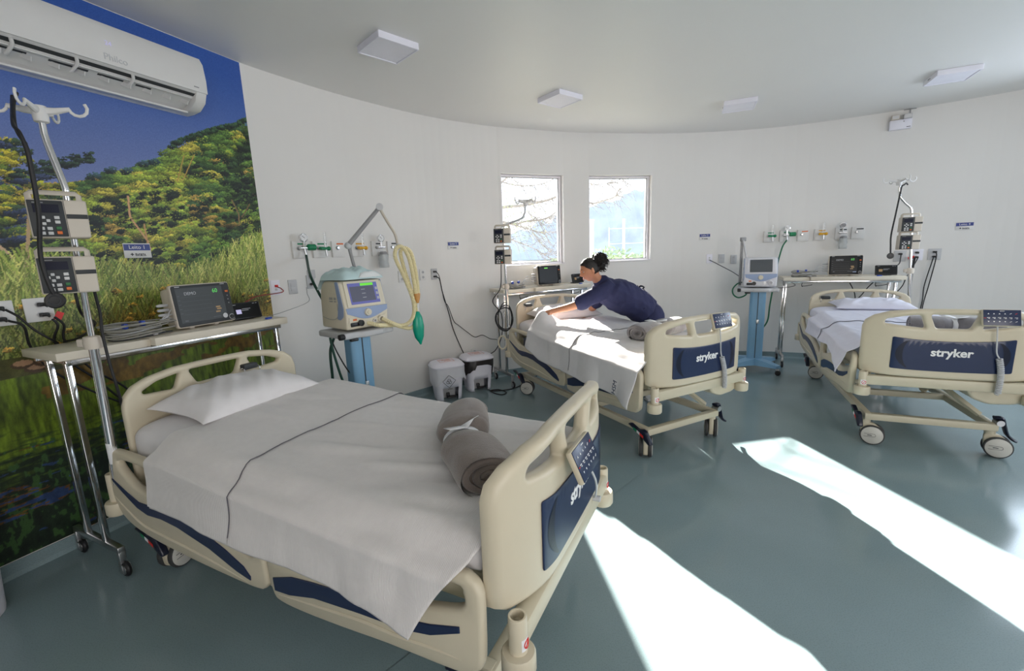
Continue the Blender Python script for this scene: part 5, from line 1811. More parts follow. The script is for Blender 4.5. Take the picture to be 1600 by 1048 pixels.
SD = [('lilac data socket with a red plug, just right of the mural', -27.88, 1.35, 'data', 'lilac_white'),
      ('white switch second from the mural edge', -26.11, 1.343, 'switch', 'light_grey'),
      ('socket behind the dark green hose, third from the mural', -24.15, 1.374, 'socket', 'light_grey'),
      ('first socket right of the lit ventilator, behind its tubing', -13.69, 1.357, 'socket', 'white_plastic'),
      ('second socket right of the lit ventilator, behind its tubing', -12.37, 1.349, 'socket', 'white_plastic'),
      ('empty double socket left of the black cords', -11.09, 1.362, 'socket', 'white_plastic'),
      ('double socket with the two long black cords left of the windows', -9.65, 1.36, 'socket', 'light_grey'),
      ('low socket above the pedal bin farther right', -5.09, .364, 'socket', 'white_plastic'),
      ('lilac data socket below the Leito 3 sign', 24.12, 1.388, 'data', 'lilac_white'),
      ('blank white plate in the middle of three by the dark ventilator', 25.41, 1.383, 'switch', 'light_grey'),
      ('white plate directly left of the dark ventilator', 26.68, 1.369, 'socket', 'light_grey'),
      ('socket behind the right drip pole pumps', 41.24, 1.354, 'socket', 'light_grey'),
      ('socket with a red tagged plug right of the right drip pole', 42.42, 1.365, 'socket', 'lilac_white'),
      ('rightmost socket, below the Leito 4 sign, with two plugs', 43.65, 1.368, 'socket', 'light_grey')]
SK = {}
for lab, az, z, kd, cl in SD:
    k = (az > 40)
    SK[az] = faceplate(lab, az, z, kind=kd, col=cl, w=.115 if k else .078, h=.13 if k else .12)
obj('plug', MB().box((.0, -.02, .012), (.022, .02, .02), bev=.004), G['red_plastic'], SK[-27.88])
for az in (-9.65, 43.65, 42.42):
    plug(SK[az], 0, .027); plug(SK[az], 0, -.027)
plug(SK[41.24], 0, .027); plug(SK[-24.15], 0, -.02); plug(SK[-5.09], .01, .0)
obj('red_tag', MB().box((-.05, -.05, -.03), (.06, .004, .03), Matrix.Rotation(-.3, 3, 'Y')), G['red_plastic'], SK[42.42])
p_, n_ = wall_at(-24.9)
o = faceplate('upper switch plate behind the dark green hose', -24.0, 1.44, kind='switch', col='light_grey', w=.075, h=.075)

# medical gas outlets
def gas(lab, az, kind, z=1.652, hose=None):
    t = wthing('gas_outlet', lab, 'gas outlet', az, z, 'medical gas outlets')
    obj('plate', MB().box((0, -.012, 0), (.125, .024, .145), bev=.003), G['white_plastic'], t)
    col = {'g': 'green_plastic', 'y': 'yellow_plastic', 'v': 'charcoal', 'c': 'chrome'}
    strip_ = {'oxy': 'green_plastic', 'flow_g': 'green_plastic', 'plain_y': 'orange_plastic', 'flow_y': 'yellow_plastic', 'vac': 'charcoal', 'plain_v': 'charcoal'}[kind]
    obj('colour_label', MB().box((.018, -.0246, .048), (.07, .001, .014)), G[strip_], t, 0)
    obj('valve', MB().lathe([(0, 0), (.016, 0), (.018, .012), (.011, .02), (0, .02)], (-.012, -.024, .012), rot=Matrix.Rotation(PI / 2, 3, 'X'), n=16), G['steel'], t)
    if kind in ('oxy', 'vac'):
        m = 'green_plastic' if kind == 'oxy' else 'white_plastic'
        obj('regulator_body', MB().tube([(-.012, -.03, .012), (.0, -.075, .012), (.012, -.08, .012)], .012, 10).tube([(-.03, -.078, .012), (.05, -.078, .012)], .011, 10).tube([(.005, -.078, .012), (.005, -.078, .07)], .008, 8), G['chrome'], t)
        gz = .098
        obj('gauge', MB().lathe([(0, -.012), (.034, -.012), (.036, 0), (.036, .012), (.031, .014), (.031, .010), (0, .010)], (.005, -.08, gz), rot=Matrix.Rotation(PI / 2, 3, 'X'), n=26), G['chrome'], t)
        gf = obj('gauge_face', MB().lathe([(0, .0), (.030, .0), (.030, .001), (0, .001)], (.005, -.0915, gz), rot=Matrix.Rotation(PI / 2, 3, 'X'), n=24), G['gauge_face'] if kind == 'oxy' or az < 0 else G['grey_plastic'], t)
        obj('needle', MB().box((.001, -.0935, gz + .004), (.003, .001, .03), Matrix.Rotation(-.9, 3, 'Y')), G['black_plastic'], gf, 0)
        if kind == 'oxy':
            obj('knob', MB().tube([(.035, -.08, .018), (.045, -.08, .018), (.105, -.08, .018), (.112, -.08, .018)], [.018, .027, .027, .018], 16), G['green_plastic'], t)
            obj('outlet_stub', MB().tube([(.008, -.08, .005), (.015, -.082, -.055)], .010, 10), G['steel'], t)
        else:
            obj('jar_lid', MB().lathe([(0, -.03), (.036, -.03), (.038, -.012), (.028, 0), (0, .0)], (.018, -.085, -.03), n=18), G['grey_plastic'], t)
            obj('suction_jar', MB().lathe([(.03, -.155), (.036, -.15), (.038, -.14), (.036, -.03), (.033, -.03), (.033, -.145), (.0, -.15)], (.018, -.085, -.03), n=20), G['glass_clear'], t)
            bg = MB().grid(16, 20, lambda u, v: (.018 + (.045 + .012 * nz(u * 4, math.cos(v * 2 * PI) * 2, math.sin(v * 2 * PI) * 2)) * math.cos(v * 2 * PI), -.085 + (.045 + .012 * nz(u * 4, math.sin(v * 2 * PI) * 2, 3)) * math.sin(v * 2 * PI), -.06 - .13 * u))
            obj('plastic_sleeve', bg, G['film_clear'], t, 70)
    elif kind in ('flow_g', 'flow_y'):
        m = G['green_plastic'] if kind == 'flow_g' else G['yellow_plastic']
        obj('regulator_body', MB().tube([(-.012, -.03, .012), (.012, -.07, .008)], .014, 10).tube([(-.02, -.074, .006), (.055, -.074, .006)], .014, 10).ball((.058, -.074, .006), .019, 12, 8), m, t)
        obj('flow_tube', MB().tube([(.028, -.074, .0), (.028, -.074, .145)], .0105, 12), G['glass_clear'], t)
        obj('outlet_stub', MB().tube([(.028, -.074, .01), (.032, -.076, -.06)], .009, 10), G['steel'], t)
    return t
GL = [('oxygen outlet with round gauge and green knob, first right of the mural', -25.03, 'oxy'), ('green flow meter outlet, second right of the mural', -22.93, 'flow_g'),
      ('gas outlet with orange label behind the grey arm', -20.85, 'plain_y'), ('yellow flow meter outlet right of the grey arm', -18.69, 'flow_y'),
      ('vacuum outlet with gauge and wrapped jar above the lit ventilator', -16.38, 'vac'), ('plain vacuum outlet behind the ribbed tubes', -14.55, 'plain_v'),
      ('green flow meter outlet right of the dark ventilator', 30.03, 'flow_g'), ('oxygen outlet with gauge and long green hose by the dark ventilator', 31.54, 'oxy'),
      ('gas outlet with orange label above the right cart', 33.17, 'plain_y'), ('yellow flow meter outlet above the right monitor', 34.68, 'flow_y'),
      ('vacuum outlet with gauge and clear jar above the right monitor', 36.46, 'vac'), ('plain vacuum outlet left of the right drip pole', 37.81, 'plain_v')]
for lab, az, kd in GL:
    gas(lab, az, kd)

# hoses and cords (one object each)
def hose(name, lab, cat, pts, r, m, grp=None):
    B = Vector(pts[0])
    o = obj(name, MB().tube(cr([Vector(p) - B for p in pts], 10), r, 8), G[m], None, 70, B)
    tag(o, lab, cat, grp)
    return o
def wp(az, z, off):
    p, n = wall_at(az)
    q = p + n * off
    return Vector((q.x, q.y, z))
q = wp(-24.9, 1.60, .085)
hose('green_hose', 'dark green hose from the gauge down behind the lit ventilator', 'hose', [q, V(-.30, 1.45, .35), V(-.245, 1.30, .27), V(-.18, 1.15, .24), V(-.16, 1.0, .18), V(-.20, .88, .08), V(-.205, .7, .06), V(-.205, .5, .06), V(-.16, .3, .1)], .0105, 'dark_green_hose')
hose('green_hose', 'second dark green hose hanging under the lit ventilator tray', 'hose', [V(-.185, 1.0, -.05), V(-.175, .90, -.05), V(-.15, .75, -.05), V(-.12, .62, -.05), V(-.08, .5, -.05), V(-.05, .3, -.04)], .0095, 'dark_green_hose')
hose('power_cord', 'black cord hanging under the lit ventilator tray', 'cord', [V(-.18, .98, -.02), V(-.15, .88, -.02), V(-.09, .74, -.03), V(-.03, .66, -.05), V(-.0, .55, -.05), V(-.01, .35, -.06)], .005, 'black_rubber')
hose('power_cord', 'thin black cord close to the blue column', 'cord', [V(-.02, 1.0, .1), V(-.05, .85, .02), V(-.055, .75, -.02), V(-.04, .65, -.03), V(-.03, .5, -.05), V(-.03, .3, -.06)], .004, 'black_rubber')
hose('green_hose', 'bright green hose from the gauge to the dark ventilator', 'hose', [wp(31.6, 1.595, .09), wp(31.2, 1.5, .11), wp(30.6, 1.25, .2), wp(30.2, 1.0, .3), wp(29.9, .78, .36), wp(29.5, .56, .4), wp(28.4, .44, .45), wp(27.3, .46, .5), wp(27.6, .55, .52), wp(27.4, .66, .5)], .0095, 'green_hose')
hose('green_hose', 'loop of green hose left of the dark ventilator', 'hose', [v2w(-.17, .16, 1.09), v2w(-.235, .05, 1.075), v2w(-.285, -.05, 1.02), v2w(-.275, -.08, .955), v2w(-.22, -.1, .92), v2w(-.15, -.12, .95), v2w(-.12, -.1, 1.0)], .0085, 'green_hose')
hose('data_cord', 'dark data cord from the lilac socket to the dark ventilator', 'cord', [wp(24.14, 1.37, .02), wp(24.9, 1.30, .12), wp(25.6, 1.22, .3), v2w(-.185, .12, 1.15)], .005, 'navy_dark')
hose('data_cord', 'thin black cord from the dark ventilator to the right cart', 'cord', [v2w(.14, .1, 1.03), v2w(.25, .1, 1.02), v2w(.4, .1, 1.05), b2w(2, -.6, -.58, 1.09)], .0035, 'black_rubber')
hose('power_cord', 'long black cord from the double socket down to the pedal bins', 'cord', [wp(-9.6, 1.33, .03), wp(-9.3, 1.30, .05), wp(-8.9, 1.15, .03), wp(-8.2, .9, .02), wp(-7.8, .7, .03), wp(-7.0, .45, .06), wp(-6.6, .3, .12)], .0055, 'black_rubber')
hose('power_cord', 'wavy thin black cord crossing the wall towards the middle bed', 'cord', [wp(-9.6, 1.385, .03), wp(-9.3, 1.33, .05), wp(-8.7, 1.06, .02), wp(-8.2, .98, .015), wp(-7.6, .80, .015), wp(-7.0, .74, .015), wp(-6.0, .65, .015), wp(-5.0, .57, .02), wp(-4.0, .58, .02), wp(-3.0, .52, .02), wp(-2.2, .5, .04), b2w(1, -.3, -.5, .56)], .0038, 'black_rubber')
hose('power_cord', 'black cord from the low socket looping up to the middle bed pole', 'cord', [wp(-5.0, .36, .04), wp(-4.6, .35, .1), wp(-4.0, .36, .16), wp(-3.2, .42, .2), wp(-2.6, .60, .25), wp(-2.7, .85, .28), b2w(1, -.18, -.62, 1.05), b2w(1, -.1, -.56, 1.2), b2w(1, -.1, -.54, 1.45)], .0055, 'black_rubber')
B = b2w(1, -.1, -.54, .9)
ct = thing('coiled_power_cord', 'coil of black cord hung on the middle bed pole', 'cord', B)
for k in range(3):
    pts = [Vector((.085 * math.cos(a) * (1 + .07 * k), .03 * math.sin(a * 2 + k) + .012 * k - .06, .145 * math.sin(a) * (1 - .06 * k) - .02 * k)) for a in [2 * PI * j / 24 for j in range(24)]]
    obj('loop', MB().tube(cr(pts, 2, True), .0055, 7, closed=True), G['black_rubber'], ct, 70)
ct.rotation_euler = (0, 0, .4)
t = thing('cord_hanger', 'beige plastic hoop at the foot of the middle bed pole', 'hook', b2w(1, -.10, -.56, .60))
obj('hoop', MB().tube(cr([(.045 * math.cos(a), .045 * math.sin(a) * .3, .07 * math.sin(a)) for a in [2 * PI * j / 16 for j in range(16)]], 3, True), .009, 8, closed=True), G['beige_plastic'], t)
hose('power_cord', 'black cord lying in loops on the floor by the bins', 'cord', [(-.30, 4.95, .006), (-.22, 4.80, .006), (-.13, 4.74, .006), (-.09, 4.82, .007), (-.18, 4.93, .007), (-.28, 4.90, .008), (-.2, 4.88, .008), (-.05, 4.93, .006), (.03, 5.0, .006), (.1, 5.08, .01), (.18, 5.1, .03), (.28, 5.12, .1)], .006, 'black_rubber')
hose('red_cord', 'dark red cord from the lilac socket to the small display', 'cord', [wp(-27.9, 1.355, .03), wp(-27.8, 1.34, .07), wp(-27.95, 1.312, .09), b2w(0, -.62, .72, 1.31), b2w(0, -.58, .62, 1.29), b2w(0, -.55, .53, 1.26), b2w(0, -.53, .50, 1.24)], .004, 'red_wire')
hose('data_cord', 'thin grey cord drooping from the third socket to the cart', 'cord', [wp(-24.8, 1.33, .02), wp(-25.4, 1.28, .1), wp(-26.2, 1.22, .2), b2w(0, -.45, .80, 1.19), b2w(0, -.45, .66, 1.172)], .0022, 'grey_plastic')
# cords on the mural
def mw(t_, z, off):
    p = P1 + T1 * t_ + N1 * off
    return Vector((p.x, p.y, z))
for k, (lab, pts) in enumerate([
    ('black cord from the upper plug at the left frame edge', [mw(-1.56, 1.37, .05), mw(-1.53, 1.33, .08), mw(-1.49, 1.26, .09), mw(-1.44, 1.20, .10), mw(-1.40, 1.17, .06)]),
    ('black cord from the lower plug at the left frame edge going under the cart', [mw(-1.56, 1.315, .05), mw(-1.52, 1.28, .08), mw(-1.50, 1.17, .04), mw(-1.44, 1.03, .03), mw(-1.33, .90, .05), mw(-1.2, .78, .05), mw(-1.1, .70, .05), mw(-.98, .62, .06), mw(-.9, .52, .1)]),
    ('black cord from the socket plug drooping behind the cart', [mw(-1.40, 1.30, .06), mw(-1.385, 1.26, .06), mw(-1.40, 1.18, .03), mw(-1.36, 1.06, .025), mw(-1.27, .94, .025), mw(-1.18, .8, .025), mw(-1.07, .62, .025), mw(-1.0, .55, .03), mw(-1.05, .46, .03), mw(-1.15, .40, .03)]),
    ('black cord with the red tag running down behind the cart', [mw(-1.39, 1.31, .06), mw(-1.36, 1.26, .06), mw(-1.36, 1.17, .035), mw(-1.28, 1.0, .04), mw(-1.15, .86, .035), mw(-1.08, .75, .035), mw(-1.02, .66, .04), mw(-1.05, .60, .04), mw(-.95, .55, .05)]),
    ('black cord from the lower pump at the mural', [Vector((-1.86, 1.90, 1.47)), Vector((-1.90, 1.95, 1.36)), mw(-1.33, 1.27, .3), mw(-1.36, 1.2, .2), mw(-1.37, 1.17, .05)]),
    ('black cord falling from the pumps past the cart edge', [Vector((-1.775, 1.90, 1.50)), Vector((-1.79, 1.915, 1.44)), Vector((-1.80, 1.93, 1.36)), Vector((-1.808, 1.93, 1.27)), Vector((-1.803, 1.93, 1.127)), Vector((-1.80, 1.94, 1.0)), Vector((-1.83, 1.98, .85)), Vector((-1.85, 2.0, .65))])]):
    hose('power_cord', lab, 'cord', pts, .0058, 'black_rubber')
for k, (lab, pts) in enumerate([
    ('thick pair of black cords below the red tag by the right pole', [wp(42.3, 1.34, .05), wp(42.2, 1.30, .1), wp(42.1, 1.1, .16), wp(42.2, .8, .16), wp(42.2, .5, .18), wp(42.0, .2, .2)]),
    ('left of the two black cords under the rightmost socket', [wp(43.6, 1.345, .04), wp(43.5, 1.28, .05), wp(43.2, 1.0, .04), wp(43.2, .8, .04), wp(42.9, .5, .05), wp(42.6, .2, .05)]),
    ('right of the two black cords under the rightmost socket', [wp(43.65, 1.395, .04), wp(43.75, 1.33, .05), wp(43.5, 1.0, .04), wp(43.3, .8, .045), wp(43.15, .5, .05), wp(42.9, .2, .05)]),
    ('black cord from the socket behind the pumps to the small display', [wp(41.25, 1.38, .05), wp(41.2, 1.33, .09), wp(40.9, 1.26, .25), b2w(2, -.72, .42, 1.20)]),
    ('black cord crossing behind the right bed headboard', [b2w(2, -.60, .30, 1.07), b2w(2, -.62, .24, .98), b2w(2, -.64, .20, .9), b2w(2, -.62, .12, .82), b2w(2, -.6, .05, .84)]),
    ('black cord hanging under the middle of the right cart', [b2w(2, -.62, .07, 1.06), b2w(2, -.62, .11, .98), b2w(2, -.62, .14, .88), b2w(2, -.62, .16, .6)]),
    ('second black cord from the red tagged plug', [wp(42.5, 1.33, .05), wp(42.2, 1.25, .12), wp(41.6, 1.12, .3), b2w(2, -.7, .60, 1.0), b2w(2, -.7, .50, .85)])]):
    hose('power_cord', lab, 'cord', pts, .0055 if k else .011, 'black_rubber')

# emergency light near the ceiling
t = wthing('emergency_light', 'small lilac white emergency light with two lamps below the ceiling', 'light', 40.12, 2.86)
obj('case', MB().box((0, -.03, 0), (.20, .06, .105), bev=.006), G['lilac_white'], t)
for s_ in (-1, 1):
    l_ = obj('lamp_head', MB().box((s_ * .055, -.055, .078), (.075, .06, .05), bev=.006), G['light_grey'] if s_ > 0 else G['pump_beige'], t)
    obj('lens', MB().box((s_ * .055, -.0855, .078), (.058, .003, .036)), G['steel'], l_)
obj('supply_cord', MB().tube([(.075, -.02, .05), (.078, -.015, .158)], .005, 6).tube([(.02, -.006, .16), (.13, -.006, .16)], .004, 6), G['grey_plastic'], t)
obj('indicator', MB().box((.025, -.0605, .028), (.008, .002, .008)), G['charcoal'], t, 0)
obj('maker_mark', MB().box((.07, -.0605, -.035), (.035, .001, .006)), G['charcoal'], t, 0)

# ceiling lights
for k, (x, y, a, lab) in enumerate(((-.796, 3.42, -.40, 'square ceiling light at the left, nearest the camera'), (.548, 4.60, .42 - .0, 'square ceiling light above the left window'),
                                    (2.485, 5.0, -.35, 'square ceiling light over the dark ventilator'), (4.10, 4.36, -.42, 'square ceiling light at the right'))):
    a = [math.atan2(3.201 - 3.436, -.778 + 1.003), math.atan2(4.377 - 4.601, .522 - .349), math.atan2(4.785 - 4.891, 2.55 - 2.285), math.atan2(4.149 - 4.265, 4.157 - 3.908)][k]
    t = thing('ceiling_light', lab, 'ceiling light', (x, y, CEIL), a, 'square ceiling lights')
    s_ = .155
    obj('frame', MB().plate(rounded([(-s_, -s_), (s_, -s_), (s_, s_), (-s_, s_)], .004, 1), [[(-s_ + .012, -s_ + .012), (s_ - .012, -s_ + .012), (s_ - .012, s_ - .012), (-s_ + .012, s_ - .012)]], .045, .002, lambda u, v, q: (u, v, q - .0225), 1), G['lilac_white'], t)
    obj('diffuser', MB().box((0, 0, -.036), (2 * s_ - .022, 2 * s_ - .022, .008)), G['lilac_white'], t)
    vm = MB()
    for q in range(3):
        vm.box((-s_ - .0005, .0 + .02 * q, -.02), (.001, .008, .012))
    obj('vent_slot', vm, G['charcoal'], t, 0)

# air conditioner on the mural
t = thing('air_conditioner', 'white split air conditioner reading 24 at the top of the river mural', 'air conditioner', P1 + T1 * -1.01 + N1 * .004, face(N1))
Lh = .535
pf = [(0, 2.865), (.13, 2.868), (.185, 2.852), (.207, 2.815), (.218, 2.72), (.216, 2.645), (.20, 2.632), (.06, 2.56), (.03, 2.538), (0, 2.535)]
pf2 = [(0, 2.865), (.13, 2.868), (.185, 2.852), (.207, 2.815), (.218, 2.72), (.216, 2.645), (.19, 2.585), (.13, 2.545), (.06, 2.535), (0, 2.535)]
obj('body', MB().plate(pf, [], 2 * Lh - .02, .004, lambda u, v, q: (q, -u, v), 1), G['white_plastic'], t)
obj('front_panel', MB().plate([(.128, 2.871), (.187, 2.856), (.211, 2.817), (.2225, 2.72), (.2205, 2.64), (.212, 2.64), (.214, 2.72), (.203, 2.81), (.18, 2.846), (.128, 2.862)], [], 2 * Lh, .002, lambda u, v, q: (q, -u, v), 1), G['white_plastic'], t)
for s_ in (-1, 1):
    obj('end_cap', MB().plate(pf2, [], .07, .012, lambda u, v, q, s_=s_: (s_ * (Lh - .035) + q, -u, v), 2), G['white_plastic'], t)
sl_ = math.atan2(2.632 - 2.56, .14)
dk = MB()
for (y0_, z0_, y1_, z1_) in ((.20, 2.634, .176, 2.622),):
    dk.add([(-Lh + .07, -y0_, z0_ - .006), (Lh - .07, -y0_, z0_ - .006), (Lh - .07, -y1_, z1_ - .006), (-Lh + .07, -y1_, z1_ - .006)], [(0, 1, 2, 3)])
obj('outlet_shade', dk, G['charcoal'], t, 0)  # charcoal strip stands in for the shade inside the air outlet
wk = MB()
wk.add([(-Lh + .07, -.178, 2.616), (Lh - .07, -.178, 2.616), (Lh - .07, -.07, 2.562), (-Lh + .07, -.07, 2.562)], [(0, 1, 2, 3)])
obj('outlet_tray', wk, G['white_plastic'], t, 0)
sk_ = MB()
for x0_, x1_ in ((-.40, -.30), (-.22, -.06), (-.02, .10), (.16, .24)):
    sk_.add([(x0_, -.150, 2.6005), (x1_, -.150, 2.6005), (x1_, -.138, 2.5945), (x0_, -.138, 2.5945)], [(0, 1, 2, 3)])
obj('inner_slot', sk_, G['charcoal'], t, 0)
Rl = Matrix.Rotation(.42, 3, 'X')
obj('louver', MB().box((-.0, -.168, 2.606), (2 * Lh - .16, .026, .006), Rl, .002), G['white_plastic'], t)
obj('bottom_lip', MB().box((0, -.055, 2.541), (2 * Lh - .12, .07, .012), Matrix.Rotation(.1, 3, 'X'), .004), G['white_plastic'], t)
for k in range(9):
    x = -Lh + .12 + k * (2 * Lh - .24) / 8
    obj('vane', MB().box((x, -.13, 2.588), (.004, .10, .022), Rl @ Matrix.Rotation(.25, 3, 'Z')), G['white_plastic'], t, 0)
for x in (-.37, -.13, .12, ):
    obj('louver_clip', MB().tube(cr([(x, -.205, 2.628), (x + .006, -.19, 2.605), (x, -.16, 2.583), (x - .006, -.14, 2.572)], 4), .008, 8), G['white_plastic'], t)
text('lettering', 'Philco', .046, G['light_grey'], t, (.04, -.2225, 2.675), (1, 0, 0), (0, .03, 1), .0006)
text('temperature_reading', '24', .032, G['display_violet'], t, (.015, -.2245, 2.745), (1, 0, 0), (0, .02, 1), .0004)
obj('maker_mark', MB().box((Lh - .07, -.2232, 2.665), (.03, .001, .006)), G['grey_plastic'], t, 0)

# ------------------------------------------------------------------ bins
def pedal_bin(loc, yaw, lab, black):
    t = thing('pedal_bin', lab, 'bin', loc, yaw, 'white pedal bins by the wall')
    # front = -Y; body tapers to the floor, open arch at the front for the pedal
    def ring(z, k):
        f = z / .37
        w, d = .140 + .034 * f, .122 + .03 * f
        a = 2 * PI * k
        e = .55
        return (math.copysign(abs(math.cos(a)) ** e, math.cos(a)) * w, math.copysign(abs(math.sin(a)) ** e, math.sin(a)) * d, z)
    n = 48
    body = MB()
    zs = [0, .03, .06, .09, .12, .145, .2, .28, .365]
    o0 = len(body.v)
    for z in zs:
        for k in range(n):
            body.v.append(ring(z, k / n))
    for i in range(len(zs) - 1):
        for k in range(n):
            a = ring(0, (k + .5) / n)
            arch = a[1] < -.06 and abs(a[0]) < .088 - (.012 if i >= 4 else 0) and i < 5
            if arch:
                continue
            body.f.append((i * n + k, i * n + (k + 1) % n, (i + 1) * n + (k + 1) % n, (i + 1) * n + k))
    bo = obj('body', body, G['lilac_white'], t, 40)
    sm = bo.modifiers.new('solid', 'SOLIDIFY'); sm.thickness = .006; sm.offset = -1
    obj('recess', MB().box((0, -.02, .075), (.15, .012, .14), bev=.004).box((0, -.055, .147), (.15, .08, .006)), G['light_grey'], t)
    obj('pedal', MB().box((.015, -.085, .03), (.10, .05, .016), bev=.006).box((-.02, -.075, .055), (.035, .03, .05), bev=.008), G['black_plastic'], t)
    lid = [(.178, .365), (.184, .368), (.186, .38), (.18, .388), (.174, .392), (.165, .408), (.14, .418), (0, .422)]
    lm = MB()
    for (r, z) in lid:
        for k in range(n):
            a = 2 * PI * k / n
            e = .5
            lm.v.append((math.copysign(abs(math.cos(a)) ** e, math.cos(a)) * max(r, .001), math.copysign(abs(math.sin(a)) ** e, math.sin(a)) * max(r, .001) * .88, z))
    for i in range(len(lid) - 1):
        for k in range(n):
            lm.f.append((i * n + k, i * n + (k + 1) % n, (i + 1) * n + (k + 1) % n, (i + 1) * n + k))
    lo = obj('lid', lm, G['lilac_white'], t, 40)
    pm = MB()
    for r in range(3):
        pm.box((-.01 + .01 * r, .035 - .03 * r, .4235), (.12 - .02 * r, .006, .0008))
    for s_ in (-1, 1):
        pm.box((0, s_ * .062, .4225), (.16, .003, .0008)); pm.box((s_ * .08, 0, .4225), (.003, .124, .0008))
    obj('lid_print', pm, G['orange_plastic'], lo, 0)
    bm = MB()
    def bag(u, v):
        a = u * 2 * PI
        z = .366 - v * (.155 + .05 * math.sin(a * 2 + 1 + black) + .03 * nz(math.cos(a) * 2, math.sin(a) * 2, 3 + black)) * (1.0 if not black else (1.05 if math.sin(a) > -.3 or math.cos(a) < -.2 else .5))
        q = ring(max(0, z), u)
        k = 1.05 + .05 * nz(math.cos(a) * 3, math.sin(a) * 3, z * 12 + black * 4) + .05 * v
        if not black:
            k += .22 * math.exp(-((u - .965) / .05) ** 2) * v * (1 - v * .3)
        return (q[0] * k, q[1] * k, z)
    bm.grid(60, 10, bag)
    bgo = obj('bin_liner', bm, G['bag_black'] if black else G['bag_white'], t, 70)
    if not black:
        dm = MB()
        c = [(-.03, .30), (.045, .235), (-.03, .16), (-.10, .235)]
        F_ = lambda u, v: (u, -.177 - .06 * (v - .2) + .12 * abs(u) ** 2 * 2, v)
        dm.tube([F_(*p) for p in densify(c, .02)], .0022, 5, closed=True)
        for k in range(3):
            a0 = PI / 2 + 2 * PI * k / 3
            cx, cz = -.03 + .014 * math.cos(a0), .228 + .014 * math.sin(a0)
            dm.tube([F_(cx + .016 * math.cos(a0 + q), cz + .016 * math.sin(a0 + q)) for q in np.linspace(-2.4, 2.4, 12)], .0022, 5)
        dm.tube([F_(-.03 + .010 * math.cos(q), .228 + .010 * math.sin(q)) for q in np.linspace(0, 2 * PI, 12, endpoint=False)], .0016, 5, closed=True)
        dm.box(F_(-.02, .145), (.05, .002, .005))
        obj('biohazard_symbol', dm, G['black_plastic'], t)
    return t
pedal_bin((-.74, 4.74, 0), face((.42, -.9)), 'white pedal bin with a biohazard printed bag, nearer of the pair', 0)
pedal_bin((-.43, 5.05, 0), face((.42, -.9)), 'white pedal bin with a black liner, farther of the pair', 1)
t = thing('waste_bin', 'tall white bin cut by the left frame edge', 'bin', (-2.50, 1.70, 0), .4)
bm = MB()
rs = [(0, .125), (.02, .128), (.3, .14), (.36, .142), (.37, .15), (.40, .152), (.415, .146), (.44, .15), (.50, .14), (.515, .12), (.518, .0)]
n = 40
for z, r in rs:
    for k in range(n):
        a = 2 * PI * k / n
        e = .5
        bm.v.append((math.copysign(abs(math.cos(a)) ** e, math.cos(a)) * max(r, .001), math.copysign(abs(math.sin(a)) ** e, math.sin(a)) * max(r, .001), z))
for i in range(len(rs) - 1):
    for k in range(n):
        bm.f.append((i * n + k, i * n + (k + 1) % n, (i + 1) * n + (k + 1) % n, (i + 1) * n + k))
bm.f.append(tuple(range(n)))
h = 6 * n
obj('body', bm, G['lilac_white'], t, 40)
obj('lid_seam', MB().tube([(math.copysign(abs(math.cos(a)) ** .5, math.cos(a)) * .147, math.copysign(abs(math.sin(a)) ** .5, math.sin(a)) * .147, .418) for a in [2 * PI * k / 40 for k in range(40)]], .004, 6, closed=True), G['light_grey'], t)
# ------------------------------------------------------------------ outside the windows
mat('hill_haze', (0.55, 0.59, 0.67), 0.95, var=0.12, vscale=0.5, spec=0.0)  # haze of distance put into the hill's pale blue base colour
mat('bark', srgb(132, 128, 124), 0.9, var=0.2, vscale=12)
mat('leaf_pale', srgb(150, 160, 126), 0.7, var=0.3, vscale=6)
mat('bush_leaf', srgb(170, 184, 148), 0.7, var=0.35, vscale=4)
mat('soil', srgb(140, 138, 120), 0.9, var=0.2, vscale=2)
mat('post_white', (0.85, 0.85, 0.86), 0.6)
gm_ = MB()
gm_.grid(20, 20, lambda u, v: (-40 + 110 * u, 6.9 + 75 * v, 0.2 + 0.010 * (75 * v) + .25 * nz(u * 9, v * 9, 1)))
struct('ground', gm_, G['soil'])
hm = MB()
def hill(u, v):
    x = -60 + 160 * u
    y = 58 + 60 * v
    ridge = np.interp(x, [-60, -8, 2, 12, 21, 40, 100], [4, 3.0, 3.6, 6.2, 8.6, 13, 20])
    z = 0.6 + (ridge * 1.16 - 0.6) * min(1, v / .10) + .1 * v
    z += (1.6 * abs(nz(x * .33, y * .1, 2)) + .7 * abs(nz(x * 1.2, y * .3, 4))) * (1 if v > .03 else 0)
    return (x, y, z)
hm.grid(300, 100, hill)
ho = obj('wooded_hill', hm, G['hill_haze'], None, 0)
tag(ho, 'hazy blue wooded hillside seen through the windows', 'hill')

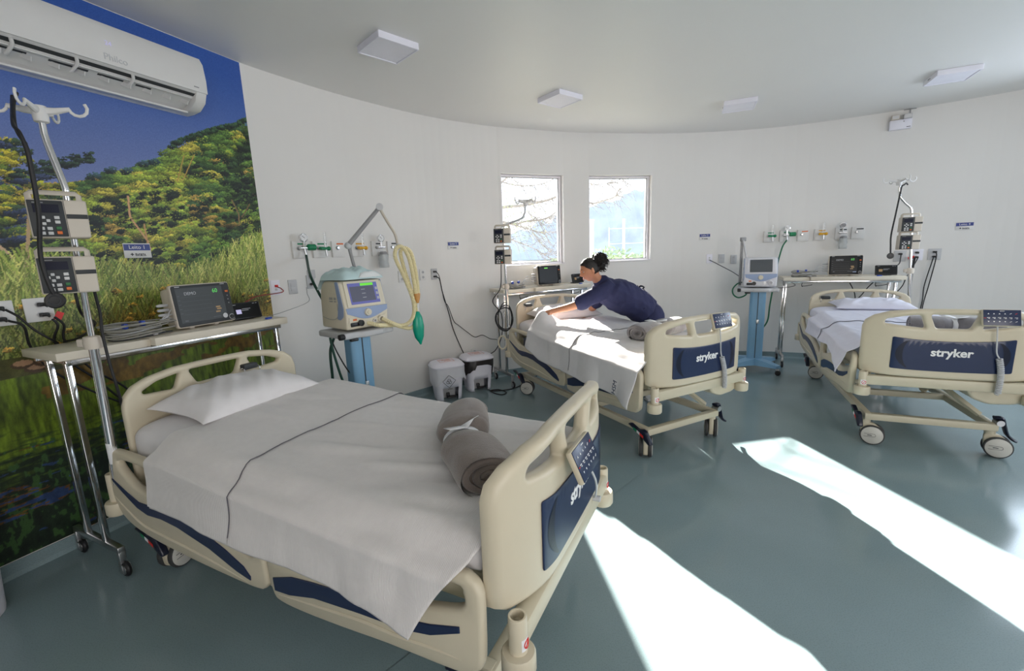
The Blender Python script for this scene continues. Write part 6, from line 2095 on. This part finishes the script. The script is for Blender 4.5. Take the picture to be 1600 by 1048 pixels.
def bush(loc, r, seed, lab):
    t = thing('bush', lab, 'bush', loc, 0, 'sunlit bushes outside the right window')
    rng = random.Random(seed)
    st = MB()
    for k in range(5):
        a = rng.random() * 6.28
        st.tube([(0, 0, 0), (r * .3 * math.cos(a), r * .3 * math.sin(a), r * .6), (r * .6 * math.cos(a), r * .6 * math.sin(a), r * 1.1)], [.02, .014, .006], 5)
    obj('stem', st, G['bark'], t)
    lm = MB()
    for k in range(420):
        d = Vector((rng.gauss(0, 1), rng.gauss(0, 1), rng.gauss(0, 1))).normalized()
        rr = r * (.55 + .5 * rng.random()) * (1 + .25 * nz(d.x * 2, d.y * 2, d.z * 2 + seed))
        c = Vector((d.x * rr, d.y * rr, r * .85 + d.z * rr * .8))
        u = Vector((rng.gauss(0, 1), rng.gauss(0, 1), rng.gauss(0, 1))).normalized()
        w = u.orthogonal().normalized()
        s_ = .07 + .06 * rng.random()
        lm.add([c - u * s_, c + w * s_ * .5, c + u * s_, c - w * s_ * .5], [(0, 1, 2, 3)])
    obj('foliage', lm, G['bush_leaf'], t, 0, kind='stuff')
for k, (x, y, z, r, lab) in enumerate(((2.36, 12.2, .72, .45, 'pale green bush lowest left outside the right window'), (2.95, 12.6, .75, .5, 'second pale bush outside the right window, behind the hair bun'),
                                       (3.5, 12.4, .62, .45, 'pale bush right of the middle outside the right window'), (4.05, 12.9, .7, .5, 'rightmost pale bush outside the right window'), (1.75, 13.2, .6, .5, 'pale bush at the left edge of the right window'))):
    bush((x, y, z - .45), r * 1.6, 40 + k, lab)
o = obj('concrete_post', MB().box((0, 0, 1.55), (.12, .12, 3.1), bev=.02), G['post_white'], None, 40, (6.45, 25.2, .15))
tag(o, 'slim white post on the hillside in the right window', 'post')
o = obj('white_hut', MB().box((0, 0, 1.3), (.28, .4, 2.6), bev=.02).box((0, 0, 2.62), (.34, .5, .06)), G['post_white'], None, 40, (4.62, 25.3, .62))
tag(o, 'small white hut at the left edge of the right window view', 'hut')
t = thing('fence', 'pale rail fence behind the white post', 'fence', (8.4, 30, .25))
for z in (1.72, 2.7):
    obj('rail', MB().box((0, 0, z), (3.4, .03, .035)), G['post_white'], t)
for x in (-1.7, 1.7):
    obj('post', MB().box((x, 0, 1.4), (.05, .05, 2.8)), G['post_white'], t)
# bare tree
t = thing('bare_tree', 'bare branched tree crossing the left window view', 'tree', (-1.25, 8.8, .1))
B = Vector((-1.25, 8.8, .1))
rng = random.Random(5)
obj('trunk', MB().tube([Vector(p) - B for p in cr([(-1.25, 8.8, .1), (-1.2, 8.75, 1.2), (-1.0, 8.7, 2.2), (-.8, 8.7, 3.1), (-.75, 8.8, 4.0), (-.8, 8.9, 4.6)], 5)], [.11 - .0026 * k for k in range(26)], 10), G['bark'], t)
LIMB = [([(-1.05, 8.7, 2.0), (-.5, 8.6, 2.35), (-.09, 8.5, 2.41), (.26, 8.5, 2.43), (.51, 8.5, 2.47), (.75, 8.5, 2.51), (1.2, 8.5, 2.62), (1.6, 8.8, 2.46), (1.85, 8.8, 2.49), (2.07, 8.8, 2.56), (2.14, 8.8, 2.68)], .034),
        ([(-1.1, 8.7, 1.7), (-.6, 8.5, 2.0), (-.1, 8.5, 2.12), (.16, 8.5, 2.10), (.32, 8.5, 2.14), (.6, 8.5, 2.16), (.78, 8.5, 2.21), (1.0, 8.5, 2.36)], .03),
        ([(-.6, 8.5, 2.0), (-.2, 8.5, 2.15), (.01, 8.5, 2.12), (.19, 8.5, 2.06), (.45, 8.5, 1.98), (.67, 8.5, 1.92), (1.0, 8.5, 1.95)], .02),
        ([(-.6, 8.5, 2.0), (-.2, 8.5, 1.92), (.01, 8.5, 1.84), (.31, 8.5, 1.71), (.51, 8.5, 1.62), (.73, 8.5, 1.48), (.95, 8.5, 1.35)], .014),
        ([(-.8, 8.7, 3.1), (-.3, 8.5, 2.95), (-.02, 8.5, 2.84), (.22, 8.5, 2.79), (.47, 8.5, 2.78), (.69, 8.5, 2.81), (1.1, 8.6, 2.95), (1.6, 8.8, 2.82), (1.82, 8.8, 2.80), (2.02, 8.8, 2.83), (2.3, 8.8, 2.92)], .012),
        ([(-.9, 8.7, 2.6), (-.4, 8.5, 2.7), (-.1, 8.5, 2.85), (.04, 8.5, 2.98), (.2, 8.5, 3.3)], .03),
        ([(.30, 8.5, 2.06), (.41, 8.5, 1.98), (.57, 8.5, 1.78), (.73, 8.5, 1.61), (.9, 8.5, 1.48)], .008),
        ([(.28, 8.5, 2.43), (.4, 8.45, 2.28), (.5, 8.4, 2.2), (.66, 8.4, 2.05)], .009)]
for pts, r in LIMB:
    c = [p - B for p in cr(pts, 6)]
    n = len(c)
    mb = MB().tube(c, [r * (1 - .75 * k / n) for k in range(n)], 7)
    b_ = obj('branch', mb, G['bark'], t)
    tw = MB()
    for k in range(int(n * 1.1)):
        q = c[rng.randrange(n // 4, n)]
        d = Vector((rng.random() * .9 + .1, rng.gauss(0, .3), rng.gauss(-.25, .5))).normalized()
        l = .12 + .35 * rng.random()
        m1 = q + d * l * .5 + Vector((0, 0, .03 * rng.gauss(0, 1)))
        m2 = q + d * l + Vector((0, 0, rng.gauss(-.03, .05)))
        tw.tube([q, m1, m2], [.0055, .004, .002], 5)
        if rng.random() < .6:
            e = m1 + Vector((rng.gauss(.1, .08), rng.gauss(0, .05), rng.gauss(-.05, .09)))
            tw.tube([m1, e], [.003, .0015], 4)
    obj('twigs', tw, G['bark'], b_, 0, kind='stuff')
lm = MB()
for k in range(420):
    c = Vector((rng.gauss(-.0, .3), 8.5 + rng.gauss(0, .3), rng.gauss(2.2, .22))) - B
    if k % 4 == 0:
        c = Vector((rng.gauss(.3, .35), 8.5 + rng.gauss(0, .2), rng.gauss(2.0, .22))) - B
    u = Vector((rng.gauss(0, 1), rng.gauss(0, 1), rng.gauss(0, 1))).normalized()
    w = u.orthogonal().normalized()
    s_ = .016 + .014 * rng.random()
    lm.add([c - u * s_, c + w * s_ * .5, c + u * s_, c - w * s_ * .5], [(0, 1, 2, 3)])
obj('leaves', lm, G['leaf_pale'], t, 0, kind='stuff')

# ------------------------------------------------------------------ the woman (laid out in the frame of the middle bed)
mat('skin', srgb(190, 132, 100), 0.5, var=0.05, vscale=30)
mat('lips', srgb(150, 82, 74), 0.5)
mat('eye_white', (0.75, 0.73, 0.7), 0.3)
mat('hair', (0.012, 0.009, 0.008), 0.5, var=0.3, vscale=60, bump=0.6, bscale=150)
mat('scrub_navy', srgb(42, 46, 84), 0.85, var=0.08, vscale=14, bump=0.15, bscale=300)
mat('shoe', (0.8, 0.8, 0.8), 0.6)
woman = thing('person', 'woman in navy short-sleeved scrubs with curly bun bending over the middle bed', 'person', (*BEDS[1][:2], 0), BEDS[1][2])

def remesh(name, mb, m, voxel, parent, smooth_it=6, post=None):
    me = mesh_of(name, mb, 0)
    o = bpy.data.objects.new(name, me)
    COL.objects.link(o)
    r = o.modifiers.new('r', 'REMESH'); r.mode = 'VOXEL'; r.voxel_size = voxel
    s_ = o.modifiers.new('s', 'SMOOTH'); s_.iterations = smooth_it; s_.factor = 0.5
    bpy.context.view_layer.update()
    dg = bpy.context.evaluated_depsgraph_get()
    me2 = bpy.data.meshes.new_from_object(o.evaluated_get(dg))
    bpy.data.objects.remove(o)
    if post:
        post(me2)
    me2.polygons.foreach_set('use_smooth', [True] * len(me2.polygons))
    me2.materials.clear()
    me2.materials.append(m)
    me2.name = name
    o = bpy.data.objects.new(name, me2)
    COL.objects.link(o)
    o.parent = parent
    return o

def limb(mb, pts, rs, k=5, n=14, flat=None):
    P = cr(pts, k)
    R = []
    m = len(pts)
    for i in range(m - 1):
        for j in range(k):
            R.append(rs[i] + (rs[i + 1] - rs[i]) * j / k)
    R.append(rs[-1])
    mb.tube(P, R, n, flat=flat)
    for e in (0, -1):
        f = 1 if flat is None else min(flat)
        mb.ball(P[e], R[e] * .98 * f, 12, 8)
    return mb

PEL, SP, CH, UC, NB, NT = (.81, .61, .95), (.81, .56, 1.04), (.775, .40, 1.13), (.735, .25, 1.19), (.70, .165, 1.235), (.672, .115, 1.29)
SL_, EL_, WL_ = (.80, .13, 1.175), (.675, -.115, 1.045), (.545, -.33, .985)
SR_, ER_, WR_ = (.60, .22, 1.18), (.44, .30, 1.0), (.40, .22, .905)
HD = Vector((.645, .065, 1.372))
fwd = Vector((-.36, -.90, -.36)).normalized()
lft = Vector((.93, -.36, 0)).normalized()
upv = fwd.cross(lft).normalized() * -1
lft = upv.cross(fwd).normalized() * 1.0
if upv.z < 0:
    upv = -upv
RH = Matrix((fwd, upv.cross(fwd), upv)).transposed()       # head frame: x forward, y left, z up

def head_pt(th, ph):
    """th: polar from crown, ph: azimuth from the face"""
    d = Vector((math.sin(th) * math.cos(ph), math.sin(th) * math.sin(ph), math.cos(th)))
    x, y, z = d.x * .094, d.y * .074, d.z * .112
    # jaw narrows towards the chin, back of the skull stays round
    low = sstep(.0, -.1, z)
    y *= 1 - .30 * low
    if x < 0:
        x *= 1 + .10 * sstep(-.06, .03, z)
        x *= 1 - .35 * low
        z = z * (1 - .22 * low)
    def g(cy, cz, sy, sz):
        return math.exp(-((y - cy) / sy) ** 2 - ((z - cz) / sz) ** 2) if x > 0 else 0
    x += .024 * g(0, -.022, .012, .014) + .014 * g(0, -.004, .009, .024)      # nose
    x += .006 * g(0, .027, .05, .012)                                           # brow
    x -= .010 * (g(.03, .008, .015, .011) + g(-.03, .008, .015, .011))          # eye sockets
    x += .010 * g(0, -.058, .018, .007) + .009 * g(0, -.072, .016, .007)        # lips
    x -= .004 * g(0, -.065, .02, .003)
    x += .012 * g(0, -.100, .022, .016)                                         # chin
    x += .004 * (g(.036, -.03, .02, .02) + g(-.036, -.03, .02, .02))            # cheeks
    return Vector((x, y, z))
def hw(p):
    return HD + RH @ Vector(p)

body = MB()
hb = MB()
nu, nv_ = 44, 56
for i in range(nu + 1):
    for k in range(nv_):
        body.v.append(tuple(hw(head_pt(max(.001, min(PI - .001, PI * i / nu)), 2 * PI * k / nv_))))
for i in range(nu):
    for k in range(nv_):
        k2 = (k + 1) % nv_
        body.f.append((i * nv_ + k, (i + 1) * nv_ + k, (i + 1) * nv_ + k2, i * nv_ + k2))
body.f.append(tuple(range(nv_))); body.f.append(tuple(nu * nv_ + k for k in range(nv_))[::-1])
limb(body, [NB, NT, tuple(HD + RH @ Vector((-.02, 0, -.04)))], [.058, .05, .052])
limb(body, [(.815, .61, .93), (.80, .52, .99), (.765, .37, 1.07), (.73, .235, 1.145), NB], [.115, .11, .115, .11, .055], flat=(1.15, .9))
for sd in (-1, 1):
    e = hw((-.008, sd * .074, -.005))
    body.ball(e, (.019, .008, .030), 12, 8, rot=RH @ Matrix.Rotation(sd * .35, 3, 'Z'))
limb(body, [SL_, EL_, WL_], [.052, .042, .026])
limb(body, [SR_, ER_, WR_], [.052, .042, .026])
def hand(mb, wrist, palm_dir, down, side, curl, grip=True):
    """palm from the wrist; four fingers of unequal length and a thumb from the side of the palm"""
    w = Vector(wrist)
    d = Vector(palm_dir).normalized()
    n = Vector(down)
    n = (n - d * n.dot(d)).normalized()
    s_ = d.cross(n) * side
    mb.tube([w - d * .02, w + d * .01, w + d * .045, w + d * .078], [.027, .030, .036, .036], 12, flat=None)
    for k, (o_, l, r) in enumerate(((.030, .070, .0088), (.010, .080, .0092), (-.011, .074, .0088), (-.031, .058, .0078))):
        b_ = w + d * (.078 - .004 * abs(k - 1)) + s_ * o_ + n * .004
        a1, a2, a3 = curl
        p = [w + d * .04 + s_ * o_ * .8, b_]
        ang = 0
        for a, f in zip((a1, a2, a3), (.45, .31, .24)):
            ang += a * (1 + .12 * k)
            p.append(p[-1] + (d * math.cos(ang) + n * math.sin(ang)) * l * f + s_ * (.003 * (1.5 - k)))
        mb.tube(cr(p, 3), [r * 1.1] * 4 + [r] * 6 + [r * .85] * 3, 9)
        mb.ball(p[-1], r * .85, 8, 6)
    tb = w + d * .02 + s_ * .024
    tp = [tb, tb + d * .022 + s_ * .018 + n * .012, tb + d * .046 + s_ * .016 + n * .030, tb + d * .062 + s_ * .006 + n * .044]
    mb.tube(cr(tp, 3), [.014] * 3 + [.0115] * 4 + [.009] * 3, 9)
    mb.ball(tp[-1], .009, 8, 6)
hand(body, WL_, Vector((.515, -.385, .965)) - Vector(WL_) + Vector((0, 0, -.005)), (0, .1, -1), 1, (.75, .75, .5))
hand(body, WR_, (-.1, -.75, -.35), (0, -.2, -1), -1, (.35, .4, .3))
HIPL, HIPR = (.90, .64, .90), (.735, .68, .90)
limb(body, [HIPL, (.93, .70, .50), (.94, .78, .10)], [.085, .055, .04])
limb(body, [HIPR, (.75, .75, .50), (.76, .84, .10)], [.085, .055, .04])
bo = remesh('body', body, G['skin'], .0052, woman, 3)

def wrinkle(amp, sc):
    def f(me):
        for v in me.vertices:
            p = v.co
            k = nz(p.x * sc, p.y * sc * 1.7, p.z * sc * .8) * amp + amp * 1.2 * max(0, nz(p.x * sc * .5 + 4, p.y * sc * 2.6, p.z * sc * 1.2))
            v.co = p + v.normal * k
    return f
top = MB()
limb(top, [(.81, .60, .94), (.80, .52, 1.01), (.765, .37, 1.085), (.73, .235, 1.155), (.705, .175, 1.225)], [.150, .155, .165, .15, .085], flat=(1.2, 1.0))
limb(top, [(.715, .19, 1.21), (.69, .15, 1.248)], [.08, .066])
def lerp3(a, b_, f):
    return tuple(Vector(a).lerp(Vector(b_), f))
for a, b_ in ((SL_, EL_), (SR_, ER_)):
    limb(top, [lerp3(UC, a, .5), a, lerp3(a, b_, .5), lerp3(a, b_, .86)], [.09, .078, .075, .078])
remesh('scrub_top', top, G['scrub_navy'], .008, woman, 5, wrinkle(.010, 9))
tr_ = MB()
limb(tr_, [(.815, .61, .96), (.82, .65, .88)], [.145, .14], flat=(1.2, .95))
limb(tr_, [HIPL, (.93, .705, .50), (.945, .79, .09)], [.12, .088, .075])
limb(tr_, [HIPR, (.75, .755, .50), (.765, .85, .09)], [.12, .088, .075])
remesh('trousers', tr_, G['scrub_navy'], .01, woman, 5, wrinkle(.006, 8))
for x, y in ((.935, .745), (.755, .805)):
    sh = MB().ball((x - .015, y - .05, .045), (.045, .12, .045), 16, 10, rot=Matrix.Rotation(-.2, 3, 'Z')).box((x - .015, y - .05, .012), (.085, .23, .024), Matrix.Rotation(-.2, 3, 'Z'), .01)
    obj('shoe', sh, G['shoe'], woman)
# face details
for sd in (-1, 1):
    obj('eye', MB().ball(hw((.077, sd * .030, .008)), (.006, .012, .0055), 12, 8, rot=RH), G['eye_white'], woman)
    obj('iris', MB().ball(hw((.082, sd * .030, .006)), (.003, .005, .005), 10, 6, rot=RH), G['hair'], woman)
    obj('eyelid', MB().tube([hw((.081 - .5 * (abs(q) ** 2), sd * (.030 + q * .9), .0125 - 9 * q * q)) for q in np.linspace(-.016, .016, 9)], .0022, 6), G['hair'], woman)
    obj('eyebrow', MB().tube([hw((.090 - 3.2 * (sd * q) ** 2 - .001, q * sd, .0285 + .006 * math.sin((q - .014) / .036 * PI))) for q in np.linspace(.014, .05, 8)], [.0018, .003, .0035, .0035, .003, .0028, .002, .0012], 6, flat=(1, .8)), G['hair'], woman)
lp = MB()
for z, r in ((-.0585, .0042), (-.0705, .0050)):
    lp.tube([hw((.0945 - 18 * q * q * .55, q, z + (.003 if z > -.06 else -.0) * (1 - abs(q) / .02) - (2 * q * q if z > -.06 else -4 * q * q))) for q in np.linspace(-.021, .021, 9)], [r * .3, r * .75, r, r, r, r, r, r * .75, r * .3], 6)
obj('lips', lp, G['lips'], woman)
# hair: smooth cap pulled back into a curly bun
hc = MB()
idx = {}
def hair_ok(th, ph):
    p = head_pt(th, ph)
    front = .058 - .055 * sstep(.3, .0, abs(p.y) / .08)
    # hairline: forehead high at the front, down behind the ears at the back
    a = abs(ph)
    lim = np.interp(a, [0, .5, 1.0, 1.35, 1.62, 1.8, 2.2, PI], [.072, .068, .05, .012, -.012, -.055, -.075, -.08])
    return p.z > lim
nu, nv_ = 40, 64
def hp(i, k):
    th, ph = PI * i / nu, -PI + 2 * PI * k / nv_
    th = max(.001, min(PI - .001, th))
    p = head_pt(th, ph)
    n = Vector((p.x / .094 ** 2, p.y / .074 ** 2, p.z / .112 ** 2)).normalized()
    ridge = .0012 * math.sin(ph * 46 + th * 6)
    return hw(p + n * (.0055 + ridge + .004 * nz(p.x * 30, p.y * 30, p.z * 30)))
for i in range(nu):
    for k in range(nv_):
        th, ph = PI * (i + .5) / nu, -PI + 2 * PI * (k + .5) / nv_
        if hair_ok(th, ph):
            q = []
            for (a, b_) in ((i, k), (i + 1, k), (i + 1, k + 1), (i, k + 1)):
                if (a, b_) not in idx:
                    idx[(a, b_)] = len(hc.v)
                    hc.v.append(tuple(hp(a, b_)))
                q.append(idx[(a, b_)])
            hc.f.append(tuple(q))
ho = obj('hair', hc, G['hair'], woman, 70)
s_ = ho.modifiers.new('solid', 'SOLIDIFY'); s_.thickness = .006; s_.offset = -1
rng = random.Random(3)
cm = MB()
bc = Vector((-.115, 0, .062))
cm.ball(hw(bc), (.052, .055, .056), 14, 10, rot=RH)
for k in range(210):
    d = Vector((rng.gauss(-.35, 1), rng.gauss(0, 1), rng.gauss(.1, 1))).normalized()
    q = bc + d * .052
    e = d.orthogonal().normalized()
    f = d.cross(e)
    R_ = .0085 + .004 * rng.random()
    l = .018 + .030 * rng.random()
    ph = rng.random() * 6
    pts = [hw(q + d * (l * j / 12) + (e * math.cos(ph + j * .95) + f * math.sin(ph + j * .95)) * R_ + Vector((0, 0, -.00025 * j * j))) for j in range(13)]
    cm.tube(pts, [.0036] * 9 + [.003, .0024, .0018, .001], 5)
for k in range(26):
    q = Vector((-.09 + rng.gauss(0, .012), rng.gauss(0, .035), -.03 + rng.gauss(0, .02)))
    ph = rng.random() * 6
    pts = [hw(q + Vector((-.012 - .0012 * j + .006 * math.cos(ph + j), .006 * math.sin(ph + j), -.0022 * j))) for j in range(11)]
    cm.tube(pts, [.003] * 8 + [.0022, .0016, .001], 5)
obj('curly_bun', cm, G['hair'], woman, 70)
# tie strings at the back of the waist
tm = MB()
b0 = Vector((.83, .52, 1.165))
for s_ in (-1, 1):
    tm.tube(cr([b0, b0 + Vector((.02 * s_, .01, .025)), b0 + Vector((.045 * s_, .03, .012)), b0 + Vector((.02 * s_, .02, -.005)), b0], 4), .006, 6, flat=(.5, 1.6))
    tm.tube(cr([b0, b0 + Vector((.02 * s_, .03, -.0)), b0 + Vector((.03 * s_, .06, -.03))], 4), .005, 6, flat=(.5, 1.6))
obj('waist_tie', tm, G['navy_dark'], woman, 70)
